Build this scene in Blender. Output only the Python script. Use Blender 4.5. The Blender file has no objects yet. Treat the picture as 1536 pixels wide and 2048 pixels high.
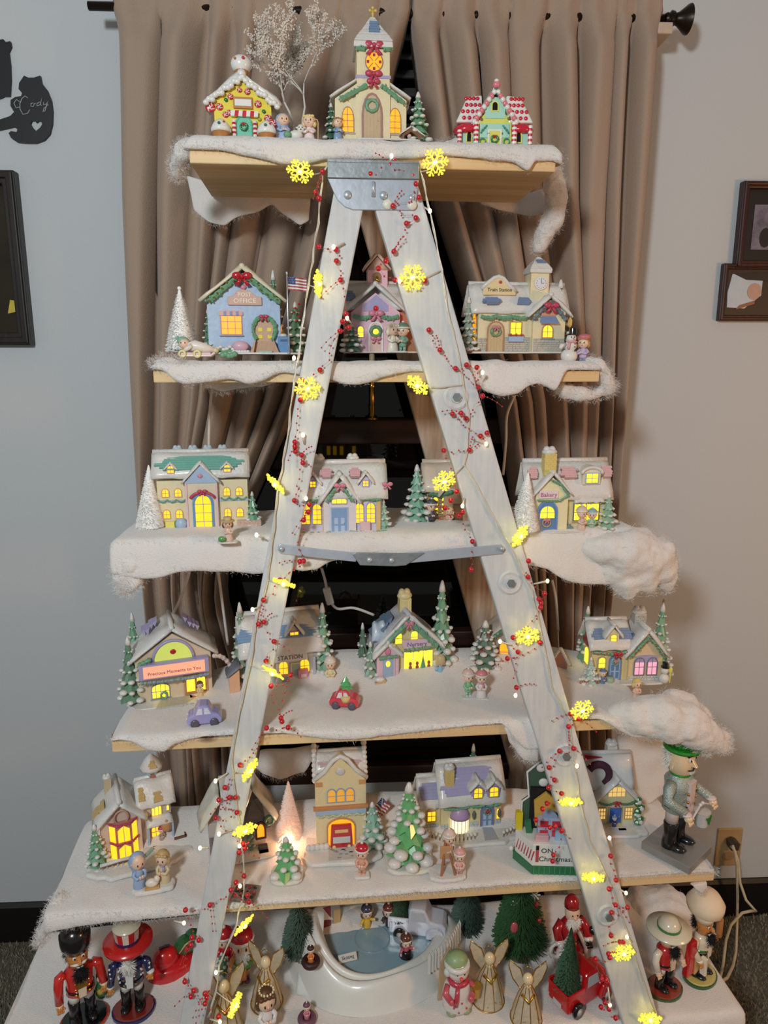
import bpy, bmesh, math, random
from mathutils import Vector, Matrix, Euler, noise as mnoise
random.seed(7)
C = bpy.context.scene.collection
sc = bpy.context.scene
sin, cos, PI, rad = math.sin, math.cos, math.pi, math.radians

# ------------------------------------------------------------------ camera
FPX = 1400.0; PITCH = rad(11.86); YAW = rad(5.0); HC = 1.555
cam_d = bpy.data.cameras.new('camera'); cam = bpy.data.objects.new('camera', cam_d); C.objects.link(cam)
cam.location = (0, 0, HC); cam.rotation_euler = (PI/2 - PITCH, 0, -YAW)
cam_d.sensor_fit = 'VERTICAL'; cam_d.sensor_height = 24.0; cam_d.lens = 24.0*FPX/2048; cam_d.clip_start = .02
sc.camera = cam
# ------------------------------------------------------------------ world, lights, exposure
w = bpy.data.worlds.new('world'); sc.world = w; w.use_nodes = True
w.node_tree.nodes['Background'].inputs[0].default_value = (1.0, .97, .94, 1)
w.node_tree.nodes['Background'].inputs[1].default_value = .20
def lamp(name, kind, loc, color, power, size, aim=None):
    d = bpy.data.lights.new(name, kind); d.color = color; d.energy = power
    if kind == 'AREA': d.shape = 'DISK'; d.size = size
    else: d.shadow_soft_size = size
    o = bpy.data.objects.new(name, d); C.objects.link(o); o.location = loc
    if aim: o.rotation_euler = (Vector(aim) - Vector(loc)).to_track_quat('-Z', 'Y').to_euler()
    return o
lamp('room_light', 'POINT', (-.62, -.60, HC + .60), (.89, .965, 1.0), 98, .12)
lamp('warm_lamp', 'POINT', (1.72, .10, HC - .15), (1.0, .48, .16), 32, .14)
sc.view_settings.view_transform = 'Standard'; sc.view_settings.look = 'None'
sc.view_settings.exposure = 0.0; sc.view_settings.gamma = 1.0; sc.view_settings.use_curve_mapping = False

# ------------------------------------------------------------------ pixel -> world rays (frame 1536 x 2048)
_F = (sin(YAW)*cos(PITCH), cos(YAW)*cos(PITCH), -sin(PITCH)); _R = (cos(YAW), -sin(YAW), 0)
_U = (sin(YAW)*sin(PITCH), cos(YAW)*sin(PITCH), cos(PITCH))
def ray(px, py):
    u = (px-768)/FPX; v = (1024-py)/FPX
    return Vector([u*_R[i] + v*_U[i] + _F[i] for i in range(3)])
def atY(px, py, Y):
    d = ray(px, py); t = Y/d.y
    return Vector((d.x*t, Y, HC + d.z*t))
def atZ(px, py, z):
    d = ray(px, py); t = (z-HC)/d.z
    return Vector((d.x*t, d.y*t, z))
def on_plane(px, py, a, b):          # plane y = a + b*(z-HC)
    d = ray(px, py); t = a/(d.y - b*d.z)
    return Vector((d.x*t, d.y*t, HC + d.z*t))
WALL_Y, WALL_A = 1.70, rad(2.4)
def on_wall(px, py, off=0.0):        # off: distance in front of the wall
    d = ray(px, py); t = (WALL_Y-off)/(d.y + math.tan(WALL_A)*d.x)
    return Vector((d.x*t, d.y*t, HC + d.z*t))
def mpp(p):                          # metres per pixel at a point
    return (p.x*_F[0] + p.y*_F[1] + (p.z-HC)*_F[2])/FPX
# shelves: board top height and front-edge depth
SZ = {1: HC+.341, 2: HC-.010, 3: HC-.303, 4: HC-.636, 5: HC-.945, 6: HC-1.235}
SY = {1: 1.256, 2: 1.214, 3: 1.178, 4: 1.134, 5: 1.104, 6: 1.066}
SX = {1: (-.208, .403), 2: (-.279, .486), 3: (-.352, .562), 4: (-.372, .60), 5: (-.492, .729), 6: (-.62, .80)}
BD = .235; BT = .019
SNOW = .012

# ------------------------------------------------------------------ materials
def lin(c):
    c = [x/255 for x in c]
    return tuple(x/12.92 if x <= .04045 else ((x+.055)/1.055)**2.4 for x in c)
_M = {}
def M(rgb, rough=.55, vary=.10, bump=.0, scale=60, metal=0, spec=.5, emit=0, coat=0, sheen=0, alpha=1, trans=0):
    key = (tuple(rgb), rough, vary, bump, scale, metal, spec, emit, coat, sheen, alpha, trans)
    if key in _M: return _M[key]
    m = bpy.data.materials.new('mat_%d' % len(_M)); m.use_nodes = True
    nt = m.node_tree; b = nt.nodes['Principled BSDF']; c = lin(rgb)
    b.inputs['Roughness'].default_value = rough; b.inputs['Metallic'].default_value = metal
    b.inputs['Specular IOR Level'].default_value = spec
    if coat: b.inputs['Coat Weight'].default_value = coat; b.inputs['Coat Roughness'].default_value = .12
    if sheen: b.inputs['Sheen Weight'].default_value = sheen
    if trans: b.inputs['Transmission Weight'].default_value = trans
    b.inputs['Alpha'].default_value = alpha
    tc = nt.nodes.new('ShaderNodeTexCoord'); nz = nt.nodes.new('ShaderNodeTexNoise')
    nz.inputs['Scale'].default_value = scale; nz.inputs['Detail'].default_value = 3
    nt.links.new(tc.outputs['Object'], nz.inputs['Vector'])
    mx = nt.nodes.new('ShaderNodeMix'); mx.data_type = 'RGBA'
    mx.inputs[6].default_value = (*[x*(1-vary) for x in c], 1); mx.inputs[7].default_value = (*[min(1, x*(1+vary)) for x in c], 1)
    nt.links.new(nz.outputs['Fac'], mx.inputs[0])
    if emit:
        nt.links.new(mx.outputs[2], b.inputs['Emission Color']); b.inputs['Emission Strength'].default_value = emit
        b.inputs['Base Color'].default_value = (*[x*.5 for x in c], 1)
    else: nt.links.new(mx.outputs[2], b.inputs['Base Color'])
    if bump:
        bp = nt.nodes.new('ShaderNodeBump'); bp.inputs['Strength'].default_value = bump; bp.inputs['Distance'].default_value = .003
        nt.links.new(nz.outputs['Fac'], bp.inputs['Height']); nt.links.new(bp.outputs['Normal'], b.inputs['Normal'])
    _M[key] = m
    return m
def soft(c, k=.14):
    l = .3*c[0]+.59*c[1]+.11*c[2]; return tuple(round(x+(l-x)*k) for x in c)
def cer(rgb): rgb = soft(rgb); return M(rgb, .45, .07, .12, 160, coat=.15)           # painted ceramic
def gloss(rgb): return M(rgb, .22, .05, 0, 60, coat=.6)
def cloth_m(rgb): return M(rgb, .85, .10, .2, 300)
def wood_mat(name, base, dark, axis=0, grain=9, rough=.6, knots=True, streak=None):
    m = bpy.data.materials.new(name); m.use_nodes = True; nt = m.node_tree; b = nt.nodes['Principled BSDF']
    b.inputs['Roughness'].default_value = rough
    tc = nt.nodes.new('ShaderNodeTexCoord'); mp = nt.nodes.new('ShaderNodeMapping')
    s = [grain*9]*3; s[axis] = grain*.35; mp.inputs['Scale'].default_value = s
    nt.links.new(tc.outputs['Object'], mp.inputs['Vector'])
    n1 = nt.nodes.new('ShaderNodeTexNoise'); n1.inputs['Scale'].default_value = 1; n1.inputs['Detail'].default_value = 6
    nt.links.new(mp.outputs['Vector'], n1.inputs['Vector'])
    r = nt.nodes.new('ShaderNodeValToRGB'); r.color_ramp.elements[0].position = .3; r.color_ramp.elements[1].position = .68
    r.color_ramp.elements[0].color = (*lin(dark), 1); r.color_ramp.elements[1].color = (*lin(base), 1)
    nt.links.new(n1.outputs['Fac'], r.inputs['Fac']); out = r.outputs['Color']
    if knots:
        mp2 = nt.nodes.new('ShaderNodeMapping'); s2 = [13]*3; s2[axis] = 5.5; mp2.inputs['Scale'].default_value = s2
        nt.links.new(tc.outputs['Object'], mp2.inputs['Vector'])
        vo = nt.nodes.new('ShaderNodeTexVoronoi'); vo.inputs['Scale'].default_value = 1
        nt.links.new(mp2.outputs['Vector'], vo.inputs['Vector'])
        r2 = nt.nodes.new('ShaderNodeValToRGB'); r2.color_ramp.elements[0].position = .05; r2.color_ramp.elements[1].position = .13
        r2.color_ramp.elements[0].color = (1, 1, 1, 1); r2.color_ramp.elements[1].color = (0, 0, 0, 1)
        nt.links.new(vo.outputs['Distance'], r2.inputs['Fac'])
        mx = nt.nodes.new('ShaderNodeMix'); mx.data_type = 'RGBA'; mx.inputs[7].default_value = (*lin((92, 52, 24)), 1)
        nt.links.new(r2.outputs['Color'], mx.inputs[0]); nt.links.new(out, mx.inputs[6]); out = mx.outputs[2]
    nt.links.new(out, b.inputs['Base Color'])
    bp = nt.nodes.new('ShaderNodeBump'); bp.inputs['Strength'].default_value = .25; bp.inputs['Distance'].default_value = .002
    nt.links.new(n1.outputs['Fac'], bp.inputs['Height']); nt.links.new(bp.outputs['Normal'], b.inputs['Normal'])
    return m
WHITE = cer((226, 222, 214)); SNOWM = M((222, 218, 212), .38, .05, .35, 220, coat=.25)
GREEN = cer((108, 164, 124)); DKGREEN = cer((74, 128, 90)); RED = gloss((190, 30, 44)); PINK = cer((226, 130, 150)); ROSE = cer((206, 62, 88))
LPINK = cer((232, 190, 200)); BLUE = cer((104, 150, 200)); LBLUE = cer((165, 190, 220)); LAV = cer((172, 160, 205)); CREAM = cer((232, 216, 170)); TANW = cer((196, 160, 118))
BROWN = cer((122, 78, 44)); YEL = cer((236, 222, 90)); GREY = cer((150, 152, 158)); BLACK = gloss((18, 18, 20)); STONE = cer((190, 186, 176)); PEACH = cer((232, 176, 146))
SKIN = cer((240, 200, 170)); BLOND = cer((236, 206, 130)); GOLD = M((212, 170, 84), .28, .1, .1, 80, metal=1); MINT = cer((150, 220, 196))
LIT = M((255, 186, 34), .4, .16, 0, 70, emit=1.5); LITO = M((255, 152, 26), .4, .2, 0, 60, emit=1.4); LITY = M((255, 210, 56), .4, .12, 0, 60, emit=1.5)
LITDIM = M((226, 160, 60), .4, .15, 0, 60, emit=.75); LITPINK = M((255, 170, 190), .4, .2, 0, 120, emit=.85); LITW = M((255, 240, 196), .4, .1, 0, 60, emit=1.2)

# ------------------------------------------------------------------ geometry collector
class G:
    def __init__(s): s.v = []; s.f = []; s.fm = []; s.k = 0
    def put(s, vs, fs):
        n = len(s.v); s.v += [tuple(p) for p in vs]; s.f += [tuple(i+n for i in q) for q in fs]; s.fm += [s.k]*len(fs); return s
    def mat(s, k): s.k = k; return s
    def box(s, x0, x1, y0, y1, z0, z1):
        return s.put([(x, y, z) for z in (z0, z1) for y in (y0, y1) for x in (x0, x1)],
                     [(0, 2, 3, 1), (4, 5, 7, 6), (0, 1, 5, 4), (2, 6, 7, 3), (0, 4, 6, 2), (1, 3, 7, 5)])
    def prism(s, pts, a, b, ax='y', scale_b=1.0):
        n = len(pts); cx = sum(p[0] for p in pts)/n; cz = sum(p[1] for p in pts)/n
        pb = [((p[0]-cx)*scale_b+cx, (p[1]-cz)*scale_b+cz) for p in pts]
        P = {'y': lambda p, t: (p[0], t, p[1]), 'x': lambda p, t: (t, p[0], p[1]), 'z': lambda p, t: (p[0], p[1], t)}[ax]
        return s.put([P(p, a) for p in pts] + [P(p, b) for p in pb],
                     [tuple(range(n)), tuple(range(2*n-1, n-1, -1))] + [(i, i+n, (i+1) % n+n, (i+1) % n) for i in range(n)])
    def ring(s, po, pi, a, b):           # frame between two outlines in xz, from y=a to y=b
        n = len(po); vs = [(p[0], a, p[1]) for p in po] + [(p[0], a, p[1]) for p in pi] + [(p[0], b, p[1]) for p in po] + [(p[0], b, p[1]) for p in pi]
        fs = []
        for i in range(n):
            j = (i+1) % n
            fs += [(i, j, n+j, n+i), (2*n+i, 3*n+i, 3*n+j, 2*n+j), (i, 2*n+i, 2*n+j, j), (n+i, n+j, 3*n+j, 3*n+i)]
        return s.put(vs, fs)
    def lathe(s, prof, cx=0, cy=0, z0=0, n=14, sx=1, sy=1, jag=0, jseed=0):
        rr = random.Random(jseed); vs = []; fs = []; m = len(prof)
        for r, z in prof:
            for i in range(n):
                a = 2*PI*i/n; q = r*(1+jag*(rr.random()-.5))
                vs.append((cx+q*cos(a)*sx, cy+q*sin(a)*sy, z0+z))
        for k in range(m-1):
            for i in range(n):
                j = (i+1) % n; fs.append((k*n+i, k*n+j, (k+1)*n+j, (k+1)*n+i))
        fs.append(tuple(range(n-1, -1, -1))); fs.append(tuple((m-1)*n+i for i in range(n)))
        return s.put(vs, fs)
    def ball(s, cx, cy, cz, r, ry=None, rz=None, n=10, m=7):
        ry = r if ry is None else ry; rz = r if rz is None else rz
        vs = [(cx, cy, cz-rz)]; fs = []
        for k in range(1, m):
            t = -PI/2 + PI*k/m
            for i in range(n):
                a = 2*PI*i/n; vs.append((cx+r*cos(t)*cos(a), cy+ry*cos(t)*sin(a), cz+rz*sin(t)))
        vs.append((cx, cy, cz+rz)); L = len(vs)-1
        for i in range(n):
            j = (i+1) % n; fs.append((0, 1+j, 1+i)); fs.append((L, 1+(m-2)*n+i, 1+(m-2)*n+j))
            for k in range(m-2): fs.append((1+k*n+i, 1+k*n+j, 1+(k+1)*n+j, 1+(k+1)*n+i))
        return s.put(vs, fs)
    def tube(s, pts, r, n=7, closed=False):
        pts = [Vector(p) for p in pts]; m = len(pts); rs = r if isinstance(r, (list, tuple)) else [r]*m
        vs = []; fs = []; up = Vector((0.03, -.05, 1)); last = None
        for i, p in enumerate(pts):
            t = (pts[(i+1) % m]-pts[i-1]) if closed else (pts[min(i+1, m-1)]-pts[max(i-1, 0)])
            if t.length < 1e-9: t = Vector((0, 0, 1))
            t.normalize()
            if last is None: a = t.cross(up); a = a if a.length > .05 else t.cross(Vector((1, 0, 0)))
            else: a = last - t*last.dot(t); a = a if a.length > 1e-4 else t.orthogonal()
            a.normalize(); last = a; b = t.cross(a)
            for k in range(n):
                q = 2*PI*k/n; vs.append(p + (a*cos(q) + b*sin(q))*rs[i])
        for i in range(m if closed else m-1):
            for k in range(n):
                l = (k+1) % n; i2 = (i+1) % m; fs.append((i*n+k, i*n+l, i2*n+l, i2*n+k))
        if not closed: fs.append(tuple(range(n-1, -1, -1))); fs.append(tuple((m-1)*n+k for k in range(n)))
        return s.put(vs, fs)
    def torus(s, cx, cy, cz, R, r, n=16, k=6, bump=0, seed=0, rx=1, rz=1):
        rr = random.Random(seed)
        pts = [(cx+R*rx*cos(2*PI*i/n), cy, cz+R*rz*sin(2*PI*i/n)) for i in range(n)]
        return s.tube(pts, [r*(1+bump*(rr.random()-.5)) for _ in range(n)], k, True)
    def slab(s, A, B, Cc, D, th, nu=10, nv=4, wave=0, seed=0, over=0.0):  # A->B eave, D->C ridge; thickness upwards along the normal
        A, B, Cc, D = map(Vector, (A, B, Cc, D)); nrm = (B-A).cross(D-A).normalized()
        if nrm.z < 0: nrm = -nrm
        dn = (A-D).normalized(); rr = random.Random(seed); ph = rr.random()*9
        top = []; bot = []
        for j in range(nv+1):
            v = j/nv
            for i in range(nu+1):
                u = i/nu; p = A.lerp(B, u).lerp(D.lerp(Cc, u), v)
                wv = wave*(sin(u*17+ph)+sin(u*31+2*ph)*.6)*(1-v)**3
                edge = min(1, min(u, 1-u)*nu/1.0+.55)
                t = th*(1+.22*sin(u*9+v*5+ph)*min(1, wave))*edge*(.75 if j == 0 else 1)
                bot.append(p + dn*wv*.6); top.append(p + dn*wv + nrm*t)
        W = nu+1; n = len(top); vs = top+bot; fs = []
        for j in range(nv):
            for i in range(nu):
                a = j*W+i; fs.append((a, a+1, a+W+1, a+W)); fs.append((n+a, n+a+W, n+a+W+1, n+a+1))
        for i in range(nu):
            fs.append((i, n+i, n+i+1, i+1)); q = nv*W+i; fs.append((q, q+1, n+q+1, n+q))
        for j in range(nv):
            q = j*W; fs.append((q, q+W, n+q+W, n+q)); q = j*W+nu; fs.append((q, n+q, n+q+W, q+W))
        return s.put(vs, fs)
    def move(s, mtx, frm=0):
        for i in range(frm, len(s.v)): s.v[i] = tuple(mtx @ Vector(s.v[i]))
        return s

def mesh_obj(name, g, mats, parent=None, smooth=False, scale=(1, 1, 1), normals=True):
    me = bpy.data.meshes.new(name)
    me.from_pydata([(p[0]*scale[0], p[1]*scale[1], p[2]*scale[2]) for p in g.v], [], g.f)
    mats = mats if isinstance(mats, (list, tuple)) else [mats]
    for m in mats: me.materials.append(m)
    if len(mats) > 1: me.polygons.foreach_set('material_index', g.fm)
    if normals:
        bm = bmesh.new(); bm.from_mesh(me); bmesh.ops.recalc_face_normals(bm, faces=bm.faces); bm.to_mesh(me); bm.free()
    if smooth:
        me.polygons.foreach_set('use_smooth', [True]*len(me.polygons))
    me.update()
    o = bpy.data.objects.new(name, me); C.objects.link(o)
    if parent: o.parent = parent
    return o
def bevel(o, w, seg=2):
    m = o.modifiers.new('bevel', 'BEVEL'); m.width = w; m.segments = seg; m.limit_method = 'ANGLE'; m.angle_limit = rad(40); return o
def autosmooth(o, ang=35):
    me = o.data
    bm = bmesh.new(); bm.from_mesh(me)
    for e in bm.edges: e.smooth = e.calc_face_angle(3) < rad(ang)
    bm.to_mesh(me); bm.free()
    me.polygons.foreach_set('use_smooth', [True]*len(me.polygons)); return o
def tag(o, label=None, cat=None, group=None, kind=None):
    if label: o['label'] = label
    if cat: o['category'] = cat
    if group: o['group'] = group
    if kind: o['kind'] = kind
    return o
def empty(name, loc, rz=0):
    o = bpy.data.objects.new(name, None); C.objects.link(o); o.location = loc; o.rotation_euler = (0, 0, rz); o.empty_display_size = .02; return o
def arch(x, z, w, h, kind='flat', n=8):
    a = [(x-w/2, z), (x+w/2, z)]
    if kind == 'flat': return a + [(x+w/2, z+h), (x-w/2, z+h)]
    if kind == 'round':
        r = w/2; zc = z+max(h-r, .1); k = (h-(zc-z))/r
        return a + [(x+r*cos(PI*i/n), zc+r*k*sin(PI*i/n)) for i in range(n+1)]
    if kind == 'low':
        zc = z+h*.72
        return a + [(x+w/2*cos(PI*i/n), zc+h*.28*sin(PI*i/n)) for i in range(n+1)]
    zc = z+h*.55; pts = []                                  # gothic
    for i in range(n//2+1): t = i/(n//2); pts.append((x+w/2*(1-t**1.7), zc+(h-h*.55)*sin(t*PI/2)))
    return a + pts + [(2*x-p[0], p[1]) for p in pts[-2::-1]]
def inset(pts, d):
    n = len(pts); cx = (min(p[0] for p in pts)+max(p[0] for p in pts))/2; cz = (min(p[1] for p in pts)+max(p[1] for p in pts))/2
    hw = (max(p[0] for p in pts)-min(p[0] for p in pts))/2; hh = (max(p[1] for p in pts)-min(p[1] for p in pts))/2
    return [((p[0]-cx)*(hw-d)/hw+cx, (p[1]-cz)*(hh-d)/hh+cz) for p in pts]
def text_obj(name, s, size, mat, parent, loc, depth, rot=(PI/2, 0, 0), align='CENTER', shear=0, sx=1):
    cu = bpy.data.curves.new(name, 'FONT'); cu.body = s; cu.size = size; cu.align_x = align; cu.align_y = 'CENTER'; cu.extrude = depth; cu.shear = shear
    cu.resolution_u = 2
    tmp = bpy.data.objects.new(name, cu); C.objects.link(tmp)
    dg = bpy.context.evaluated_depsgraph_get(); me = bpy.data.meshes.new_from_object(tmp.evaluated_get(dg))
    bpy.data.objects.remove(tmp)
    me.materials.clear(); me.materials.append(mat)
    o = bpy.data.objects.new(name, me); C.objects.link(o); o.parent = parent; o.location = loc; o.rotation_euler = rot; o.scale = (sx, 1, 1); return o
# ================================================================== SETTING
WALLP = empty('_w', (0, 0, 0))  # helper frame removed below
bpy.data.objects.remove(WALLP)
WM = Matrix.Translation((0, WALL_Y, 0)) @ Matrix.Rotation(-WALL_A, 4, 'Z')      # wall frame: x along wall, -y into the room
WI = WM.inverted()
def wl(px, py, off=0.0): return WI @ on_wall(px, py, off)        # pixel -> wall-frame coordinates
def wobj(name, g, mats, parent=None, smooth=False, kind=None):
    o = mesh_obj(name, g, mats, None, smooth)
    if parent: o.parent = parent
    else: o.matrix_world = WM
    if kind: o['kind'] = kind
    return o
def wroot(name, loc):           # empty at wall-frame location
    o = empty(name, (0, 0, 0)); o.matrix_world = WM @ Matrix.Translation(loc); return o
wall_paint = M((200, 203, 204), .85, .02, .12, 260)
wx0, wx1 = -2.2, 2.6
win0, win1, winz0, winz1 = -.30, .62, HC-1.10, HC+.80
g = G()
for a in ((wx0, win0, 0, 2.5), (win1, wx1, 0, 2.5), (win0, win1, 0, winz0), (win0, win1, winz1, 2.5)): g.box(a[0], a[1], 0, .10, a[2], a[3])
wobj('wall_back', g, wall_paint, kind='structure')
m_carpet = M((106, 99, 84), .95, .35, .8, 900)
fl = mesh_obj('floor', G().box(-2.4, 2.8, -1.2, 1.95, -.05, 0), m_carpet); fl['kind'] = 'structure'
# carpet pile in the two visible corners
def pile(x0, x1, y0, y1, n, seed):
    rr = random.Random(seed); g = G()
    for _ in range(n):
        x, y = rr.uniform(x0, x1), rr.uniform(y0, y1)
        if rr.random() > min(1, (y-y0)/.3, (x-x0)/.2, (x1-x)/.2): continue
        a = rr.uniform(0, PI); h = rr.uniform(.006, .013); wd = .0022
        dx, dy = wd*cos(a), wd*sin(a); lx, ly = rr.uniform(-.005, .005), rr.uniform(-.005, .005)
        g.put([(x-dx, y-dy, 0), (x+dx, y+dy, 0), (x+lx, y+ly, h)], [(0, 1, 2)])
    return g
pl = G(); pl1 = pile(-1.3, -.3, 1.0, 1.72, 24000, 3); pl2 = pile(.6, 1.7, .8, 1.64, 34000, 4)
pl.put(pl1.v, pl1.f); pl.put(pl2.v, pl2.f)
po = mesh_obj('carpet_pile', pl, M((140, 132, 112), .95, .4, 0, 700), normals=False); tag(po, 'short beige carpet pile on the floor beside the display', 'carpet', kind='stuff')
m_base = M((22, 18, 16), .45, .2, 0, 30)
for nm, a, b in (('baseboard_left', wx0, win0-.1), ('baseboard_right', win1+.1, wx1), ('baseboard_middle', win0-.1, win1+.1)):
    g = G().prism([(-.012, 0), (0, 0), (0, .118), (-.005, .118), (-.012, .108)], a, b, 'x'); wobj(nm, g, m_base, kind='structure')

# window
m_dkwood = wood_mat('window_wood', (58, 34, 24), (40, 22, 15), 0, 8, .5, knots=False)
glass = M((4, 5, 6), .03, .0, 0, 10, spec=.5)
wn = empty('window_1', (0, 0, 0)); wn.matrix_world = WM; wn['kind'] = 'structure'
g = G()
g.box(win0, win0+.05, -.008, .07, winz0, winz1).box(win1-.05, win1, -.008, .07, winz0, winz1).box(win0+.05, win1-.05, -.008, .07, winz0, winz0+.05).box(win0+.05, win1-.05, -.008, .07, winz1-.05, winz1)
bevel(wobj('window_frame', g, m_dkwood, wn), .004)
zr0, zr1 = wl(760, 886).z, wl(760, 838).z; zs0, zs1 = wl(1120, 1285).z, wl(1120, 1256).z
bevel(wobj('meeting_rail', G().box(win0+.05, win1-.05, -.03, .05, zr0, zr1), m_dkwood, wn), .005)
bevel(wobj('lower_rail', G().box(win0+.05, win1-.05, -.012, .05, zs0, zs1), m_dkwood, wn), .004)
for a, b in ((zr1, winz1-.05), (zs1, zr0), (winz0+.05, zs0)): wobj('glass_pane', G().box(win0+.05, win1-.05, .02, .026, a, b), glass, wn)
bl = empty('window_blind', (0, 0, 0)); bl.matrix_world = WM; tag(bl, 'dark horizontal slat blind raised behind the gap in the curtains', 'blind')
m_slat = M((74, 72, 72), .5, .1)
z = winz1-.06
wobj('head_rail', G().box(win0+.06, win1-.06, -.028, .004, z, z+.05), m_slat, bl)
zb = wl(800, 262).z; sg = None; k = 0
while z-.036*k > zb:
    zz = z-.012-.036*k; k += 1
    o = None
    if sg is None:
        o = wobj('slat', G().prism([(-.030, -.012), (-.026, -.013), (.002, .011), (-.002, .013)], win0+.07, win1-.07, 'x'), m_slat, bl); sg = o; o.location.z = zz
    else:
        o = sg.copy(); C.objects.link(o); o.location.z = zz
# brass candle lamp standing on the meeting rail
p = wl(745, 838, .05); cl = wroot('window_candle', (p.x, -.018, zr1)); tag(cl, 'slim brass candle lamp standing on the window rail', 'lamp')
g = G().lathe([(.015, 0), (.016, .003), (.009, .006), (.006, .012), (.0075, .03), (.006, .033), (.006, .075), (.008, .078), (.006, .082), (.006, .11)], n=12)
mesh_obj('stem', g, M((196, 150, 70), .25, .1, metal=1), cl, True)
mesh_obj('candle', G().lathe([(.0065, .11), (.0065, .15), (.004, .155)], n=10), M((214, 190, 150), .5), cl, True)

# curtains
m_cur = M((170, 147, 128), .9, .06, .35, 420, sheen=.2)
def curtain(name, Ltop, Rtop, prof, nf, label, seed, off=.088):
    # prof: list of (pixel y, left pixel x, right pixel x)
    rr = random.Random(seed); g = G(); nu = nf*16; rows = 64
    phs = [rr.uniform(.62, 1.38) for _ in range(nf)]; tot = sum(phs); cum = [0]
    for q in phs: cum.append(cum[-1]+q/tot)
    amp = [rr.uniform(.7, 1.25) for _ in range(nf)]
    y0, y1 = prof[0][0], prof[-1][0]; vs = []
    for j in range(rows+1):
        v = j/rows; v = v**1.25; py = y0+(y1-y0)*v
        for (a, b) in zip(prof, prof[1:]):
            if a[0] <= py <= b[0]+.01: t = (py-a[0])/(b[0]-a[0]); L = a[1]+(b[1]-a[1])*t; Rr = a[2]+(b[2]-a[2])*t; break
        z = wl((L+Rr)/2, py, off).z; xl = wl(L, py, off).x; xr = wl(Rr, py, off).x
        wd = (xr-xl)/nf
        for i in range(nu+1):
            u = i/nu
            for k in range(nf):
                if cum[k] <= u <= cum[k+1]+1e-9: t = (u-cum[k])/(cum[k+1]-cum[k]); break
            pocket = min(1, max(0, (py-26)/70)); hd = min(1, abs(py-24)/14)
            a0 = (.006+.038*pocket)*amp[k]*(.35+.65*hd)
            f = 1-2*abs(sin(PI*t))**.42 if t*(1-t) > 0 else 1      # rounded folds with narrow deep valleys
            dy = a0*(f) - .013*(1-min(1, max(0, (py-30)/40))) + .004*sin(u*61+v*5+seed) + .0035*sin(v*9+u*23)
            sway = .010*sin(v*4.2+k*1.9+seed)*pocket*min(1, u*6, (1-u)*6)
            vs.append((xl+(xr-xl)*u+sway, -off+dy, z))
    W = nu+1; fs = [(j*W+i, j*W+i+1, (j+1)*W+i+1, (j+1)*W+i) for j in range(rows) for i in range(nu)]
    g.put(vs, fs); o = wobj(name, g, m_cur, smooth=True)
    so = o.modifiers.new('thickness', 'SOLIDIFY'); so.thickness = .0018
    return tag(o, label, 'curtain', 'taupe curtains on the rod')
curtain('curtain', 0, 0, [(-14, 226, 822), (20, 228, 820), (60, 231, 812), (400, 240, 720), (800, 262, 600), (1130, 283, 452), (1200, 290, 448), (1400, 305, 505), (1660, 325, 520)], 8, 'taupe curtain panel left of the window gap', 2)
curtain('curtain', 0, 0, [(-14, 826, 1322), (20, 824, 1321), (60, 822, 1318), (400, 868, 1290), (800, 1000, 1250), (1130, 1048, 1222), (1280, 1060, 1208), (1400, 1040, 1215), (1660, 1020, 1230)], 8, 'taupe curtain panel right of the window gap', 5)
rod = empty('curtain_rod', (0, 0, 0)); rod.matrix_world = WM; tag(rod, 'dark bronze curtain rod with a flared finial at its right end', 'curtain rod')
m_bronze = M((44, 34, 28), .35, .2, metal=.7)
zr = wl(1340, 38, .088).z; xa = wl(176, 0, .088).x; xb = wl(1330, 36, .088).x
wobj('pole', G().tube([(xa, -.088, zr), (xb+.004, -.088, zr)], .0085, 12), m_bronze, rod, True)
fin = G().lathe([(.010, 0), (.012, .004), (.011, .008), (.0155, .012), (.0145, .018), (.011, .022), (.013, .028), (.019, .036), (.027, .046), (.0285, .050), (.022, .0525), (.006, .054)], n=20)
fin.move(Matrix.Translation((xb, -.088, zr)) @ Matrix.Rotation(PI/2, 4, 'Y')); autosmooth(wobj('finial', fin, m_bronze, rod))
br = wl(1352, 70, .03); g = G().box(xb-.018, xb+.014, -.10, -.012, zr-.032, zr-.010).box(xb-.022, xb+.018, -.012, 0, zr-.045, zr+.01)
bevel(wobj('bracket', g, M((200, 180, 158), .6), rod), .003)

# pictures and cat cut-outs
def frame(name, px0, px1, py0, py1, depth, fw, mf, label, photo=None, rx=0):
    a = wl(px0, (py0+py1)/2, depth); b = wl(px1, (py0+py1)/2, depth); zt = wl((px0+px1)/2, py0, depth).z; zb_ = wl((px0+px1)/2, py1, depth).z
    r = wroot(name, ((a.x+b.x)/2, 0, zb_)); W, H = b.x-a.x, zt-zb_
    tag(r, label, 'picture frame')
    po = arch(0, 0, W, H)
    g = G().ring(po, inset(po, fw), -depth, 0).ring(inset(po, fw*.12), inset(po, fw*.62), -depth-.006, -depth)
    bevel(mesh_obj('moulding', g, mf, r), .0025)
    return r, W, H
m_fr = wood_mat('frame_dark', (40, 30, 24), (18, 13, 11), 2, 6, .35, knots=False); m_fr2 = wood_mat('frame_mahogany', (74, 32, 24), (42, 18, 14), 2, 6, .35, knots=False)
r, W, H = frame('picture_frame', -250, 44, 338, 690, .025, .028, m_fr, 'large dark wood frame hanging on the left wall')
g = G().prism(inset(arch(0, 0, W, H), .026), -.010, -.002); mesh_obj('picture', g, M((40, 32, 18), .25, .8, 0, 9), r)
g = G().prism([(W/2-.05, .07), (W/2-.028, .075), (W/2-.03, .098), (W/2-.042, .10)], -.0115, -.010); mesh_obj('yellow_detail', g, M((200, 180, 60), .4), r)
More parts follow.
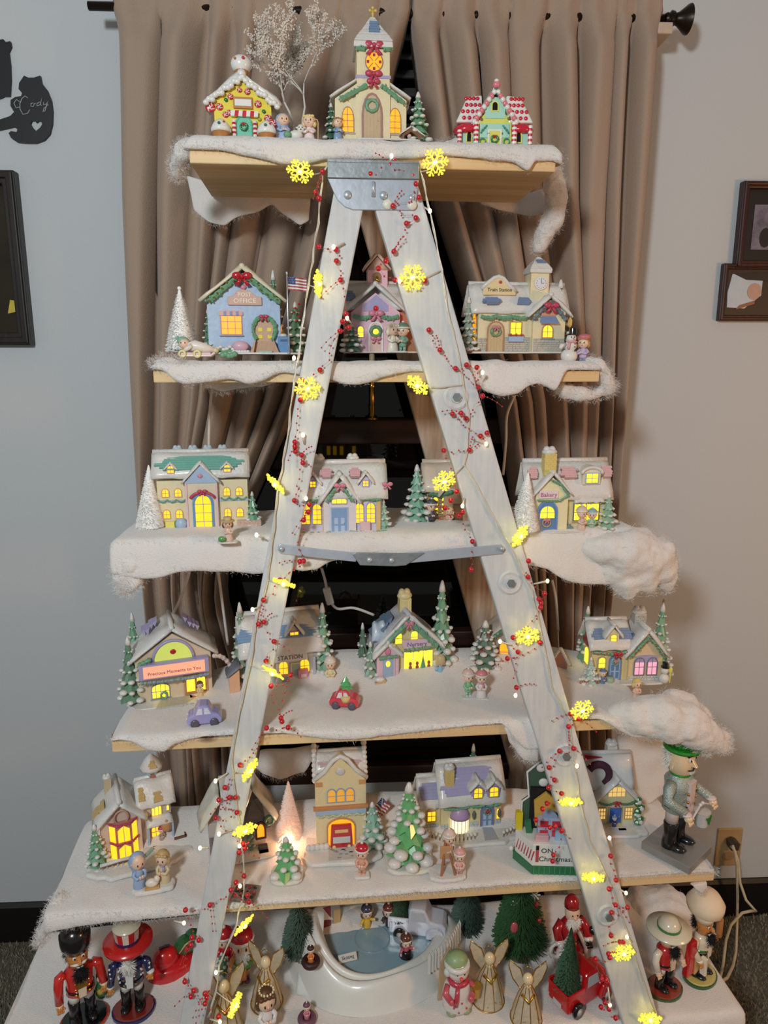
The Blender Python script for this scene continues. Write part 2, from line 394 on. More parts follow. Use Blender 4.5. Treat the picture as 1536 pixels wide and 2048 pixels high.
r, W, H = frame('picture_frame', 1480, 1720, 362, 536, .020, .016, m_fr2, 'upper mahogany picture frame on the right wall')
mesh_obj('mat_board', G().prism(inset(arch(0, 0, W, H), .015), -.008, -.002), M((24, 22, 22), .6), r)
g = G().prism(arch(-W*.12, H*.22, W*.5, H*.52), -.0095, -.008); mesh_obj('photo', g, M((120, 112, 124), .25, .85, 0, 55), r)
g = G()
for cx, cz, a, b in ((-W*.26, H*.36, .014, .022), (-W*.2, H*.56, .010, .011)): g.prism([(cx+a*cos(t*PI/6), cz+b*sin(t*PI/6)) for t in range(12)], -.0105, -.0095)
mesh_obj('dark_figures', g, M((30, 28, 30), .4), r)
r, W, H = frame('picture_frame', 1443, 1700, 527, 642, .016, .013, m_fr2, 'lower mahogany picture frame on the right wall')
mesh_obj('backing', G().prism(inset(arch(0, 0, W, H), .012), -.008, -.002), M((52, 40, 34), .5), r)
g = G().mat(0)
L = -W/2
g.prism([(L+.020, H*.24), (L+.062, H*.22), (L+.10, H*.45), (L+.10, H*.80), (L+.026, H*.82), (L+.018, H*.5)], -.010, -.008)
g.mat(1).prism([(L+.082+.017*cos(t*PI/6), H*.52+.019*sin(t*PI/6)) for t in range(12)], -.0115, -.010)
g.mat(2).prism([(L+.03, H*.82), (L+.12, H*.86), (L+.12, H*.70), (L+.06, H*.72)], -.0105, -.010)
g.mat(3).prism([(L+.04, H*.20), (L+.085, H*.30), (L+.085, H*.36), (L+.05, H*.28)], -.0115, -.010)
mesh_obj('photo', g, [M((190, 200, 208), .3), M((190, 150, 130), .4), M((30, 28, 30), .4), M((150, 96, 66), .5)], r)

m_blackmetal = M((14, 14, 16), .5, .1)
# lower cat: silhouette with a heart hole and a name in script
def px_poly(pts, off): return [((q := wl(a, b, off)).x, q.z) for a, b in pts]
cat_px = [(48, 151), (56, 155), (68, 155), (80, 151), (83, 166), (94, 180), (102, 200), (105, 222), (104, 248), (99, 268), (88, 280), (72, 286), (52, 286), (34, 284), (22, 276), (17, 266), (22, 262), (33, 264), (35, 258), (27, 253), (14, 256), (-4, 260), (-4, 240), (20, 232), (28, 224), (21, 212), (21, 200), (30, 194), (42, 192), (44, 186), (37, 178), (38, 166)]
heart_px = [(72, 262), (64, 254), (60, 247), (63, 241), (69, 241), (72, 245), (77, 241), (83, 243), (84, 249), (80, 255)]
cr = wroot('cat_silhouette', (0, 0, 0)); q0 = wl(70, 220, .008); cr.matrix_world = WM @ Matrix.Translation((q0.x, 0, q0.z))
tag(cr, 'black sitting cat cutout with a heart hole and a name in script', 'wall decoration')
def holed(outer, hole, ya, yb):
    bm = bmesh.new()
    def loop(p): 
        vs = [bm.verts.new((a, ya, b)) for a, b in p]
        return [bm.edges.new((vs[i], vs[(i+1) % len(vs)])) for i in range(len(vs))]
    es = loop(outer)+(loop(hole) if hole else [])
    bmesh.ops.triangle_fill(bm, edges=es, use_beauty=True)
    r = bmesh.ops.extrude_face_region(bm, geom=bm.faces[:])
    for v in [x for x in r['geom'] if isinstance(x, bmesh.types.BMVert)]: v.co.y = yb
    bmesh.ops.recalc_face_normals(bm, faces=bm.faces)
    me = bpy.data.meshes.new('m'); bm.to_mesh(me); bm.free(); return me
def rel(pp): return [(a-q0.x, b-q0.z) for a, b in pp]
me = holed(rel(px_poly(cat_px, .008)), rel(px_poly(heart_px, .008)), -.008, -.001); me.materials.append(m_blackmetal)
o = bpy.data.objects.new('body', me); C.objects.link(o); o.parent = cr
# the name, drawn as script strokes
def strokes(name, lists, r, mat, parent, y):
    g = G()
    for pts in lists:
        pp = rel(px_poly(pts, .009)); g.tube([(a, y, b) for a, b in pp], r, 5)
    return mesh_obj(name, g, mat, parent, True)
script = [[(56, 196), (50, 192), (44, 197), (40, 207), (40, 218), (46, 229), (55, 227), (60, 219)], [(40, 204), (33, 199), (28, 206), (32, 216), (40, 214)],
          [(67, 206), (62, 207), (62, 213), (67, 213), (69, 207), (72, 208)], [(80, 204), (74, 207), (74, 212), (80, 210), (85, 194), (81, 210), (84, 211)],
          [(87, 204), (87, 210), (92, 209), (96, 201), (93, 212), (90, 222), (86, 224), (88, 217), (97, 209)]]
strokes('name_lettering', script, .0011, M((150, 160, 158), .4), cr, -.0088)
# upper cat, mostly outside the frame
q0 = wl(-20, 140, .008); cr = wroot('cat_silhouette', (0, 0, 0)); cr.matrix_world = WM @ Matrix.Translation((q0.x, 0, q0.z))
cat2 = [(-44, 82), (-30, 84), (-12, 84), (-4, 80), (6, 78), (12, 84), (20, 82), (22, 92), (17, 104), (20, 130), (21, 160), (19, 192), (8, 192), (0, 196), (-30, 202), (-60, 196), (-70, 160), (-62, 120), (-46, 100)]
me = holed(rel(px_poly(cat2, .008)), None, -.008, -.001); me.materials.append(m_blackmetal)
o = bpy.data.objects.new('body', me); C.objects.link(o); o.parent = cr
tag(cr, 'black cat cutout cropped by the left edge, above the other', 'wall decoration')

# outlet, plug and cord
a = wl(1432, 1690); b = wl(1480, 1690); zt = wl(1455, 1655).z; zb2 = wl(1455, 1729).z
ol = wroot('wall_outlet', ((a.x+b.x)/2, 0, zb2)); W, H = .072, zt-zb2; tag(ol, 'tan electrical outlet plate low on the right wall', 'outlet')
m_plate = M((190, 158, 112), .45)
bevel(mesh_obj('cover_plate', G().box(-W/2, W/2, -.006, 0, 0, H), m_plate, ol), .003)
for zz in (H*.28, H*.70):
    mesh_obj('socket', G().prism([(.017*cos(t*PI/8), zz+.014*sin(t*PI/8)) for t in range(16)], -.0085, -.006), M((168, 138, 96), .45), ol)
pl_ = wroot('plug_cord', ((a.x+b.x)/2, -.0085, zb2+H*.70)); tag(pl_, 'beige power cord plugged into the outlet and hanging down', 'cord')
m_cord = M((206, 192, 160), .5)
mesh_obj('plug', G().prism([(-.010, -.012), (.010, -.012), (.013, .008), (0, .014), (-.013, .008)], -.026, 0), M((70, 62, 54), .5), pl_)
inv = pl_.matrix_world.inverted() if False else (WM @ Matrix.Translation(((a.x+b.x)/2, -.0085, zb2+H*.70))).inverted()
def cordpts(pp): return [inv @ on_wall(x, y, o_) for x, y, o_ in pp]
mesh_obj('cable', G().tube(cordpts([(1462, 1692, .03), (1470, 1702, .045), (1474, 1730, .05), (1475, 1790, .06), (1474, 1850, .09), (1472, 1905, .15), (1466, 1932, .23), (1454, 1956, .30), (1425, 1975, .34)]), .0038, 8), m_cord, pl_, True)
mesh_obj('cable', G().tube(cordpts([(1465, 1690, .034), (1476, 1720, .045), (1480, 1765, .06), (1492, 1800, .09), (1512, 1823, .10), (1502, 1822, .13), (1484, 1826, .15), (1462, 1850, .17), (1452, 1880, .19), (1446, 1930, .22), (1438, 1965, .25), (1415, 1985, .28)]), .0038, 8), m_cord, pl_, True)

# ================================================================== LADDER
PA, PB = 1.2155-.028, .118                       # front face of the front rails: y = PA + PB*(z-HC)
def rail_pt(px, py, off=0.0):                    # off: in front of the rails
    return on_plane(px, py, PA-off, PB)
m_wpaint = wood_mat('white_paint', (212, 212, 211), (198, 200, 201), 2, 14, .5, knots=False)
m_wpaint2 = wood_mat('shaded_white_paint', (214, 196, 176), (150, 120, 92), 2, 7, .6, knots=False)  # rear rails and rungs: white paint with warm shade put into its colour
m_steel = M((186, 194, 204), .35, .12, .2, 40, metal=.45); m_galv = M((150, 156, 158), .4, .30, .3, 45, metal=.7)
lad = empty('step_ladder', (.10, 1.3, 0)); tag(lad, 'white painted wooden stepladder with splayed legs holding all the shelves', 'ladder')
def lobj(name, g, mats, smooth=False, parent=None):
    o = mesh_obj(name, g, mats, None, smooth)
    o.parent = parent or lad; o.matrix_parent_inverse = Matrix.Translation((-.10, -1.3, 0)); return o
def rail(name, c, a, b, th, mat):
    # c: 4 pixel corners top-left, top-right, bottom-right, bottom-left
    def ext(p, q):            # extend p->q until the floor
        P, Q = on_plane(*p, a, b), on_plane(*q, a, b); t = (0.0-P.z)/(Q.z-P.z); return P, P.lerp(Q, t)
    tl, bl_ = ext(c[0], c[3]); tr, br_ = ext(c[1], c[2]); d = Vector((0, th, 0))
    g = G().put([tl, tr, br_, bl_, tl+d, tr+d, br_+d, bl_+d], [(0, 1, 2, 3), (7, 6, 5, 4), (0, 4, 5, 1), (1, 5, 6, 2), (2, 6, 7, 3), (3, 7, 4, 0)])
    o = lobj(name, g, mat); bevel(o, .003); return (tl, tr, br_, bl_)
RL = rail('front_rail', [(672, 360), (738, 360), (408, 2048), (359, 2048)], PA, PB, .021, m_wpaint)
RR = rail('front_rail', [(736, 372), (834, 360), (1321, 2048), (1246, 2048)], PA, PB, .021, m_wpaint)
BA, BB = 1.495, -.055
rail('rear_rail', [(702, 372), (752, 372), (1010, 1260), (945, 1260)], BA, BB, .02, m_wpaint2)
rail('rear_rail', [(672, 372), (720, 372), (562, 1260), (514, 1260)], BA, BB, .02, m_wpaint2)
def xin(corner, z, side):   # x of a front rail edge at height z
    p, q = (corner[0], corner[3]) if side == 0 else (corner[1], corner[2]); t = (z-p.z)/(q.z-p.z); return p.x+(q.x-p.x)*t
for k in range(2, 7):
    z = SZ[k]-BT
    for cnr in (RL, RR):
        xc = (xin(cnr, z, 0)+xin(cnr, z, 1))/2
        yf = PA+PB*(z-HC)+.021; yb = BA+BB*(z-HC)
        bevel(lobj('rung', G().prism([(xc-.017, z-.030), (xc+.017, z-.030), (xc+.017, z-.0005), (xc-.017, z-.0005)], yf-.001, yb+.001), m_wpaint2), .004)
# top bracket (bent steel plate with a rounded lower edge)
yb_ = PA+PB*.26-.004
def bq(px, py): q = atY(px, py, yb_); return (q.x, q.z)
pl_pts = [bq(655, 356), bq(838, 358), bq(834, 395), bq(830, 421), bq(706, 420), bq(690, 414), bq(676, 401), bq(668, 386)]
bevel(lobj('bracket_plate', G().prism(pl_pts, yb_, yb_+.004), m_steel), .0012)
bevel(lobj('bracket_top', G().prism([bq(655, 324), bq(838, 328), bq(838, 360), bq(655, 357)], yb_-.004, yb_+.004), m_galv), .0012)
zt_ = bq(700, 326)[1]; xa_, xb_ = bq(655, 324)[0], bq(838, 328)[0]
lobj('bracket_cap', G().box(xa_, xb_, yb_-.003, 1.50, zt_-.003, SZ[1]-BT-.0005), m_galv)
for px, py, r in ((695, 390, .0068), (767, 391, .0068), (775, 409, .0082), (823, 396, .0055), (824, 410, .0082)):
    x, z = bq(px, py)
    lobj('bolt', G().lathe([(r, 0), (r, .0015), (r*.8, .0034), (.0005, .004)], n=14).move(Matrix.Translation((x, yb_, z)) @ Matrix.Rotation(PI/2, 4, 'X')), m_steel if r < .008 else M((224, 222, 206), .4), True)
lobj('centre_rib', G().lathe([(.0035, 0), (.0035, .022), (.0005, .024)], n=10).move(Matrix.Translation((bq(747, 378)[0], yb_, bq(747, 378)[1]-.012))), m_steel, True)
# spreader bar: two arms and a hinge plate
def bar(name, pts, th, mat, off):
    q = [rail_pt(x, y, off) for x, y in pts]; n = len(q); d = Vector((0, th, 0))
    g = G().put([p for p in q]+[p+d for p in q], [tuple(range(n)), tuple(range(2*n-1, n-1, -1))]+[(i, i+n, (i+1) % n+n, (i+1) % n) for i in range(n)])
    return bevel(lobj(name, g, mat), .001)
bar('spreader_arm', [(557, 1091), (562, 1088), (640, 1098), (715, 1106), (712, 1124), (640, 1117), (562, 1108), (555, 1100)], .0025, m_steel, .003)
bar('spreader_arm', [(800, 1107), (900, 1098), (1004, 1089), (1012, 1098), (1006, 1108), (900, 1119), (800, 1128)], .0025, m_steel, .003)
bar('spreader_hinge', [(704, 1108), (712, 1105), (818, 1107), (850, 1106), (812, 1131), (790, 1133), (720, 1131)], .003, m_galv, .006)
for px, py, r in ((563, 1098, .0045), (1004, 1098, .0045), (739, 1120, .005), (783, 1121, .005)):
    q = rail_pt(px, py, .006); lobj('rivet', G().ball(q.x, q.y-.001, q.z, r, .003, r, 12, 6), m_steel, True)
for px, py in ((912, 795), (1020, 1165), (1130, 1510), (1215, 1830)):
    q = rail_pt(px, py, 0)
    o = lobj('washer', G().lathe([(.0215, 0), (.0215, .0015), (.018, .0035), (.0165, .0028), (.010, .0028), (.0095, .0060), (.0065, .0062), (.006, .0085), (.0005, .009)], n=22).move(Matrix.Translation(q) @ Matrix.Rotation(PI/2-.118, 4, 'X')), m_wpaint, True); autosmooth(o, 30)
    lobj('nut', G().prism([(.0075*cos(t*PI/3), .0075*sin(t*PI/3)) for t in range(6)], .0062, .0098, 'z').move(Matrix.Translation(q) @ Matrix.Rotation(PI/2-.118, 4, 'X')), m_galv)

# ================================================================== BOARDS
m_pine = wood_mat('pine', (236, 206, 158), (214, 172, 116), 0, 5, .55)
names = {1: 'short pine board on top of the ladder', 2: 'pine shelf board second from the top', 3: 'pine shelf board third from the top', 4: 'pine shelf board with the theater, fourth from the top', 5: 'long pine shelf board with the green nutcracker', 6: 'lowest shelf board just above the carpet'}
for k in range(1, 7):
    xc = (SX[k][0]+SX[k][1])/2
    o = mesh_obj('shelf_board', G().box(SX[k][0]-xc, SX[k][1]-xc, 0, BD if k < 6 else .29, -BT, 0), m_pine); o.location = (xc, SY[k], SZ[k]); bevel(o, .002)
    tag(o, names[k], 'shelf', 'pine shelf boards')
# ================================================================== COTTON BATTING
def cotton_mat():
    m = M((228, 222, 217), .95, .05, .45, 420, sheen=.35); return m
m_cot = cotton_mat()
def interp(pts, x):
    if x <= pts[0][0]: return pts[0][1]
    for a, b in zip(pts, pts[1:]):
        if x <= b[0]: t = (x-a[0])/(b[0]-a[0]); return a[1]+(b[1]-a[1])*t
    return pts[-1][1]
def fz(v, s, seed=0): return mnoise.noise(Vector((v[0]*s+seed*7.1, v[1]*s+seed*3.3, v[2]*s)))
def batting(k, hem, label, th=.012, back=.0, chains=(), flaps=(), seed=1, fuzz=7000, ext=(0, 0), backlist=None, depth=None):
    g = G(); tg = G(); xl, xr = SX[k][0]-ext[0], SX[k][1]+ext[1]; yf, zt = SY[k], SZ[k]; bd = depth or BD
    # hem as (x, z) on the plane just in front of the board
    hz = sorted([(p.x, p.z-zt) for p in (atY(a, b, yf-.008) for a, b in hem)])
    nu = max(60, int((xr-xl)/.0085)); rows = []
    for i in range(nu+1):
        u = i/nu; x = xl+(xr-xl)*u; h = interp(hz, x)
        h += .0025*mnoise.noise(Vector((x*60, seed, 0)))
        e = min(1, min(x-xl, xr-x)/.018+.25); t = th*e
        bk = back if backlist is None else interp(backlist, x)
        hang = max(0.0, min(1, (t*.3-h)/.02))
        fy = -.013*min(1, .35+hang)      # how far the front bulges out
        prof = [(bd-.002, .0006), (bd+.004, t*.5+bk*.6), (bd-.012, t+bk), (bd*.8, t+bk*.7), (bd*.62, t+bk*.25), (bd*.42, t), (bd*.25, t), (bd*.12, t*1.05), (.012, t*1.1), (.001, t*1.0+min(0, h+.004)*.0),
                (fy*.8, t*.72 if h < t*.5 else t*.6), (fy, min(t*.35, h+.012)), (fy*1.05, h+.005), (fy*.75, h+.0005), (-.003, h+.001), (-.0015, max(h+.004, -.0) if h > -.004 else h+.006), (-.0012, .0008), (.02, .0006)]
        rows.append([(x, yf+a, zt+b) for a, b in prof])
    n = len(rows[0]); vs = []; fs = []
    for i, r in enumerate(rows):
        for j, p in enumerate(r):
            d = 0 if j in (0, 17, 16) else fz(p, 26, seed)*.0035+fz(p, 80, seed)*.0018
            up = 1 if j < 10 else .3
            vs.append((p[0]+(0 if j in (0, 17) else fz(p, 34, seed+2)*.002), p[1]-d*(0 if 2 < j < 8 else 1)*(1 if j < 15 else 0), p[2]+d*up*(1 if j < 15 else 0)))
    for i in range(nu):
        for j in range(n):
            l = (j+1) % n; fs.append((i*n+j, (i+1)*n+j, (i+1)*n+l, i*n+l))
    fs.append(tuple(range(n-1, -1, -1))); fs.append(tuple(nu*n+j for j in range(n)))
    g.put(vs, fs)
    surf = [(p, Vector((0, -1, .3))) for p in vs if p[1] < yf-.002]
    for ch in chains:                                   # chain of (px, py, y offset from the board front, radius px)
        pts = []; rs = []
        for a, b, dy, r in ch: q = atY(a, b, yf+dy); pts.append(q); rs.append(r*mpp(q))
        fp = []; fr = []
        for i in range(len(pts)-1):
            for s_ in range(5): t = s_/5; fp.append(pts[i].lerp(pts[i+1], t)); fr.append(rs[i]+(rs[i+1]-rs[i])*t)
        fp.append(pts[-1]); fr.append(rs[-1])
        d0 = (fp[0]-fp[1]).normalized(); d1 = (fp[-1]-fp[-2]).normalized()
        fp = [fp[0]+d0*fr[0]*.8, fp[0]+d0*fr[0]*.5]+fp+[fp[-1]+d1*fr[-1]*.5, fp[-1]+d1*fr[-1]*.8]; fr = [fr[0]*.25, fr[0]*.75]+fr+[fr[-1]*.75, fr[-1]*.25]
        n0 = len(tg.v); tg.tube(fp, fr, 16)
        for i in range(n0, len(tg.v)):
            p = Vector(tg.v[i]); c = fp[(i-n0)//16]; nr = (p-c); L = nr.length
            p = p + nr*(fz(p, 24, seed)*.22+fz(p, 90, seed)*.10); tg.v[i] = tuple(p)
            if L > 1e-6: surf.append((tuple(p), nr/L))
    for top, bot, dy in flaps:                          # hanging sheet between two pixel polylines
        N = 26; R = 10; A = []; B = []
        for i in range(N+1):
            u = i/N
            def along(pl):
                L = [math.dist(a, b) for a, b in zip(pl, pl[1:])]; s_ = u*sum(L)
                for q, (a, b) in enumerate(zip(pl, pl[1:])):
                    if s_ <= L[q]+1e-6: t = s_/L[q]; return (a[0]+(b[0]-a[0])*t, a[1]+(b[1]-a[1])*t)
                    s_ -= L[q]
                return pl[-1]
            A.append(atY(*along(top), yf+dy)); B.append(atY(*along(bot), yf+dy))
        F = []; K = []
        for j in range(R+1):
            for i in range(N+1):
                p = A[i].lerp(B[i], j/R); q = fz(p, 22, seed)*.008; e = min(1, .35+min(i, N-i, R-j+.0)*.4)
                F.append((p.x+fz(p, 50, seed)*.003*(j > 0), p.y+q-.005*e, p.z+fz(p, 45, seed+1)*.004*(j > 0))); K.append((p.x, p.y+q+.005*e, p.z))
        W = N+1; n = len(F); fs = []
        for j in range(R):
            for i in range(N): a = j*W+i; fs += [(a, a+1, a+W+1, a+W), (n+a, n+a+W, n+a+W+1, n+a+1)]
        for i in range(N): fs += [(i, n+i, n+i+1, i+1), (R*W+i, R*W+i+1, n+R*W+i+1, n+R*W+i)]
        for j in range(R): fs += [(j*W, j*W+W, n+j*W+W, n+j*W), (j*W+N, n+j*W+N, n+j*W+N+W, j*W+N+W)]
        g.put(F+K, fs); surf += [(F[R*W+i], Vector((0, 0, -1))) for i in range(N+1)]*2
    cx = (xl+xr)/2; g.move(Matrix.Translation((-cx, -yf, -zt)))
    o = mesh_obj('cotton_batting', g, m_cot, None, True); o.location = (cx, yf, zt)
    sb = o.modifiers.new('soft', 'SUBSURF'); sb.levels = 1; sb.render_levels = 1
    tag(o, label, 'cotton batting')
    if tg.v:
        tg.move(Matrix.Translation((-cx, -yf, -zt))); q = mesh_obj('cotton_tuft', tg, m_cot, o, True)
        m_ = q.modifiers.new('merge', 'REMESH'); m_.mode = 'VOXEL'; m_.voxel_size = .0045; m_.use_smooth_shade = True; q['kind'] = 'stuff'
        m_ = q.modifiers.new('relax', 'SMOOTH'); m_.iterations = 20; m_.factor = .5
        tx = bpy.data.textures.get('cotton') or bpy.data.textures.new('cotton', 'CLOUDS'); tx.noise_scale = .026; tx.noise_depth = 4
        m_ = q.modifiers.new('lumps', 'DISPLACE'); m_.texture = tx; m_.strength = .013; m_.mid_level = .4
    rr = random.Random(seed*13); f = G()
    for _ in range(fuzz):
        p, nr = rr.choice(surf); p = Vector(p); d = Vector((rr.gauss(0, 1), rr.gauss(0, .6), rr.gauss(0, 1))).normalized()*.8+nr*.9; d.normalize()
        L = rr.uniform(.003, .012); s_ = d.orthogonal().normalized()*.00016
        d2 = (d+Vector((rr.gauss(0, .6), rr.gauss(0, .6), rr.gauss(0, .6)))).normalized()
        p = p+Vector((rr.gauss(0, .002), rr.gauss(0, .001), rr.gauss(0, .002))); m_ = p+d*L*.5; e = m_+d2*L*.5
        f.put([p-s_, p+s_, m_+s_, m_-s_, e], [(0, 1, 2, 3), (3, 2, 4)])
    f.move(Matrix.Translation((-cx, -yf, -zt)))
    q = mesh_obj('cotton_fuzz', f, m_cot, o, normals=False); q['kind'] = 'stuff'
    return o
batting(1, [(370, 296), (424, 299), (476, 309), (528, 320), (567, 331), (610, 330), (650, 322), (740, 320), (840, 318), (894, 311), (966, 319), (1011, 325), (1026, 322), (1045, 338), (1058, 347), (1066, 322), (1107, 321), (1124, 331)],
        'cotton snow blanket spilling over the topmost shelf around the church', th=.024, seed=1, ext=(.012, .012),
        chains=[[(384, 288, .02, 14), (366, 300, .02, 17), (359, 318, .03, 16), (353, 338, .05, 15), (358, 352, .06, 12)], [(1100, 322, .12, 12), (1106, 342, .16, 18), (1110, 372, .18, 21), (1112, 405, .20, 22), (1104, 440, .21, 21), (1088, 470, .22, 18), (1074, 498, .22, 13)], [(880, 292, .03, 8), (925, 284, .05, 11), (945, 292, .03, 9)]],
        flaps=[([(372, 350), (470, 380), (560, 392), (622, 396)], [(388, 420), (418, 446), (452, 453), (470, 436), (520, 424), (545, 408), (560, 425), (600, 452), (618, 440)], BD+.012), ([(950, 396), (1040, 392), (1110, 370)], [(962, 408), (1000, 420), (1060, 432), (1100, 430)], BD+.012)])
batting(2, [(300, 737), (331, 743), (344, 761), (366, 770), (406, 768), (437, 763), (455, 759), (473, 761), (495, 771), (521, 766), (543, 755), (561, 746), (600, 750), (659, 760), (678, 768), (709, 771), (737, 768), (756, 758), (795, 750), (815, 744), (900, 745), (950, 766), (970, 784), (990, 792), (1010, 794), (1034, 789), (1058, 772), (1078, 769), (1097, 777), (1112, 785), (1122, 760), (1132, 742), (1200, 741)],
        'cotton snow blanket on the shelf with the post office and train station', th=.016, seed=2, ext=(.008, .006),
        chains=[[(1170, 722, .03, 11), (1198, 735, .02, 14), (1212, 757, .02, 14), (1216, 782, .03, 13), (1228, 768, .03, 8)], [(1214, 782, .03, 12), (1185, 790, .03, 12), (1150, 786, .03, 12), (1115, 778, .03, 12)], [(306, 728, .01, 7), (330, 720, .01, 9), (360, 724, .0, 8)]],
        flaps=[([(400, 755), (560, 755)], [(406, 776), (455, 782), (520, 772), (556, 764)], .05)])
batting(3, [(228, 1150), (286, 1160), (320, 1157), (353, 1146), (397, 1143), (463, 1145), (519, 1149), (560, 1142), (584, 1140), (614, 1143), (637, 1140), (647, 1132), (660, 1124), (700, 1116), (850, 1112), (950, 1108), (1010, 1120), (1059, 1132), (1099, 1140), (1111, 1152), (1139, 1165), (1173, 1170), (1203, 1170), (1260, 1172)],
        'thick cotton snow blanket on the shelf with the mansion and bakery', th=.018, seed=3, ext=(.012, .004),
        chains=[[(286, 1104, .02, 22), (262, 1128, .01, 30), (252, 1156, .01, 26), (246, 1178, .02, 14)], [(270, 1165, .0, 16), (256, 1185, .0, 9)],
                [(1165, 1092, .01, 24), (1212, 1098, .0, 38), (1262, 1104, .0, 48), (1304, 1118, .01, 44), (1326, 1146, .02, 28), (1334, 1176, .02, 12)], [(1215, 1142, .0, 26), (1252, 1160, .0, 30), (1258, 1186, .0, 17)], [(1285, 1150, .0, 32), (1300, 1178, .0, 16)], [(1318, 1088, .03, 18), (1340, 1112, .03, 14), (1346, 1140, .03, 9)], [(1196, 1080, .03, 12), (1240, 1066, .03, 16), (1290, 1068, .03, 16)]])
batting(4, [(214, 1482), (270, 1488), (294, 1500), (327, 1506), (345, 1490), (400, 1478), (458, 1472), (520, 1466), (580, 1472), (650, 1479), (700, 1480), (760, 1474), (850, 1465), (950, 1455), (1005, 1450), (1015, 1460), (1030, 1482), (1050, 1500), (1075, 1500), (1110, 1470), (1160, 1432), (1190, 1436), (1220, 1450), (1240, 1464), (1260, 1474), (1330, 1478)],
        'cotton snow blanket on the shelf with the theater and nursery', th=.013, back=.045, seed=4, ext=(.004, .002),
        chains=[[(1230, 1430, .01, 22), (1270, 1432, .0, 32), (1318, 1432, .0, 44), (1368, 1444, .0, 44), (1412, 1468, .0, 32), (1440, 1488, .01, 20), (1456, 1496, .01, 10)], [(1335, 1396, .03, 18), (1372, 1408, .03, 24), (1404, 1436, .03, 20)], [(1385, 1472, .0, 22), (1402, 1490, .0, 16), (1412, 1504, .0, 8)], [(1436, 1462, .01, 12), (1456, 1474, .01, 8)]],
        flaps=[([(1232, 1468), (1300, 1462), (1370, 1462)], [(1246, 1560), (1290, 1610), (1330, 1590), (1362, 1540)], .17), ([(1008, 1452), (1040, 1450), (1072, 1446)], [(1022, 1490), (1048, 1520), (1078, 1524)], -.002), ([(520, 1500), (580, 1496), (640, 1490)], [(512, 1540), (560, 1560), (610, 1548)], .20)], backlist=[(-.4, .0), (-.25, .01), (-.15, .05), (.0, .06), (.2, .05), (.45, .05), (.6, .02)])
batting(5, [(96, 1866), (166, 1851), (250, 1842), (330, 1835), (400, 1827), (450, 1821), (540, 1812), (650, 1803), (760, 1796), (860, 1788), (1000, 1776), (1120, 1768), (1240, 1757), (1340, 1750), (1430, 1744)],
        'cotton snow blanket on the long shelf with the fire station', th=.009, back=.05, seed=5, ext=(.012, .0),
        chains=[[(120, 1800, .03, 16), (104, 1836, .01, 16), (88, 1866, .01, 12), (78, 1886, .01, 8)]],
        flaps=[([(1378, 1764), (1412, 1762)], [(1390, 1774), (1402, 1788), (1412, 1776)], .01)], backlist=[(-.5, .02), (-.35, .05), (-.1, .045), (.1, .06), (.4, .05), (.73, .0)])
batting(6, [(60, 2120), (700, 2110), (1560, 2100)],
        'white cotton sheet covering the lowest shelf under the nutcrackers and pond', th=.012, back=.03, seed=6, ext=(.0, .0), fuzz=1200, depth=.29,
        chains=[[(1225, 1862, .27, 40), (1290, 1836, .26, 56), (1335, 1826, .25, 52), (1362, 1850, .24, 30)]], backlist=[(-.65, .03), (-.3, .06), (0, .06), (.3, .035), (.5, .05), (.8, .02)])
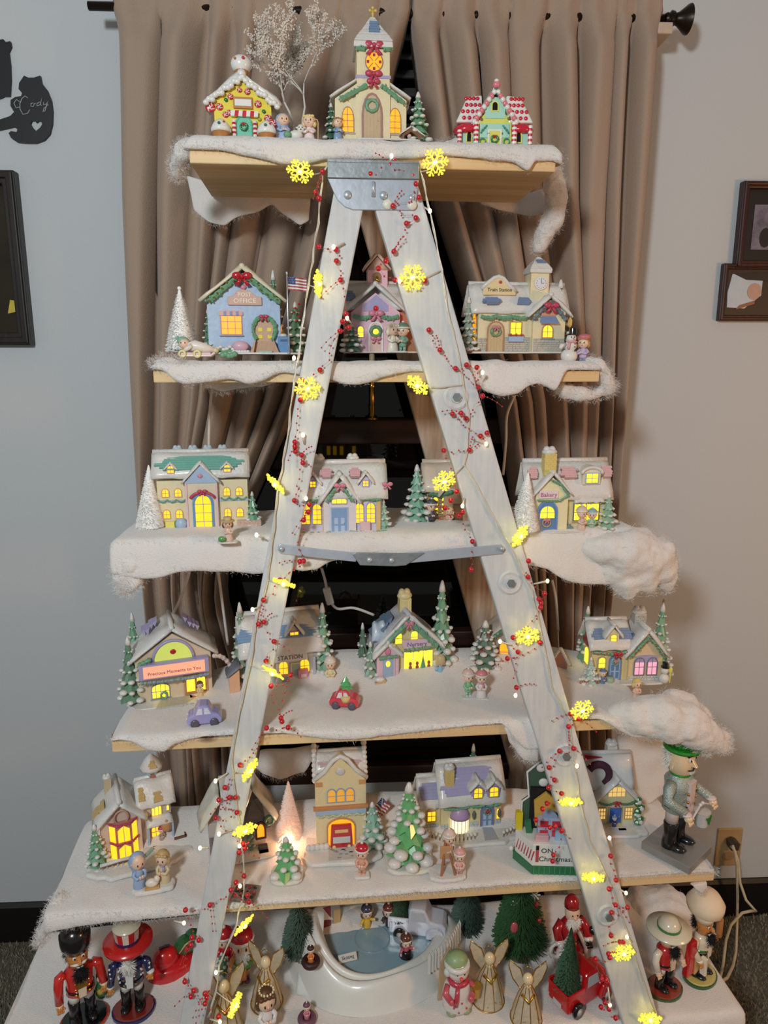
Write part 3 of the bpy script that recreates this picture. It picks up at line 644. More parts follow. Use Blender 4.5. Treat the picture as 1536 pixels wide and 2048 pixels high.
# ================================================================== TOYS: builder kit (units: photo pixels at the toy's own depth)
class Toy:
    def __init__(s, name, label, cat, px, py=None, k=None, Y=None, rz=0, group=None, lift=0, z=None):
        s.k = k; s.px = px; zt = (SZ[k]+(.008 if k == 2 else SNOW) if z is None else z)+lift
        if Y is not None and py is not None: p = atY(px, py, Y)
        elif Y is None: p = atZ(px, py, zt)
        else:
            p = Vector((0, Y, zt))
            for _ in range(5): p.x += (px-_vpix(p)[0])*mpp(p)
        s.py = _vpix(p)[1] if py is None else py
        s.p = p; s.s = mpp(p); v = (1024-_vpix(p)[1])/FPX; s.sz = s.s/(cos(PITCH)+v*sin(PITCH)); s.K = (HC-p.z)/p.y*s.s/s.sz
        s.root = empty(name, p, rad(rz)); tag(s.root, label, cat, group)
    def add(s, name, g, mats, parent=None, smooth=False, bev=0, auto=False, label=None):
        o = mesh_obj(name, g, mats, parent or s.root, smooth, (s.s, s.s, s.sz))
        if bev: bevel(o, bev*s.s)
        if auto: autosmooth(o, auto if auto is not True else 35)
        if label: o['label'] = label
        return o
    def X(s, px): return px-s.px
    def Z(s, py, y=0): return s.py-py-s.K*y
    def zz(s, za, y): return za - s.K*y           # apparent height in the photo -> height at local depth y
    def text(s, body, size, mat, x, y, z, parent=None, rot=(PI/2, 0, 0), sx=1, name='lettering', shear=0):
        return text_obj(name, body, size*s.s, mat, parent or s.root, (x*s.s, y*s.s, z*s.sz), .25*s.s, rot, sx=sx, shear=shear)
    # ---- building parts
    def window(s, x, z, w, h, y=0, kind='flat', nx=2, nz=2, frame=None, pane=None, fw=2.0, sill=None, parent=None, swag=None):
        po = arch(x, z, w, h, kind); pi = inset(po, fw); frame = frame or CREAM
        o = s.add('window', G().ring(po, pi, y-1.6, y+.6), frame, parent)
        s.add('pane', G().prism(inset(po, fw*.7), y-.5, y+.3), pane or LIT, o)
        g = G()
        for i in range(1, nx): xx = x-w/2+w*i/nx; g.box(xx-.5, xx+.5, y-1.3, y-.4, z+fw*.8, z+h-fw*.8)
        for i in range(1, nz): zz = z+h*i/nz*(.92 if kind != 'flat' else 1); g.box(x-w/2+fw*.8, x+w/2-fw*.8, y-1.3, y-.4, zz-.5, zz+.5)
        if nx > 1 or nz > 1: s.add('glazing_bars', g, frame, o)
        if sill: s.add('sill', G().box(x-w/2-2, x+w/2+2, y-3.2, y+.2, z-2.6, z), sill, o, bev=.6)
        return o
    def door(s, x, z, w, h, y=0, kind='round', col=None, frame=None, fw=2.6, panels=True, knob=True, panelc=None, planks=0):
        po = arch(x, z, w, h, kind); col = col or BLUE
        o = s.add('door', G().prism(inset(po, fw*.6), y-1.2, y+.4), col)
        s.add('door_frame', G().ring(po, inset(po, fw), y-2.2, y+.6), frame or BROWN, o)
        if panels:
            g = G()
            for i in (-1, 1):
                for a, b in ((.10, .34), (.40, .62)): g.box(x+i*w*.19-w*.11, x+i*w*.19+w*.11, y-1.8, y-1.1, z+h*a, z+h*b)
            s.add('door_panels', g, panelc or col, o)
        if planks:
            g = G()
            for i in range(planks): a = x-w/2+fw+(w-2*fw)*i/planks; g.box(a+.3, a+(w-2*fw)/planks-.3, y-1.6, y-1.1, z+1, z+h*.62)
            s.add('door_planks', g, panelc or col, o)
        if knob: s.add('knob', G().ball(x+w*.28, y-2, z+h*.42, .9, n=8, m=5), GOLD, o)
        return o
    def bow(s, x, y, z, r, mat=None, parent=None):
        g = G()
        for i in (-1, 1):
            g.ball(x+i*r*.62, y, z+r*.12, r*.62, r*.32, r*.46, 9, 6)
            g.prism([(x+i*r*.1, z), (x+i*r*.95, z-r*.95), (x+i*r*.45, z-r*1.1), (x-i*r*.05, z-r*.2)], y-r*.16, y+r*.16)
        g.ball(x, y-r*.2, z, r*.27, n=8, m=5)
        return s.add('bow', g, mat or ROSE, parent, True)
    def wreath(s, x, y, z, R, r=None, mat=None, parent=None, bow=None):
        r = r or R*.3
        o = s.add('wreath', G().torus(x, y, z, R, r, 18, 6, .7, int(x*7+z)), mat or GREEN, parent, True)
        if bow: s.bow(x, y-r, z+R*bow[0], bow[1], bow[2] if len(bow) > 2 else None, o)
        return o
    def garland(s, pts, r, mat=None, berries=None, seed=0, parent=None, name='garland'):
        g = G(); rr = random.Random(seed+len(pts)); P3 = [Vector(p) for p in pts]; full = []
        for a, b in zip(P3, P3[1:]):
            n = max(2, int((b-a).length/(r*.9)))
            full += [a.lerp(b, i/n) for i in range(n)]
        full.append(P3[-1]); g.tube(full, [r*rr.uniform(.7, 1.25) for _ in full], 6)
        for p in full[::1]:
            for _ in range(2):
                q = p+Vector((rr.uniform(-1, 1), rr.uniform(-1, .2), rr.uniform(-1, 1)))*r*.9; g.ball(q.x, q.y, q.z, r*rr.uniform(.3, .5), n=5, m=4)
        o = s.add(name, g, mat or GREEN, parent)
        if berries:
            gb = G()
            for p in full[1::2]: gb.ball(p.x+rr.uniform(-1, 1)*r*.6, p.y-r*1.05, p.z+rr.uniform(-1, 1)*r*.6, r*.38, n=6, m=4)
            q = s.add('berries', gb, berries, o); q['kind'] = 'stuff'
        return o
    def scallop(s, x0, x1, z, dip, r, n, y, mat=None):
        pts = []
        for i in range(n):
            for j in range(5): t = j/5; pts.append((x0+(x1-x0)*(i+t)/n, y, z-dip*sin(PI*t)))
        pts.append((x1, y, z)); return s.garland(pts, r, mat)
    def gable(s, xc, hw, z0, ze, zp, y0, y1, mat, name='wall', bev=.6, parent=None):    # gable-fronted block
        return s.add(name, G().prism([(xc-hw, z0), (xc+hw, z0), (xc+hw, ze), (xc, zp), (xc-hw, ze)], y0, y1), mat, parent, bev=bev)
    def roof_front(s, xc, hw, ze, zp, y0, y1, th, mat=None, name='roof', wave=1.2, seed=0, parent=None, ov=0):
        g = G(); sl = (zp-ze)/hw
        for i in (-1, 1):
            A = (xc+i*(hw+ov), y0, ze-sl*ov); B = (xc+i*(hw+ov), y1, ze-sl*ov); g.slab(A, B, (xc, y1, zp), (xc, y0, zp), th, 8, 5, wave, seed+i)
        g.tube([(xc, y0+th*.2, zp+th*.65), (xc, y1-th*.2, zp+th*.65)], th*.62, 8)
        return s.add(name, g, mat or SNOWM, parent, True)
    def roof_side(s, x0, x1, y0, ye, yr, y1, ze, zr, th, mat=None, name='roof', wave=1.2, seed=0, parent=None):   # ridge along x at depth yr
        g = G(); g.slab((x0, ye, ze), (x1, ye, ze), (x1, yr, zr), (x0, yr, zr), th, 14, 5, wave, seed)
        g.slab((x0, y1, ze), (x1, y1, ze), (x1, yr, zr), (x0, yr, zr), th, 10, 4, wave, seed+3)
        g.tube([(x0+th*.2, yr, zr+th*.6), (x1-th*.2, yr, zr+th*.6)], th*.6, 8)
        return s.add(name, g, mat or SNOWM, parent, True)
    def shingles(s, A, B, Cc, D, rows, mat, th, parent=None, seed=0, ragged=.12):     # exposed shingle rows on a slope, slightly proud
        A, B, Cc, D = map(Vector, (A, B, Cc, D)); rr = random.Random(seed); nrm = (B-A).cross(D-A).normalized()
        if nrm.z < 0: nrm = -nrm
        g = G()
        for j in range(rows):
            v0, v1 = j/rows, (j+1.12)/rows; l, r = rr.uniform(-ragged, ragged*.8), 1+rr.uniform(-ragged*.8, ragged)
            m = (j+.5)/rows; sh = abs(m-.5)*2; l += sh*sh*.14; r -= sh*sh*.14
            def at(u, v): return A.lerp(B, u).lerp(D.lerp(Cc, u), v)
            a, b, c, d = at(l, v0), at(r, v0), at(r, v1), at(l, v1); lo = nrm*(th+1.6); hi = nrm*(th+2.9)
            g.put([a+hi, b+hi, c+lo, d+lo, a+lo*.3, b+lo*.3], [(0, 1, 2, 3), (4, 5, 1, 0), (0, 3, 4), (1, 5, 2)])
        return s.add('roof_patch', g, mat, parent)
    def chimney(s, x, y, z0, z1, w, d, mat=None, cap=None, bricks=False):
        o = s.add('chimney', G().box(x-w/2, x+w/2, y-d/2, y+d/2, z0, z1), mat or YEL, bev=.5)
        if bricks:
            g = G(); n = max(3, int((z1-z0)/4))
            for j in range(n):
                zz = z0+(z1-z0)*j/n
                for i in range(3): a = x-w/2+w*(i+(j % 2)*.5)/3; g.box(a+.3, min(a+w/3-.3, x+w/2), y-d/2-.7, y-d/2+.2, zz+.4, zz+(z1-z0)/n-.4)
            s.add('bricks', g, mat or YEL, o)
        g = G().ball(x, y, z1+w*.12, w*.66, d*.66, w*.30, 10, 6); g.ball(x-w*.25, y, z1+w*.3, w*.3, n=8, m=5); g.ball(x+w*.2, y, z1+w*.28, w*.32, n=8, m=5)
        s.add('snow_cap', g, cap or SNOWM, o, True); return o
    def pine(s, x, y, z, h, r, tiers=5, mat=None, snow=True, name='snowy_tree', parent='root', seed=1, star=None, trunk=True):
        rr = random.Random(seed); g = G(); sn = G(); n = 14
        for t in range(tiers):
            f = t/tiers; z0 = z+h*(.06+.86*f); z1 = z+h*min(1, .06+.86*(f+1.75/tiers)); R = r*1.18*(1-f**1.25*.86); vs = [(x, y, z1)]; rim = []
            ph = rr.random()*6
            for i in range(n):
                a = 2*PI*i/n+ph; q = R*((1.0 if i % 2 == 0 else .74)+rr.uniform(-.09, .09)); rim.append((x+q*cos(a), y+q*sin(a), z0-(h*.03 if i % 2 == 0 else -h*.012)+rr.uniform(-.01, .01)*h))
            vs += rim+[(x, y, z0+h*.03)]
            g.put(vs, [(0, 1+i, 1+(i+1) % n) for i in range(n)]+[(n+1, 1+(i+1) % n, 1+i) for i in range(n)])
            for i in range(0, n, 2):
                if rr.random() < .86:
                    p = rim[i]; m = .80; q = R*.30*rr.uniform(.75, 1.2); m = .86; sn.ball(x+(p[0]-x)*m, y+(p[1]-y)*m, p[2]+(z1-p[2])*(1-m)+h*.008, q, q, q*.58, 8, 5)
        sn.lathe([(r*.26, h*.88), (r*.2, h*.93), (r*.1, h*.985), (.05, h*1.0)], x, y, z, 9)
        if trunk: g.lathe([(r*.16, 0), (r*.13, h*.12)], x, y, z, 7)
        if parent == 'root': o = s.add(name, g, mat or GREEN)
        else: o = s.add(name, g, mat or GREEN, parent)
        if snow: s.add('snow', sn, SNOWM, o, True)
        if star: s.add('star', G().prism([(x+(4 if i % 2 == 0 else 1.7)*sin(PI*i/5), z+h+3+(4 if i % 2 == 0 else 1.7)*cos(PI*i/5)) for i in range(10)], y-.8, y+.8), star, o)
        return o
    def brush(s, x, y, z, h, r, n, mat, core=None, name='bristles', seed=3, shape=1.0, base=None, tip=None):
        rr = random.Random(seed); g = G(); c = G()
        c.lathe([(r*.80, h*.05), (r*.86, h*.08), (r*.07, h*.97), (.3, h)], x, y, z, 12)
        for _ in range(n):
            t = 1-math.sqrt(rr.random()*.999); t = t*.94+.05; a = rr.uniform(0, 2*PI); R = r*(1-t)**shape+1.0; R *= rr.uniform(.82, 1.1); zz = z+h*t
            e = (x+R*cos(a), y+R*sin(a), zz-h*.02+rr.uniform(-.02, .03)*h); wv = .5+.02*r
            ta = (-sin(a)*wv, cos(a)*wv)
            g.put([(x+ta[0]*.5, y+ta[1]*.5, zz), (x-ta[0]*.5, y-ta[1]*.5, zz+.4), (e[0]-ta[0]*.6, e[1]-ta[1]*.6, e[2]+.3), (e[0]+ta[0]*.6, e[1]+ta[1]*.6, e[2]-.3)], [(0, 1, 2, 3)])
        o = mesh_obj(name, g, mat, s.root, False, (s.s, s.s, s.sz), normals=False)
        o['kind'] = 'stuff'
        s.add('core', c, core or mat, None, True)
        s.add('trunk', G().lathe([(r*.13+.6, 0), (r*.10+.6, h*.10)], x, y, z, 8), base or BROWN)
        if tip: s.add('tip', G().ball(x, y, z+h, tip, n=8, m=6), mat, None, True)
        return o
    # ---- little people: head with face and hair, one continuous body with two arms, optional hat
    def child(s, x, y, z, h, coat, hair=None, hat=None, hood=None, rz=0, arms='front', skirt=True, legs=None, name='person', parent=None, seed=0, scarf=None, sitting=False, top=True):
        mtx = Matrix.Translation((x, y, z)) @ Matrix.Rotation(rad(rz), 4, 'Z')
        rt = parent
        hd = h*.225                                         # big toy-like head
        g = G(); body = [(h*.20, 0), (h*.215, h*.03), (h*.19, h*.20), (h*.135, h*.42), (h*.125, h*.50), (h*.07, h*.575), (h*.05, h*.62)]
        if not skirt: body = [(h*.13, h*.18), (h*.145, h*.24), (h*.14, h*.42), (h*.12, h*.50), (h*.07, h*.575), (h*.05, h*.62)]
        g.lathe(body, n=14, sy=.85)
        for i in (-1, 1):
            if arms == 'front': pth = [(i*h*.10, 0, h*.53), (i*h*.20, -h*.04, h*.42), (i*h*.13, -h*.16, h*.36), (i*h*.04, -h*.19, h*.40)]
            elif arms == 'down': pth = [(i*h*.10, 0, h*.53), (i*h*.19, -h*.01, h*.42), (i*h*.22, -h*.04, h*.30)]
            else: pth = [(i*h*.10, 0, h*.53), (i*h*.21, -h*.06, h*.50), (i*h*.26, -h*.14, h*.56 if i == 1 else h*.44)]
            g.tube(pth, [h*.06, h*.058, h*.05, h*.045][:len(pth)], 8)
        g.move(mtx); nm = 'body'
        b = s.add(nm, g, coat, rt, True)
        hg = G()
        for i in (-1, 1):
            q = [(i*h*.04, -h*.20, h*.405)] if arms == 'front' else ([(i*h*.225, -h*.05, h*.27)] if arms == 'down' else [(i*h*.27, -h*.16, h*.57 if i == 1 else h*.43)])
            hg = G() if i == 1 and hg.v and s.add('hand', hg.move(mtx), SKIN, b, True) else hg; hg.ball(*q[0], h*.042, n=7, m=5)
            for f in range(4): hg.tube([q[0], (q[0][0]+(f-1.5)*h*.018, q[0][1]-h*.03, q[0][2]-h*.045)], h*.011, 5)
            hg.tube([q[0], (q[0][0]-i*h*.05, q[0][1]-h*.02, q[0][2]-.0)], h*.012, 5)
        hg.move(mtx); s.add('hand', hg, SKIN, b, True)
        if not skirt or legs:
            lg = G()
            for i in (-1, 1): lg.tube([(i*h*.065, 0, h*.26), (i*h*.07, 0, h*.05)], [h*.065, h*.055], 8); lg.ball(i*h*.07, -h*.035, h*.035, h*.06, h*.085, h*.036, 8, 5)
            lg.move(mtx); s.add('legs', lg, legs or coat, b, True)
        zc = h*.775; f = G(); f.ball(0, 0, zc, hd*.94, hd*.9, hd, 14, 10); f.ball(0, -hd*.9, zc-hd*.12, hd*.10, n=6, m=5)
        for i in (-1, 1): f.ball(i*hd*.93, 0, zc-hd*.05, hd*.16, hd*.1, hd*.2, 6, 5)
        f.mat(1)
        for i in (-1, 1): f.ball(i*hd*.34, -hd*.83, zc-hd*.02, hd*.10, hd*.07, hd*.17, 7, 5)
        f.mat(2); f.tube([(-hd*.16, -hd*.83, zc-hd*.40), (0, -hd*.86, zc-hd*.46), (hd*.16, -hd*.83, zc-hd*.40)], hd*.035, 5)
        f.move(mtx); hdO = s.add('head', f, [SKIN, M((70, 46, 30), .3), M((196, 90, 84), .5)], b, True)
        if hair:
            k = G(); k.ball(0, hd*.16, zc+hd*.14, hd*1.04, hd*.96, hd*.98, 12, 8)
            for i in (-1, 1): k.ball(i*hd*.82, hd*.12, zc-hd*.35, hd*.34, hd*.4, hd*.6, 8, 6)
            for i in range(4): k.ball((i-1.5)*hd*.42, -hd*.58, zc+hd*.62, hd*.30, hd*.26, hd*.22, 7, 5)
            k.move(mtx); s.add('hair', k, hair, hdO, True)
        if hat:
            k = G(); k.lathe([(hd*1.06, zc+hd*.38), (hd*1.08, zc+hd*.62), (hd*.92, zc+hd*.98), (hd*.5, zc+hd*1.28), (.02, zc+hd*1.36)], 0, hd*.08, n=12, sy=.97)
            k.mat(1).torus(0, 0, 0, hd*1.0, hd*.17, 14, 6)
            n0 = len(k.v)-14*6
            for i in range(n0, len(k.v)): vx = k.v[i]; k.v[i] = (vx[0], vx[2]+hd*.08, vx[1]+zc+hd*.44)
            k.ball(0, hd*.08, zc+hd*1.4, hd*.24, n=8, m=6)
            k.move(mtx); s.add('hat', k, [hat, WHITE], hdO, True)
        if hood:
            k = G(); n0 = 0; k.lathe([(h*.19, h*.30), (h*.17, h*.50), (hd*1.1, zc-hd*.5), (hd*1.2, zc+hd*.1), (hd*1.0, zc+hd*.75), (hd*.45, zc+hd*1.14), (.02, zc+hd*1.2)], 0, hd*.42, n=14, sy=.72)
            k.move(mtx); s.add('hood', k, hood, hdO, True)
        if scarf:
            k = G().torus(0, 0, 0, h*.085, h*.04, 12, 6); 
            for i in range(len(k.v)): vx = k.v[i]; k.v[i] = (vx[0], vx[2], vx[1]+h*.57)
            k.prism([(h*.02, h*.56), (h*.09, h*.56), (h*.11, h*.38), (h*.04, h*.38)], -h*.14, -h*.11); k.move(mtx); s.add('scarf', k, scarf, b, True)
        return b
    def base(s, x0, x1, y0, y1, th, mat=None, seed=0, name='snow_base', wob=.06):
        rr = random.Random(seed); n = 26; cx, cy = (x0+x1)/2, (y0+y1)/2; pts = []
        for i in range(n):
            a = 2*PI*i/n; q = 1+rr.uniform(-wob, wob); c_, s_ = cos(a), sin(a); e = .55
            pts.append((cx+(x1-x0)/2*q*math.copysign(abs(c_)**e, c_), cy+(y1-y0)/2*q*math.copysign(abs(s_)**e, s_)))
        return s.add(name, G().prism(pts, 0, th, 'z', .985), mat or SNOWM, bev=th*.42)
    def stones(s, x0, x1, y, z0, z1, mat, seed=0, parent=None, name='stones', size=7):    # field stones proud of a wall face
        rr = random.Random(seed); g = G(); z = z0
        while z < z1-1:
            hh = rr.uniform(.6, 1)*size*.7; x = x0
            while x < x1-1:
                ww = min(rr.uniform(.7, 1.4)*size, x1-x); g.box(x+.4, x+ww-.4, y-1.0-rr.random()*.5, y+.2, z+.4, min(z+hh, z1)-.2); x += ww
            z += hh
        o = s.add(name, g, mat, parent, bev=.35); return o
def _vpix(p):
    D = p.x*_F[0]+p.y*_F[1]+(p.z-HC)*_F[2]
    return (768+FPX*(p.x*_R[0]+p.y*_R[1])/D, 1024-FPX*(p.x*_U[0]+p.y*_U[1]+(p.z-HC)*_U[2])/D)
# ================================================================== SHELF 1
BRW = M((250, 248, 244), .9, .03)
# ---- church
t = Toy('toy_church', 'cream church with a tall steeple, round rose window and lit gothic windows', 'toy house', 742, 286, 1, 1.282); X, Z = t.X, t.Z
D = 84
t.gable(0, 71, 0, Z(200), Z(150), 0, D, CREAM)
t.add('door_bay', G().box(X(712), X(780), -5, 10, 0, Z(172)), CREAM, bev=.6)
t.roof_front(0, 74, Z(196), Z(146), -4, D+2, 8, ov=4, seed=1)
tw = t.add('steeple', G().box(X(714), X(779), -7, 56, Z(178), Z(100)), CREAM, bev=.8)
g = G()
g.prism([(X(708), -14), (X(785), -14), (X(785), 63), (X(708), 63)], Z(104), Z(92), 'z', .98)
pr = [(38.5, Z(92)), (30, Z(76)), (22, Z(64)), (14, Z(50)), (8, Z(38)), (4, Z(32))]
for (r0, z0), (r1, z1) in zip(pr, pr[1:]):
    cx, cy = X(747), 24
    g.put([(cx-r0, cy-r0, z0), (cx+r0, cy-r0, z0), (cx+r0, cy+r0, z0), (cx-r0, cy+r0, z0), (cx-r1, cy-r1, z1), (cx+r1, cy-r1, z1), (cx+r1, cy+r1, z1), (cx-r1, cy+r1, z1)], [(0, 1, 5, 4), (1, 2, 6, 5), (2, 3, 7, 6), (3, 0, 4, 7), (4, 5, 6, 7), (3, 2, 1, 0)])
sr = t.add('steeple_roof', g, SNOWM, tw, bev=2)
t.shingles((X(738), 24-27, Z(73)), (X(760), 24-27, Z(73)), (X(757), 24-16, Z(48)), (X(741), 24-16, Z(48)), 4, cer((120, 150, 185)), 1.0, sr, 3)
g = G()
for dx, dz in ((0, 0), (0, 6.5), (0, -5), (-5.5, 1.5), (5.5, 1.5)): g.ball(X(748)+dx, 24, Z(20)+dz, 3.2, 2, 3.2, 8, 6)
g.tube([(X(748), 24, Z(34)), (X(748), 24, Z(18))], 2.2, 7); t.add('cross', g, M((214, 186, 96), .4), sr, True)
cw = [(X(748)+18*cos(2*PI*i/20), Z(130)+20*sin(2*PI*i/20)) for i in range(20)]
o = t.add('rose_window', G().ring(cw, inset(cw, 2.2), -9, -6), cer((170, 130, 110)), tw)
t.add('pane', G().prism(inset(cw, 1.5), -7.6, -6.6), LITO, o)
g = G()
for i in range(4):
    a = PI/2*i; cx, cz = X(748)+12*cos(a), Z(130)+13*sin(a); g.prism([(cx+3.6*cos(a+PI/4+k*PI/2), cz+3.8*sin(a+PI/4+k*PI/2)) for k in range(4)], -8.6, -7.5)
for i in range(4):
    a = PI/4+PI/2*i; g.tube([(X(748)+3*cos(a), -8, Z(130)+3*sin(a)), (X(748)+15*cos(a), -8, Z(130)+17*sin(a))], .6, 4)
t.add('tracery', g, cer((170, 40, 70)), o)
t.bow(X(748), -10, Z(100), 17, ROSE, tw); t.bow(X(747), -11, Z(155), 14, ROSE, tw); t.bow(X(746), -12, Z(170), 11, ROSE, tw)
t.garland([(X(713), -9, Z(106)), (X(730), -10, Z(107))], 5, seed=1); t.garland([(X(766), -10, Z(107)), (X(780), -9, Z(106))], 5, seed=2)
t.add('string_course', G().box(X(712), X(781), -8.5, -6.5, Z(162), Z(156)), LAV, tw)
t.garland([(X(733), -8, Z(176)), (X(708), -7, Z(190)), (X(683), -6, Z(203))], 5, seed=3); t.garland([(X(762), -8, Z(175)), (X(786), -7, Z(192)), (X(808), -6, Z(207))], 5, seed=4)
t.door(X(744), 1, 42, 96, -5.5, 'gothic', cer((206, 180, 140)), cer((170, 120, 110)), 4, panels=False, planks=5, panelc=cer((198, 170, 130)))
t.wreath(X(744), -8, Z(215), 11, 3.6)
for x in (696, 790): t.window(X(x), Z(267), 25, 52, 0, 'gothic', 2, 4, cer((176, 130, 96)), LITO, 1.8, STONE)

sg = G().prism([(12, Z(262)), (30, Z(262)), (30, Z(232)), (21, Z(226)), (12, Z(232))], 70.6, 72.2, 'x'); t.add('side_window', sg, M((255, 150, 110), .4, .2, 0, 60, emit=.8))
for i in range(3): t.add('step', G().box(X(716)-i*2, X(776)+i*2, -10-i*5, -2, 0, 5-i*1.5), cer((178, 186, 200)), bev=.6)
t.pine(X(837), 6, 0, 107, 22, 6, seed=4); t.pine(X(663), 2, 0, 78, 14, 5, cer((60, 104, 76)), seed=5)
t.child(X(676), -8, 0, 46, cer((130, 160, 196)), hair=cer((170, 130, 80)), rz=20, seed=2)
g = G().prism([(X(797), 0), (X(803), 14), (X(822), 29), (X(845), 12), (X(840), 0), (X(834), 0), (X(834), 10), (X(821), 20), (X(808), 12), (X(806), 0)], -16, 0); st = t.add('nativity_stable', g, BROWN, bev=.5)
g = G(); g.slab((X(798), -18, 13), (X(798), 2, 13), (X(822), 2, 29), (X(822), -18, 29), 3.5, 5, 4, .6, 3).slab((X(848), -18, 11), (X(848), 2, 11), (X(822), 2, 29), (X(822), -18, 29), 3.5, 5, 4, .6, 4); t.add('snow', g, SNOWM, st, True)
t.child(X(818), -10, 0, 17, LAV, hood=LBLUE, parent=None)
t.base(X(705), X(845), -24, 4, 3.5, seed=3)

# ---- ice-cream gingerbread house
t = Toy('gingerbread_house', 'yellow gingerbread house with a cupcake chimney and white icing roof', 'toy house', 488, 284, 1, 1.285, rz=3); X, Z = t.X, t.Z
GY = gloss((238, 220, 80)); ICE = gloss((236, 234, 228)); CONE = cer((190, 120, 50)); CRED = gloss((206, 34, 56)); CG = gloss((40, 120, 60))
t.gable(0, 56, 0, Z(206), Z(164), 0, 64, GY)
t.roof_front(0, 62, Z(206), Z(158), -7, 66, 13, ICE, ov=8, seed=4, wave=2.5)
g = G()
for i in range(12):
    q = i/11; g.ball(X(418)+q*68, -8, Z(212)+q*50+3*sin(i*2.3), 6.5, 6, 6, 8, 5); g.ball(X(556)-q*66, -8, Z(214)+q*52+3*sin(i*1.9), 6.5, 6, 6, 8, 5)
t.add('icing_edge', g, ICE, None, True)
o = t.add('cupcake_chimney', G().lathe([(9, Z(152)), (15, Z(133)), (16, Z(131))], X(487), 26, 0, 14), CONE, auto=True)
g = G().ball(X(487), 26, Z(122), 21, 20, 19, 14, 10); g.mat(1).ball(X(492), 6, Z(116), 3.2, n=8, m=6).mat(2).ball(X(476), 8, Z(117), 2.6, n=8, m=6); t.add('icing_swirl', g, [ICE, CRED, CONE], o, True)
o = t.add('sign_board', G().box(X(470), X(508), -4, 0, Z(219), Z(196)), CONE, bev=1); t.add('sign_face', G().box(X(473), X(505), -5, -3.5, Z(214), Z(201)), ICE, o)
t.door(X(489), 0, 33, 52, -1, 'round', gloss((120, 206, 176)), gloss((90, 190, 160)), 3, panels=False)
t.add('door_mat', G().box(X(484), X(495), -4, -2, 0, 13), gloss((236, 150, 170)), bev=.8)
t.wreath(X(489), -4, Z(255), 6.5, 2.2, CG, None, (.9, 4, CRED))
def cane(t, x, z0, z1, r, y, n=9):
    g = G()
    for i in range(n): a = z0+(z1-z0)*i/n; b = z0+(z1-z0)*(i+1)/n; g.mat(i % 2).tube([(x, y, a), (x, y, b)], r, 9)
    return t.add('candy_cane', g, [ICE, CRED])
cane(t, X(470), 0, Z(243), 4.2, -5); cane(t, X(511), 0, Z(243), 4.2, -5)
g = G()
for i in range(7): g.mat(i % 2).prism([(X(464)+i*7.6, Z(236)), (X(464)+i*7.6+7.6, Z(236)), (X(466)+i*7.4+7.6, Z(225)), (X(466)+i*7.4, Z(225))], -10, -3)
t.add('awning', g, [ICE, CRED])
for x, y_ in ((445, 262), (534, 262)):
    o = t.add('cupcake', G().lathe([(14, 0), (18, 13), (18.5, 14)], X(x), -16, 0, 14), CONE, auto=True)
    g = G().lathe([(19, 12), (20, 18), (15, 29), (7, 37), (1, 40)], X(x), -16, 0, 14); g.mat(1).ball(X(x)-2, -34, 25, 3.2, n=8, m=6).mat(2).ball(X(x)+7, -30, 29, 2.2, n=8, m=6); t.add('icing_swirl', g, [ICE, CG, CRED], o, True)
rr = random.Random(5)
for i, (x, y_, r, c) in enumerate([(425, 219, 10, CRED), (443, 217, 7, CRED), (465, 196, 6, CRED), (483, 182, 5, CRED), (498, 185, 6, CRED), (518, 208, 7, CRED), (454, 232, 6, CRED), (537, 236, 8, CRED), (547, 245, 8, CRED), (456, 203, 4, CG), (529, 222, 4, CG), (520, 238, 4, cer((170, 170, 50))), (462, 228, 6, CRED)]):
    g = G().lathe([(r, 0), (r, 2.4), (r*.8, 3.6), (.1, 3.8)], n=12)
    if c is CRED:
        for k in range(4): a = PI/2*k+.4; g.mat(1).tube([(0, 0, 4), (r*.5*cos(a), r*.5*sin(a), 4.1), (r*.9*cos(a+.9), r*.9*sin(a+.9), 3)], r*.14, 5)
    g.move(Matrix.Translation((X(x), -.3, Z(y_))) @ Matrix.Rotation(PI/2, 4, 'X')); t.add('candy', g, [c, ICE], None, True)

# ---- candy house on the right
t = Toy('candy_house', 'pastel candy house with red dotted roofs and striped candy pillars', 'toy house', 988, 300, 1, 1.275, rz=-3); X, Z = t.X, t.Z
CY = gloss((226, 226, 110)); CM = gloss((176, 224, 206))
t.gable(0, 34, 0, Z(246), Z(200), 0, 50, CY)
t.add('gable_panel', G().prism(arch(0, Z(238), 40, 42, 'gothic'), -2, 1), CM, bev=.6)
t.add('lower_panel', G().box(-30, 30, -2, 1, Z(276), Z(248)), CM, bev=.6)
t.roof_front(0, 38, Z(248), Z(186), -5, 52, 9, ICE, ov=4, seed=6)
g = G()
for i in range(9):
    q = i/8
    for sgn in (-1, 1): g.mat(i % 2).ball(sgn*(42-q*38), -6, Z(246)+q*58, 5.2, 4.5, 5.6, 8, 6)
g.mat(1).ball(0, -5, Z(174), 8, 7, 7, 10, 6).mat(0).ball(0, -5, Z(166), 5, 5, 4, 8, 5); t.add('candy_edging', g, [ICE, gloss((230, 130, 140))], None, True)
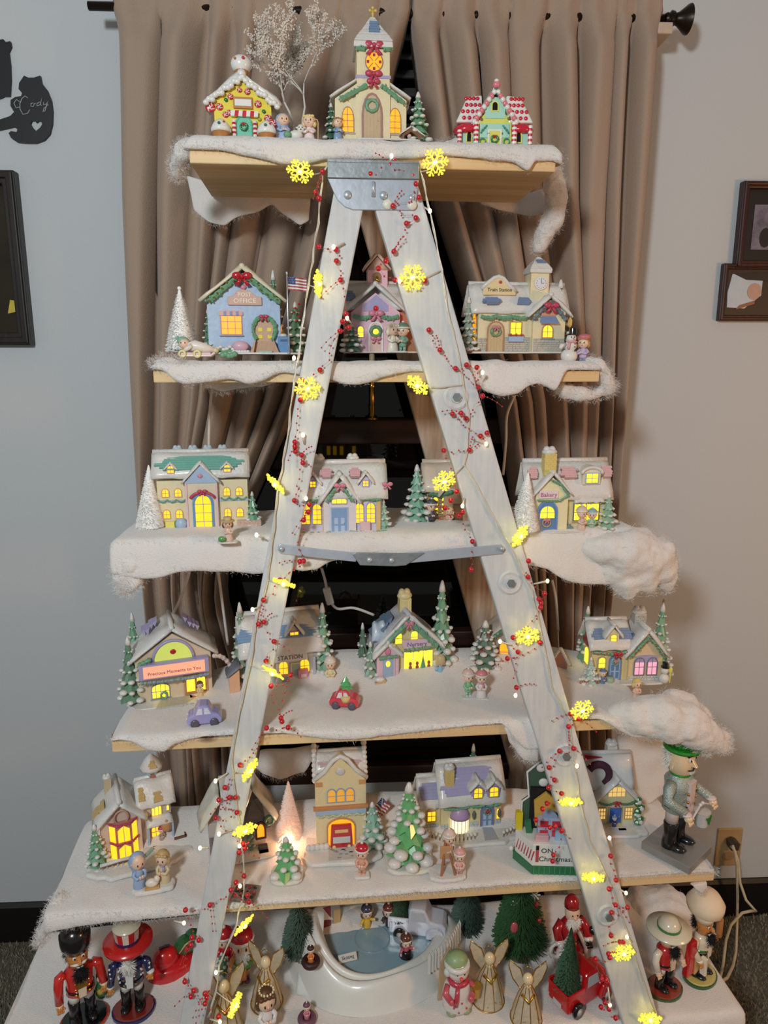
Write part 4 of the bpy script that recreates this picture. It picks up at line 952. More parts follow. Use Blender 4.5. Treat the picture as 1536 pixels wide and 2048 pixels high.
for sgn in (-1, 1):
    xc = sgn*50
    t.add('side_wing', G().box(xc-20, xc+20, 6, 50, 0, Z(252)), CM, bev=.6)
    o = t.add('wing_roof', G().put([(xc-sgn*(-28), -2, Z(246)), (xc+sgn*-24, -2, Z(246)), (xc+sgn*-24, 54, Z(246)), (xc-sgn*(-28), 54, Z(246)), (xc+sgn*4, 14, Z(190)), (xc+sgn*-26, 14, Z(186)), (xc+sgn*-26, 44, Z(186)), (xc+sgn*4, 44, Z(190))], [(0, 1, 5, 4), (1, 2, 6, 5), (2, 3, 7, 6), (3, 0, 4, 7), (4, 5, 6, 7), (3, 2, 1, 0)]), ICE, bev=4)
    g = G()
    for j in range(4):
        for i in range(4):
            q = (j+.5)/4; yy = -2+16*q; xx = xc-sgn*20+(i+.5*(j % 2))*sgn*11*(1-q*.35); g.ball(xx, yy-1.2, Z(244)+56*q, 4.0, 1.8, 4.2, 8, 5)
    t.add('red_gumdrops', g, CRED, o, True)
    g = G(); g.lathe([(25, 0), (27, 5), (22, 14), (10, 19), (1, 20)], xc+sgn*4, 14, Z(264), 16, 1, .9); t.add('red_dome', g, CRED, None, True)
    t.window(xc, Z(285), 13, 26, 5, 'gothic', 1, 1, CY, M((14, 12, 14), .3), 2.4)
cane(t, -38, 0, Z(248), 5.2, -8, 11); cane(t, 38, 0, Z(248), 5.2, -8, 11); cane(t, 71, 0, Z(252), 4.6, -2, 9); cane(t, -70, 0, Z(262), 4.6, -2, 9)
t.window(-1, Z(225), 15, 21, -2, 'round', 1, 1, CY, M((14, 12, 14), .3), 2.4)
t.door(0, 0, 28, 40, -2, 'flat', CY, ICE, 3.4, panels=False); t.wreath(0, -5, 20, 6.5, 2.2, CG, None, (.9, 3.5, CRED))
g = G()
for sgn in (-1, 1):
    for k in range(3): g.tube([(sgn*(16+k*4), -3.2, Z(252)-k*4), (sgn*(20+k*4), -3.2, Z(258)-k*5)], 1.8, 6)
    g.torus(sgn*24, -3, Z(284), 6, 1.5, 12, 5)
t.add('icing_scrolls', g, gloss((60, 150, 130)), None, True); t.wreath(0, -7, Z(187), 4.6, 1.7, gloss((60, 150, 110)))
g = G()
for a, b in ((-27, 240), (27, 238), (-12, 268), (14, 268)): g.ball(a, -2.5, Z(b), 3, 2, 3, 8, 5)
t.add('gumdrops', g, gloss((90, 130, 70)), None, True)
t.add('purple_step', G().box(44, 64, -4, 6, 0, 9), gloss((110, 96, 160)), bev=1)

# ---- bare frosted tree
def bare_tree(t, h, spread, mat, seed, frost):
    rr = random.Random(seed); g = G(); f = G()
    def grow(p, d, L, r, lev):
        pts = [p]; q = Vector(p); dd = Vector(d); rs = [r]
        for i in range(5):
            dd = (dd+Vector((rr.gauss(0, .12), rr.gauss(0, .12), rr.gauss(.03, .10)))).normalized(); q = q+dd*L/5; pts.append(q.copy()); rs.append(r*(1-.11*(i+1)))
        g.tube(pts, rs, 5 if lev > 1 else 7)
        if lev >= 2:
            for p_ in pts[1:]:
                for _ in range(7):
                    e = p_+Vector((rr.gauss(0, 1), rr.gauss(0, 1), rr.gauss(0, .8)))*(h*.014); f.put([p_+Vector((.5, 0, 0)), e, p_-Vector((0, 0, .8)), e+Vector((.9, 0, .9))], [(0, 1, 3, 2)]); 
                    if rr.random() < .5: f.ball(e.x, e.y, e.z, h*.007*rr.uniform(.6, 1.3), n=5, m=4)
        if lev < 4:
            n = (3, 3, 3, 3)[lev]
            for i in range(n):
                k = rr.choice((2, 3, 4, 5)) if i else 5; a = rr.uniform(0, 2*PI); nd = (dd*.75+Vector((cos(a), sin(a)*.6, rr.uniform(-.1, .35)))*spread).normalized(); grow(pts[k], nd, L*rr.uniform(.55, .8), rs[k]*.72, lev+1)
    grow(Vector((-4, 0, 0)), Vector((-.02, 0, 1)), h*.42, h*.017, 0); grow(Vector((10, 4, 0)), Vector((.06, 0, 1)), h*.46, h*.015, 0)
    g.lathe([(16, 0), (14, 3), (5, 7)], 0, 0, 0, 12)
    xs = sorted(v[0] for v in g.v); zt = max(v[2] for v in g.v); a, b = xs[int(len(xs)*.03)], xs[int(len(xs)*.97)]; fit = lambda v: (-76+(v[0]-a)/(b-a)*146, v[1]*.55, v[2]*h/zt)
    g.v = [fit(v) if v[2] > h*.35 else (v[0]*min(1, .5+v[2]/h), v[1]*.6, v[2]*h/zt) for v in g.v]; f.v = [fit(v) for v in f.v]
    t.add('branches', g, mat, None, True); o = mesh_obj('frost', f, frost, t.root, False, (t.s, t.s, t.sz), normals=False); o['kind'] = 'stuff'
t = Toy('frosted_tree', 'bare white frosted winter tree standing behind the nativity children', 'toy tree', 595, 284, 1, 1.36); bare_tree(t, 272, .62, M((214, 206, 196), .7), 12, M((222, 210, 196), .8))

# ---- nativity children
t = Toy('nativity_figurine', 'small figurine of a child in a blue hooded cloak beside the gingerbread house', 'figurine', 568, 287, 1, 1.272); t.child(0, 0, 3, 56, cer((160, 186, 224)), hood=cer((150, 180, 222)), rz=12); t.base(-15, 15, -16, 10, 4, cer((150, 130, 96)))
t.add('green_bundle', G().ball(8, -14, 14, 8, 6, 7, 8, 6), GREEN, None, True)
def lamb(t, x, z, h, mat):
    g = G().ball(x, 0, z+h*.42, h*.42, h*.3, h*.3, 10, 7).ball(x+h*.3, -h*.12, z+h*.78, h*.22, h*.2, h*.26, 8, 6)
    for i in (-1, 1):
        for j in (-1, 1): g.tube([(x+i*h*.2, j*h*.12, z+h*.3), (x+i*h*.2, j*h*.12, z)], h*.07, 6)
        g.ball(x+h*.3+i*h*.2, -h*.1, z+h*.84, h*.12, h*.05, h*.06, 6, 4)
    t.add('body', g, mat, None, True)
    g = G()
    for i in (-1, 1): g.ball(x+h*.3+i*h*.09, -h*.31, z+h*.8, h*.035, n=6, m=4)
    g.ball(x+h*.3, -h*.33, z+h*.68, h*.04, n=6, m=4); t.add('face', g, BLACK)
t = Toy('lamb_figurine', 'small white lamb figurine between the two nativity children', 'figurine', 594, 287, 1, 1.268); lamb(t, -2, 2, 34, WHITE); t.base(-15, 17, -12, 10, 3)
t = Toy('nativity_figurine', 'small blond angel child figurine in white holding a staff', 'figurine', 619, 288, 1, 1.270); t.child(0, 0, 0, 58, cer((234, 216, 212)), hair=BLOND, rz=-8)
t.add('staff', G().tube([(17, -8, 0), (18, -8, 40), (16, -8, 46), (12, -8, 47), (10, -8, 43)], 1.4, 6), cer((210, 160, 100)), None, True)
# ================================================================== SHELF 2
# ---- post office
t = Toy('toy_post_office', 'pale blue post office with a garlanded gable and red bow', 'toy house', 495, 709, 2, 1.262, rz=2); X, Z = t.X, t.Z
PB_ = M((172, 192, 218), .5, .16, .3, 90, coat=.15)
t.gable(X(491), 71, 0, Z(612), Z(550), 0, 78, PB_)
t.roof_front(X(491), 79, Z(604), Z(543), -9, 80, 9, cer((226, 214, 182)), ov=3, seed=2)
t.garland([(X(424), -5, Z(606)), (X(455), -6, Z(580)), (X(484), -6, Z(556))], 6, seed=4, berries=GOLD); t.garland([(X(498), -6, Z(556)), (X(530), -6, Z(582)), (X(562), -5, Z(606))], 6, seed=5, berries=GOLD)
t.bow(X(491), -12, Z(558), 16, RED)
sp = [(X(461), Z(612)), (X(527), Z(612)), (X(527), Z(596)), (X(516), Z(594)), (X(504), Z(584)), (X(491), Z(581)), (X(480), Z(584)), (X(472), Z(594)), (X(461), Z(596))]
o = t.add('sign_board', G().prism(sp, -4, 0), cer((206, 160, 138)), bev=.8); wt = cer((240, 232, 214))
t.text('POST', 11, wt, X(494), -4.2, Z(592), o); t.text('OFFICE', 12, wt, X(494), -4.2, Z(604), o, sx=1.15); t.add('heart', G().ball(X(492), -3, Z(577), 6, 3, 5, 10, 6), PINK, o, True)
w_ = t.window(X(466), Z(671), 43, 40, 0, 'flat', 3, 3, cer((196, 140, 130)), LITO, 2.4, cer((120, 140, 180)))
g = G(); po = arch(X(466), Z(632), 46, 10, 'low', 10); g.prism(po, -3, 1); t.add('window_head', g, [cer((222, 160, 150))], w_)
g = G()
for i in range(3): g.box(X(452)+i*12, X(457)+i*12, -3.6, -2, Z(632), Z(624))
t.add('awning_stripes', g, cer((110, 140, 190)), w_)
t.door(X(530), 12, 40, 62, -1, 'round', cer((206, 160, 124)), cer((190, 140, 110)), 2.6, panels=False)
g = G()
for a in (522, 540):
    for b in (663, 677): g.box(X(a)-4, X(a)+4, -3.4, -2, Z(b), Z(b)+7)
t.add('door_lights', g, M((240, 220, 60), .4, emit=.35))
pts = [(X(530)+22*cos(PI*i/12), -5, Z(660)+26*sin(PI*i/12)) for i in range(-3, 16)]; t.garland(pts, 4, seed=7); t.bow(X(530), -9, Z(635), 8, ROSE)
g = G().prism([(X(508), 0), (X(553), 0), (X(548), 26), (X(514), 26)], -14, -2); g.prism([(X(500), 0), (X(508), 0), (X(514), 28), (X(512), 28)], -24, -2); g.prism([(X(553), 0), (X(560), 0), (X(549), 28), (X(547), 28)], -24, -2); t.add('steps', g, cer((196, 150, 116)), bev=.6)
t.add('green_mat', G().box(X(518), X(545), -26, -14, 0, 7), cer((160, 186, 168)), bev=.8)
mb = t.add('mailbox', G().box(X(556), X(580), -12, 6, 0, 36), cer((90, 140, 196)), bev=1.2); t.add('slot', G().box(X(561), X(575), -12.8, -11.6, 26, 30), cer((60, 90, 140)), mb); t.add('snow', G().ball(X(567), -3, 38, 8, 7, 4, 10, 6), SNOWM, mb, True); t.add('post_lantern', G().lathe([(2, 38), (3, 44), (1, 50)], X(566), 0, 0, 8), GOLD, mb)
bn = t.add('bench', G().ball(X(483), -12, 16, 17, 10, 11, 12, 7), cer((216, 170, 190)), None, True); g = G()
for i in range(6): g.ball(X(470)+i*5.5, -16, 5, 4.5, 4, 4, 7, 5)
t.add('snow', g, SNOWM, bn, True)
g = G()
for i in range(7): g.ball(X(436)+i*5, -10, 6+3*sin(i*2), 5, 5, 6, 8, 5)
bs = t.add('bush', g, GREEN); g = G()
for i in range(6): g.ball(X(438)+i*6, -12, 12+3*sin(i*2), 5, 4, 3.4, 8, 5)
t.add('snow', g, SNOWM, bs, True)
t.pine(X(420), 10, 0, 92, 13, 6, DKGREEN, seed=6); t.pine(X(549), 44, 0, 172, 20, 9, DKGREEN, seed=7); t.pine(X(592), 30, 0, 108, 22, 6, cer((90, 130, 96)), seed=8)
g = G().prism([(14, 24), (50, 24), (50, 58), (14, 58)], X(491)+71.2, X(491)+72.6, 'x'); t.add('side_window', g, M((255, 168, 110), .4, .2, emit=.75))
g = G()
for i in range(5): g.ball(X(594)+6*sin(i*2), 8, Z(640)+i*8, 2.4, n=6, m=4)
t.add('red_ornaments', g, RED)
t.base(X(424), X(600), -28, 20, 4, seed=2)
# ---- flag and pole
t = Toy('flag_pole', 'silver pole with a small striped flag beside the post office', 'flag', 578, 708, 2, 1.243); X, Z = t.X, t.Z
t.add('pole', G().lathe([(3, 0), (3, 3), (1.6, 4), (1.5, 155), (2.4, 157), (2.4, 160), (.3, 162)], 0, 0, 0, 9), M((200, 204, 210), .3, metal=.7), None, True)
def flag(t, x0, z1, W, H, y0, nm='flag'):
    g = G(); n = 10
    for r in range(9):
        g.mat(r % 2); za, zb_ = z1-H*r/9, z1-H*(r+1)/9
        for i in range(n):
            a, b = x0+W*i/n, x0+W*(i+1)/n; ya, yb = y0+2.2*sin(i*.9), y0+2.2*sin((i+1)*.9); da, db = -W*.02*i*.5, -W*.02*(i+1)*.5
            if r < 5 and i < 4: g.mat(2)
            else: g.mat(r % 2)
            g.put([(a, ya, za+da), (b, yb, za+db), (b, yb, zb_+db), (a, ya, zb_+da), (a, ya+.5, za+da), (b, yb+.5, za+db), (b, yb+.5, zb_+db), (a, ya+.5, zb_+da)], [(0, 1, 2, 3), (7, 6, 5, 4)])
    o = t.add(nm, g, [cer((190, 60, 76)), WHITE, cer((50, 70, 130))])
    g = G()
    for r in range(3):
        for i in range(4): g.ball(x0+W*(.05+.09*i+.04*(r % 2)), y0-1.6+2.2*sin(i*.9), z1-H*(.1+.16*r), W*.018, .4, W*.018, 5, 4)
    t.add('stars', g, WHITE, o); return o
flag(t, 2, 152, 36, 26, 0)
# ---- white bottle brush tree and sledding child
t = Toy('bottle_brush_tree', 'white bottle brush tree left of the post office', 'toy tree', 366, 707, 2, 1.275); t.brush(0, 0, 0, 128, 33, 5200, BRW, BRW, seed=2, shape=.8, base=WHITE, tip=4)
t = Toy('sled_figurine', 'figurine of a child in a green cap lying on a pink sled', 'figurine', 395, 716, 2, 1.236); X, Z = t.X, t.Z
g = G()
for y in (-9, 9): g.tube([(-32, y, 5), (28, y, 5), (36, y, 11)], 3, 7)
g.box(-30, 28, -11, 11, 7, 11); sd = t.add('sled', g, cer((232, 196, 196)), bev=1)
g = G()
for x in (-27, 2): g.torus(x, -13, 8, 6, 2.4, 12, 6)
t.add('yellow_runners', g, cer((236, 226, 150)), sd, True)
g = G().tube([(-18, 0, 22), (-4, 0, 24), (14, 0, 20), (34, 0, 15)], [9, 12, 10, 6], 12); g.tube([(-8, -8, 24), (-18, -12, 18), (-24, -8, 14)], [5, 4.5, 4], 8); t.add('body', g, cer((236, 222, 206)), None, True)
f = G().ball(-24, -2, 28, 11, 10, 11, 12, 8); f.mat(1).ball(-29, -11, 30, 1.4, n=6, m=4).ball(-21, -12, 30, 1.4, n=6, m=4); hd_ = t.add('head', f, [SKIN, BROWN], None, True)
t.add('green_cap', G().ball(-27, 2, 34, 12, 11, 9, 12, 8).ball(-38, 4, 40, 4, n=8, m=5), cer((140, 186, 150)), hd_, True)
g = G().ball(36, 0, 15, 7, 7, 6, 8, 6); t.add('boots', g, cer((226, 206, 150)), None, True)
g = G()
for i in range(5): g.ball(50+i*6, -2, 6+2*sin(i*2), 6, 5, 6, 8, 5)
bs = t.add('green_bush', g, GREEN, None, True)

# ---- pink schoolhouse between the ladder legs
t = Toy('toy_schoolhouse', 'pink schoolhouse with a bell tower seen between the ladder legs', 'toy house', 752, 706, 2, 1.30); X, Z = t.X, t.Z
SP = M((226, 186, 200), .5, .08, .2, 80, coat=.15); SR = cer((206, 110, 84))
t.gable(X(751), 48, 0, Z(626), Z(588), -6, 30, SP, 'front_wall')
t.add('side_wall', G().box(X(690), X(836), 14, 78, 0, Z(622)), SR, bev=.6)
t.roof_side(X(684), X(842), 0, 6, 46, 84, Z(622), Z(571, 46), 9, seed=5)
t.roof_front(X(751), 56, Z(624), Z(576), -14, 40, 8, ov=4, seed=6)
t.shingles((X(686), 10, Z(606)), (X(712), 10, Z(606)), (X(710), 26, Z(590)), (X(690), 26, Z(590)), 3, cer((130, 150, 185)), 9, None, 3)
t.add('gable_panel', G().prism([(X(728), Z(624)), (X(776), Z(624)), (X(776), Z(612)), (X(752), Z(592)), (X(728), Z(612))], -7.4, -5), LAV, bev=.5)
tw = t.add('bell_tower', G().box(X(738), X(778), 30, 66, Z(590), Z(536)), SP, bev=.6)
t.add('belfry_opening', G().prism(arch(X(757), Z(566), 17, 22, 'round'), 28.5, 31), cer((150, 110, 60)), tw); t.add('bell', G().lathe([(5, 0), (4.4, 3), (3, 8), (.4, 10)], X(757), 27, Z(562), 10), GOLD, tw, True)
g = G(); g.slab((X(732), 24, Z(540)), (X(732), 72, Z(540)), (X(757), 72, Z(512)), (X(757), 24, Z(512)), 6, 6, 4, .8, 2).slab((X(783), 24, Z(540)), (X(783), 72, Z(540)), (X(757), 72, Z(512)), (X(757), 24, Z(512)), 6, 6, 4, .8, 4); g.prism([(X(736), Z(540)), (X(780), Z(540)), (X(757), Z(514))], 28, 68); t.add('tower_roof', g, cer((226, 186, 170)), tw, True)
t.scallop(X(707), X(742), Z(633), 5, 4.4, 1, -9); t.scallop(X(762), X(796), Z(633), 5, 4.4, 1, -9); t.bow(X(752), -13, Z(630), 13, PINK)
t.door(X(751), 0, 29, 62, -7, 'round', cer((236, 206, 186)), cer((240, 228, 224)), 3, panels=False, planks=4, panelc=cer((226, 190, 170)))
t.wreath(X(751), -11, Z(664), 9.5, 3.4, cer((96, 140, 110))); t.add('heart_window', G().ball(X(751), -10, Z(664), 6, 1.2, 5.4, 10, 6), LITY, None, True); t.bow(X(751), -12, Z(678), 9, PINK)
t.window(X(721), Z(676), 14, 24, -6, 'low', 1, 2, cer((206, 160, 170)), LITY, 1.6)
t.pine(X(703), -14, 0, 58, 20, 5, cer((96, 140, 116)), seed=9)
t.child(X(784), -16, 2, 56, cer((236, 228, 206)), hair=cer((238, 222, 190)), rz=25); t.child(X(804), -14, 2, 54, cer((120, 168, 140)), hat=cer((110, 140, 110)), rz=-25, skirt=False, legs=cer((140, 190, 170)))
t.base(X(770), X(814), -30, -4, 3.5, seed=4); t.base(X(684), X(836), -12, 6, 3, seed=5)
t.add('crate', G().box(X(812), X(834), -4, 12, 0, 25), cer((166, 110, 70)), bev=.6)

# ---- train station
t = Toy('toy_train_station', 'cream train station with a clock tower and snowy roof sign', 'toy house', 1033, 707, 2, 1.27, rz=3); X, Z = t.X, t.Z
t.add('wall', G().box(X(953), X(1130), 0, 66, 0, Z(626)), CREAM, bev=.6)
t.add('end_gable', G().prism([(0, Z(626)), (66, Z(626)), (33, Z(585))], X(953), X(957), 'x'), CREAM)
t.roof_side(X(938), X(1140), -10, 0, 34, 76, Z(630), Z(574, 34), 9, seed=3)
t.gable(X(1094), 33, 0, Z(626), Z(602), -12, 20, CREAM, 'front_bay')
t.roof_front(X(1094), 42, Z(634), Z(597), -20, 34, 8, ov=3, seed=8)
for x, w_ in ((978, 34), (1042, 26)): t.shingles((X(x-w_/2), -2, Z(613)), (X(x+w_/2), -2, Z(613)), (X(x+w_/2-3), 7, Z(603, 7)), (X(x-w_/2+3), 7, Z(603, 7)), 3, cer((126, 152, 194)), 8, None, int(x))
sp = [(X(963), Z(592)), (X(1029), Z(592)), (X(1029), Z(586)), (X(1014), Z(576)), (X(1002), Z(561)), (X(994), Z(558)), (X(985), Z(561)), (X(974), Z(570)), (X(963), Z(576))]
o = t.add('roof_sign', G().prism(sp, 6, 12), cer((232, 208, 150)), bev=1)
t.add('snow', G().tube([(X(960), 9, Z(580)), (X(972), 9, Z(569)), (X(985), 9, Z(559)), (X(994), 9, Z(556)), (X(1004), 9, Z(560)), (X(1016), 9, Z(574)), (X(1030), 9, Z(584))], 4.5, 8), SNOWM, o, True)
t.text('Train Station', 9.6, cer((50, 44, 52)), X(996), 5.6, Z(582), o, sx=1.0); t.add('heart', G().ball(X(997), 5.4, Z(567), 3.6, 1.4, 3.2, 10, 6), ROSE, o, True)
tw = t.add('clock_tower', G().box(X(1060), X(1097), 8, 44, Z(605), Z(545)), CREAM, bev=.6)
cr = Matrix.Translation((X(1080), 6.6, Z(568))) @ Matrix.Rotation(PI/2, 4, 'X')
o = t.add('clock', G().lathe([(13, -1), (13, 1.4), (11.6, 1.8), (.1, 1.9)], n=24).move(cr), cer((226, 224, 226)), tw, auto=True)
g = G()
for i in range(12): a = PI/6*i; g.box(X(1080)+9.6*sin(a)-.5, X(1080)+9.6*sin(a)+.5, 4.2, 5, Z(568)+9.6*cos(a)-.9, Z(568)+9.6*cos(a)+.9)
g.box(X(1080)-.5, X(1080)+.5, 4, 4.7, Z(568), Z(568)+8).box(X(1080), X(1080)+5.6, 4, 4.7, Z(568)-.5, Z(568)+.5); t.add('clock_hands', g, cer((120, 130, 160)), o)
pr = [(22, Z(548)), (23, Z(540)), (15, Z(528)), (9, Z(521)), (3, Z(514))]; g = G(); cx, cy = X(1079), 26
for (r0, z0), (r1, z1) in zip(pr, pr[1:]): g.put([(cx-r0, cy-r0, z0), (cx+r0, cy-r0, z0), (cx+r0, cy+r0, z0), (cx-r0, cy+r0, z0), (cx-r1, cy-r1, z1), (cx+r1, cy-r1, z1), (cx+r1, cy+r1, z1), (cx-r1, cy+r1, z1)], [(0, 1, 5, 4), (1, 2, 6, 5), (2, 3, 7, 6), (3, 0, 4, 7), (4, 5, 6, 7), (3, 2, 1, 0)])
o = t.add('tower_roof', g, SNOWM, tw, bev=1.5); t.shingles((cx-10, cy-14.5, Z(529)), (cx+10, cy-14.5, Z(529)), (cx+7, cy-10, Z(522)), (cx-7, cy-10, Z(522)), 2, cer((120, 140, 180)), .6, o, 2)
t.scallop(X(957), X(1052), Z(634), 4, 4.4, 3, -5); t.garland([(X(1060), -16, Z(640)), (X(1076), -17, Z(622)), (X(1092), -17, Z(608)), (X(1110), -17, Z(622)), (X(1126), -16, Z(640))], 4, cer((104, 130, 140)), seed=3, berries=ROSE); t.bow(X(1094), -21, Z(614), 13, ROSE)
t.door(X(988), 0, 35, 64, -1, 'round', cer((214, 186, 140)), cer((190, 130, 90)), 2.4, panels=False, planks=5, panelc=cer((206, 176, 130))); t.wreath(X(988), -4, Z(664), 8.6, 2.8, cer((120, 150, 100)), None, (.95, 7, cer((214, 130, 130))))
w_ = t.window(X(1029), Z(671), 25, 27, -1, 'flat', 2, 2, cer((196, 140, 80)), LITY, 1.8); t.add('window_box', G().box(X(1014), X(1045), -7, 0, Z(684), Z(673)), cer((160, 186, 222)), w_, bev=1); g = G()
for i in range(9): g.ball(X(1015)+i*3.6, -5, Z(671)+1.5*sin(i*2), 2.6, n=6, m=4)
t.add('flowers', g, cer((196, 90, 80)), w_)
w_ = t.window(X(1091), Z(677), 24, 28, -12, 'round', 2, 2, cer((206, 140, 90)), LITY, 2.2, cer((120, 150, 200)))
g = G().put([(X(1075), -13, Z(640)), (X(1107), -13, Z(640)), (X(1111), -24, Z(648)), (X(1070), -24, Z(648)), (X(1075), -13, Z(634)), (X(1107), -13, Z(634))], [(0, 1, 2, 3), (4, 5, 2, 3), (0, 4, 3), (1, 5, 2), (0, 1, 5, 4)]); t.add('awning', g, cer((120, 150, 200)), w_, bev=.4); t.add('name_board', G().box(X(1076), X(1106), -15, -12, Z(633), Z(625)), cer((214, 150, 130)), w_, bev=.5)
t.stones(X(953), X(970), -.4, 0, 32, STONE, 3); t.stones(X(1007), X(1060), -.4, 0, 33, STONE, 4, size=8); t.stones(X(1062), X(1126), -12.4, 0, 30, STONE, 5, size=8)
g = G().prism(arch(30, 24, 20, 58, 'gothic'), X(953)-1.2, X(953)+.4, 'x'); o = t.add('side_window', g, LITO)
g = G(); 
for i in range(1, 6): g.box(X(953)-2.2, X(953)-1, 20, 40, 24+i*9, 25.2+i*9)
t.add('glazing_bars', g, BROWN, o)
t.pine(X(935), 8, 0, 112, 17, 7, cer((150, 166, 150)), seed=11); t.pine(X(1128), 24, 0, 150, 24, 8, cer((96, 130, 104)), seed=12)
lp = t.add('lamp_post', G().tube([(X(1136), -14, 0), (X(1136), -14, 52)], 1.3, 7), BROWN); t.add('lantern', G().lathe([(2, 52), (4.4, 56), (5, 66), (1, 72)], X(1136), -14, 0, 6), cer((220, 180, 90)), lp)
g = G()
for i in range(8): g.ball(X(928)+i*3.4, -10, 8+1.5*sin(i*2), 3, n=6, m=4)
t.add('fence_snow', g, SNOWM, None, True); t.add('fence', G().box(X(926), X(954), -12, -8, 0, 7), BROWN); t.base(X(930), X(1136), -20, 10, 3.5, seed=8)

# ---- snowman and child
t = Toy('snowman_figurine', 'child in a pink beret hugging a small snowman in a black top hat', 'figurine', 1148, 726, 2, 1.243); X, Z = t.X, t.Z
g = G().ball(X(1137), 0, 14, 17, 15, 15, 14, 9).ball(X(1139), 0, 34, 12.5, 11.5, 11, 12, 8).ball(X(1140), 0, 49, 10, 9.5, 9.5, 12, 8); g.tube([(X(1128), -2, 36), (X(1118), -6, 34), (X(1116), -8, 28)], [4.5, 4.5, 3], 8); sm = t.add('snowman', g, WHITE, None, True)
g = G()
for a, b in ((-5, 51), (1, 51)): g.ball(X(1142)+a, -9, b, 1.3, n=6, m=4)
for b in (38, 32, 24): g.ball(X(1144), -11, b, 1.3, n=6, m=4)
t.add('coal_buttons', g, BLACK, sm); t.add('nose', G().lathe([(1.6, 0), (.1, 8)], 0, 0, 0, 7).move(Matrix.Translation((X(1141), -9, 48)) @ Matrix.Rotation(PI/2+.2, 4, 'X')), cer((226, 140, 90)), sm)
t.add('top_hat', G().lathe([(12, 56), (12, 58), (7.4, 58.4), (7, 68), (6.8, 69), (.1, 69.4)], X(1142), 0, 0, 14), BLACK, sm, auto=True)
t.add('scarf', G().ball(X(1140), -5, 42, 11, 8, 3, 10, 6).tube([(X(1133), -11, 41), (X(1130), -12, 28)], 3, 7), cer((226, 160, 176)), sm, True)
t.child(X(1164), -4, 0, 52, cer((196, 176, 216)), hair=cer((190, 130, 70)), rz=-38, arms='front', skirt=False, legs=cer((150, 160, 200))); t.add('beret', G().ball(X(1165), -2, 51, 14, 13, 7, 12, 7), cer((214, 110, 120)), None, True)
t.base(X(1118), X(1182), -16, 14, 2.5, seed=6)
# ================================================================== SHELF 3
# ---- mansion
t = Toy('toy_mansion', 'cream mansion with four chimneys, green striped roof and tall arched lit window', 'toy house', 408, 1058, 3, rz=3); X, Z = t.X, t.Z
D = 58
t.add('wall', G().box(X(322), X(497), 0, D, 0, Z(962)), CREAM, bev=.8)
t.roof_side(X(313), X(502), -8, -3, 24, D+6, Z(958), Z(908, 24), 8, seed=2)
t.shingles((X(326), 2, Z(946)), (X(490), 2, Z(946)), (X(484), 20, Z(918, 20)), (X(330), 20, Z(918, 20)), 6, cer((120, 186, 168)), 8.2, None, 4, .06)
t.add('ridge_snow', G().tube([(X(x), 26, Z(908, 26)+2*sin(x)) for x in range(320, 500, 9)], 7, 8), SNOWM, None, True)
for x in (361, 391, 420, 449): t.chimney(X(x), 34, Z(925, 34), Z(899, 34), 16, 14, CREAM, cer((190, 206, 214)))
t.gable(X(408), 30, 0, Z(962), Z(940), -9, 4, cer((226, 210, 178)), 'entrance_bay'); t.gable(X(408), 31, Z(966), Z(964), Z(930), -11, -8, LBLUE, 'pediment')
t.roof_front(X(408), 33, Z(964), Z(930), -15, 22, 5, ov=3, seed=5); t.add('heart', G().ball(X(407), -12, Z(952), 5, 1.5, 4, 10, 6), PINK, None, True)
for i in (-1, 1): t.add('pilaster', G().box(X(408)+i*29-2, X(408)+i*29+2, -11, -8, 0, Z(966)), LPINK)
w_ = t.window(X(410), 0, 41, 74, -9, 'round', 2, 4, BLUE, LIT, 5); pts = [(X(410)+25*cos(PI*i/10), -13, Z(1000)+17*sin(PI*i/10)) for i in range(1, 10)]
t.add('pink_swag', G().tube(pts, 2.8, 7), ROSE, w_, True); t.bow(X(410), -15, Z(982), 8, ROSE, w_)
for x in (338, 362, 456, 480):
    t.window(X(x), Z(994), 15, 18, 0, 'round', 2, 2, cer((226, 160, 130)), LIT, 1.6); t.window(X(x), Z(1036), 15, 19, 0, 'round', 2, 2, cer((226, 160, 130)), LIT, 1.6)
for x in (351, 459):
    w_ = t.window(X(x), Z(948)+1, 15, 16, -4, 'round', 2, 2, cer((226, 160, 150)), LIT, 1.6); t.roof_front(X(x), 9, Z(938), Z(930), -8, 14, 3.5, ov=3, seed=x, parent=w_, name='dormer_roof')
t.scallop(X(324), X(376), Z(998), 5, 1.7, 3, -3); t.scallop(X(444), X(494), Z(996), 5, 1.7, 3, -3); t.add('ledge', G().box(X(320), X(498), -2.4, 0, Z(1003), Z(999)), LBLUE)
t.add('yellow_crate', G().box(X(335), X(353), -8, -1, 2, 18), YEL, bev=.6); t.add('blue_bush', G().ball(X(366), -6, 13, 12, 8, 12, 10, 7), LBLUE, None, True)
t.add('green_post', G().box(X(354), X(357), -8, -5, 0, 20), GREEN); t.pine(X(505), 2, 0, 72, 15, 5, seed=14)
t.stones(X(474), X(522), -14, 4, 17, cer((214, 180, 160)), 3, size=6); t.add('hedge_wall', G().box(X(474), X(522), -14, 0, 0, 17), cer((206, 180, 166)), bev=1); t.base(X(474), X(526), -20, 2, 5, seed=4); t.base(X(330), X(470), -16, 4, 3, seed=3)
t.stones(X(388), X(428), -10, 0, 7, STONE, 2)
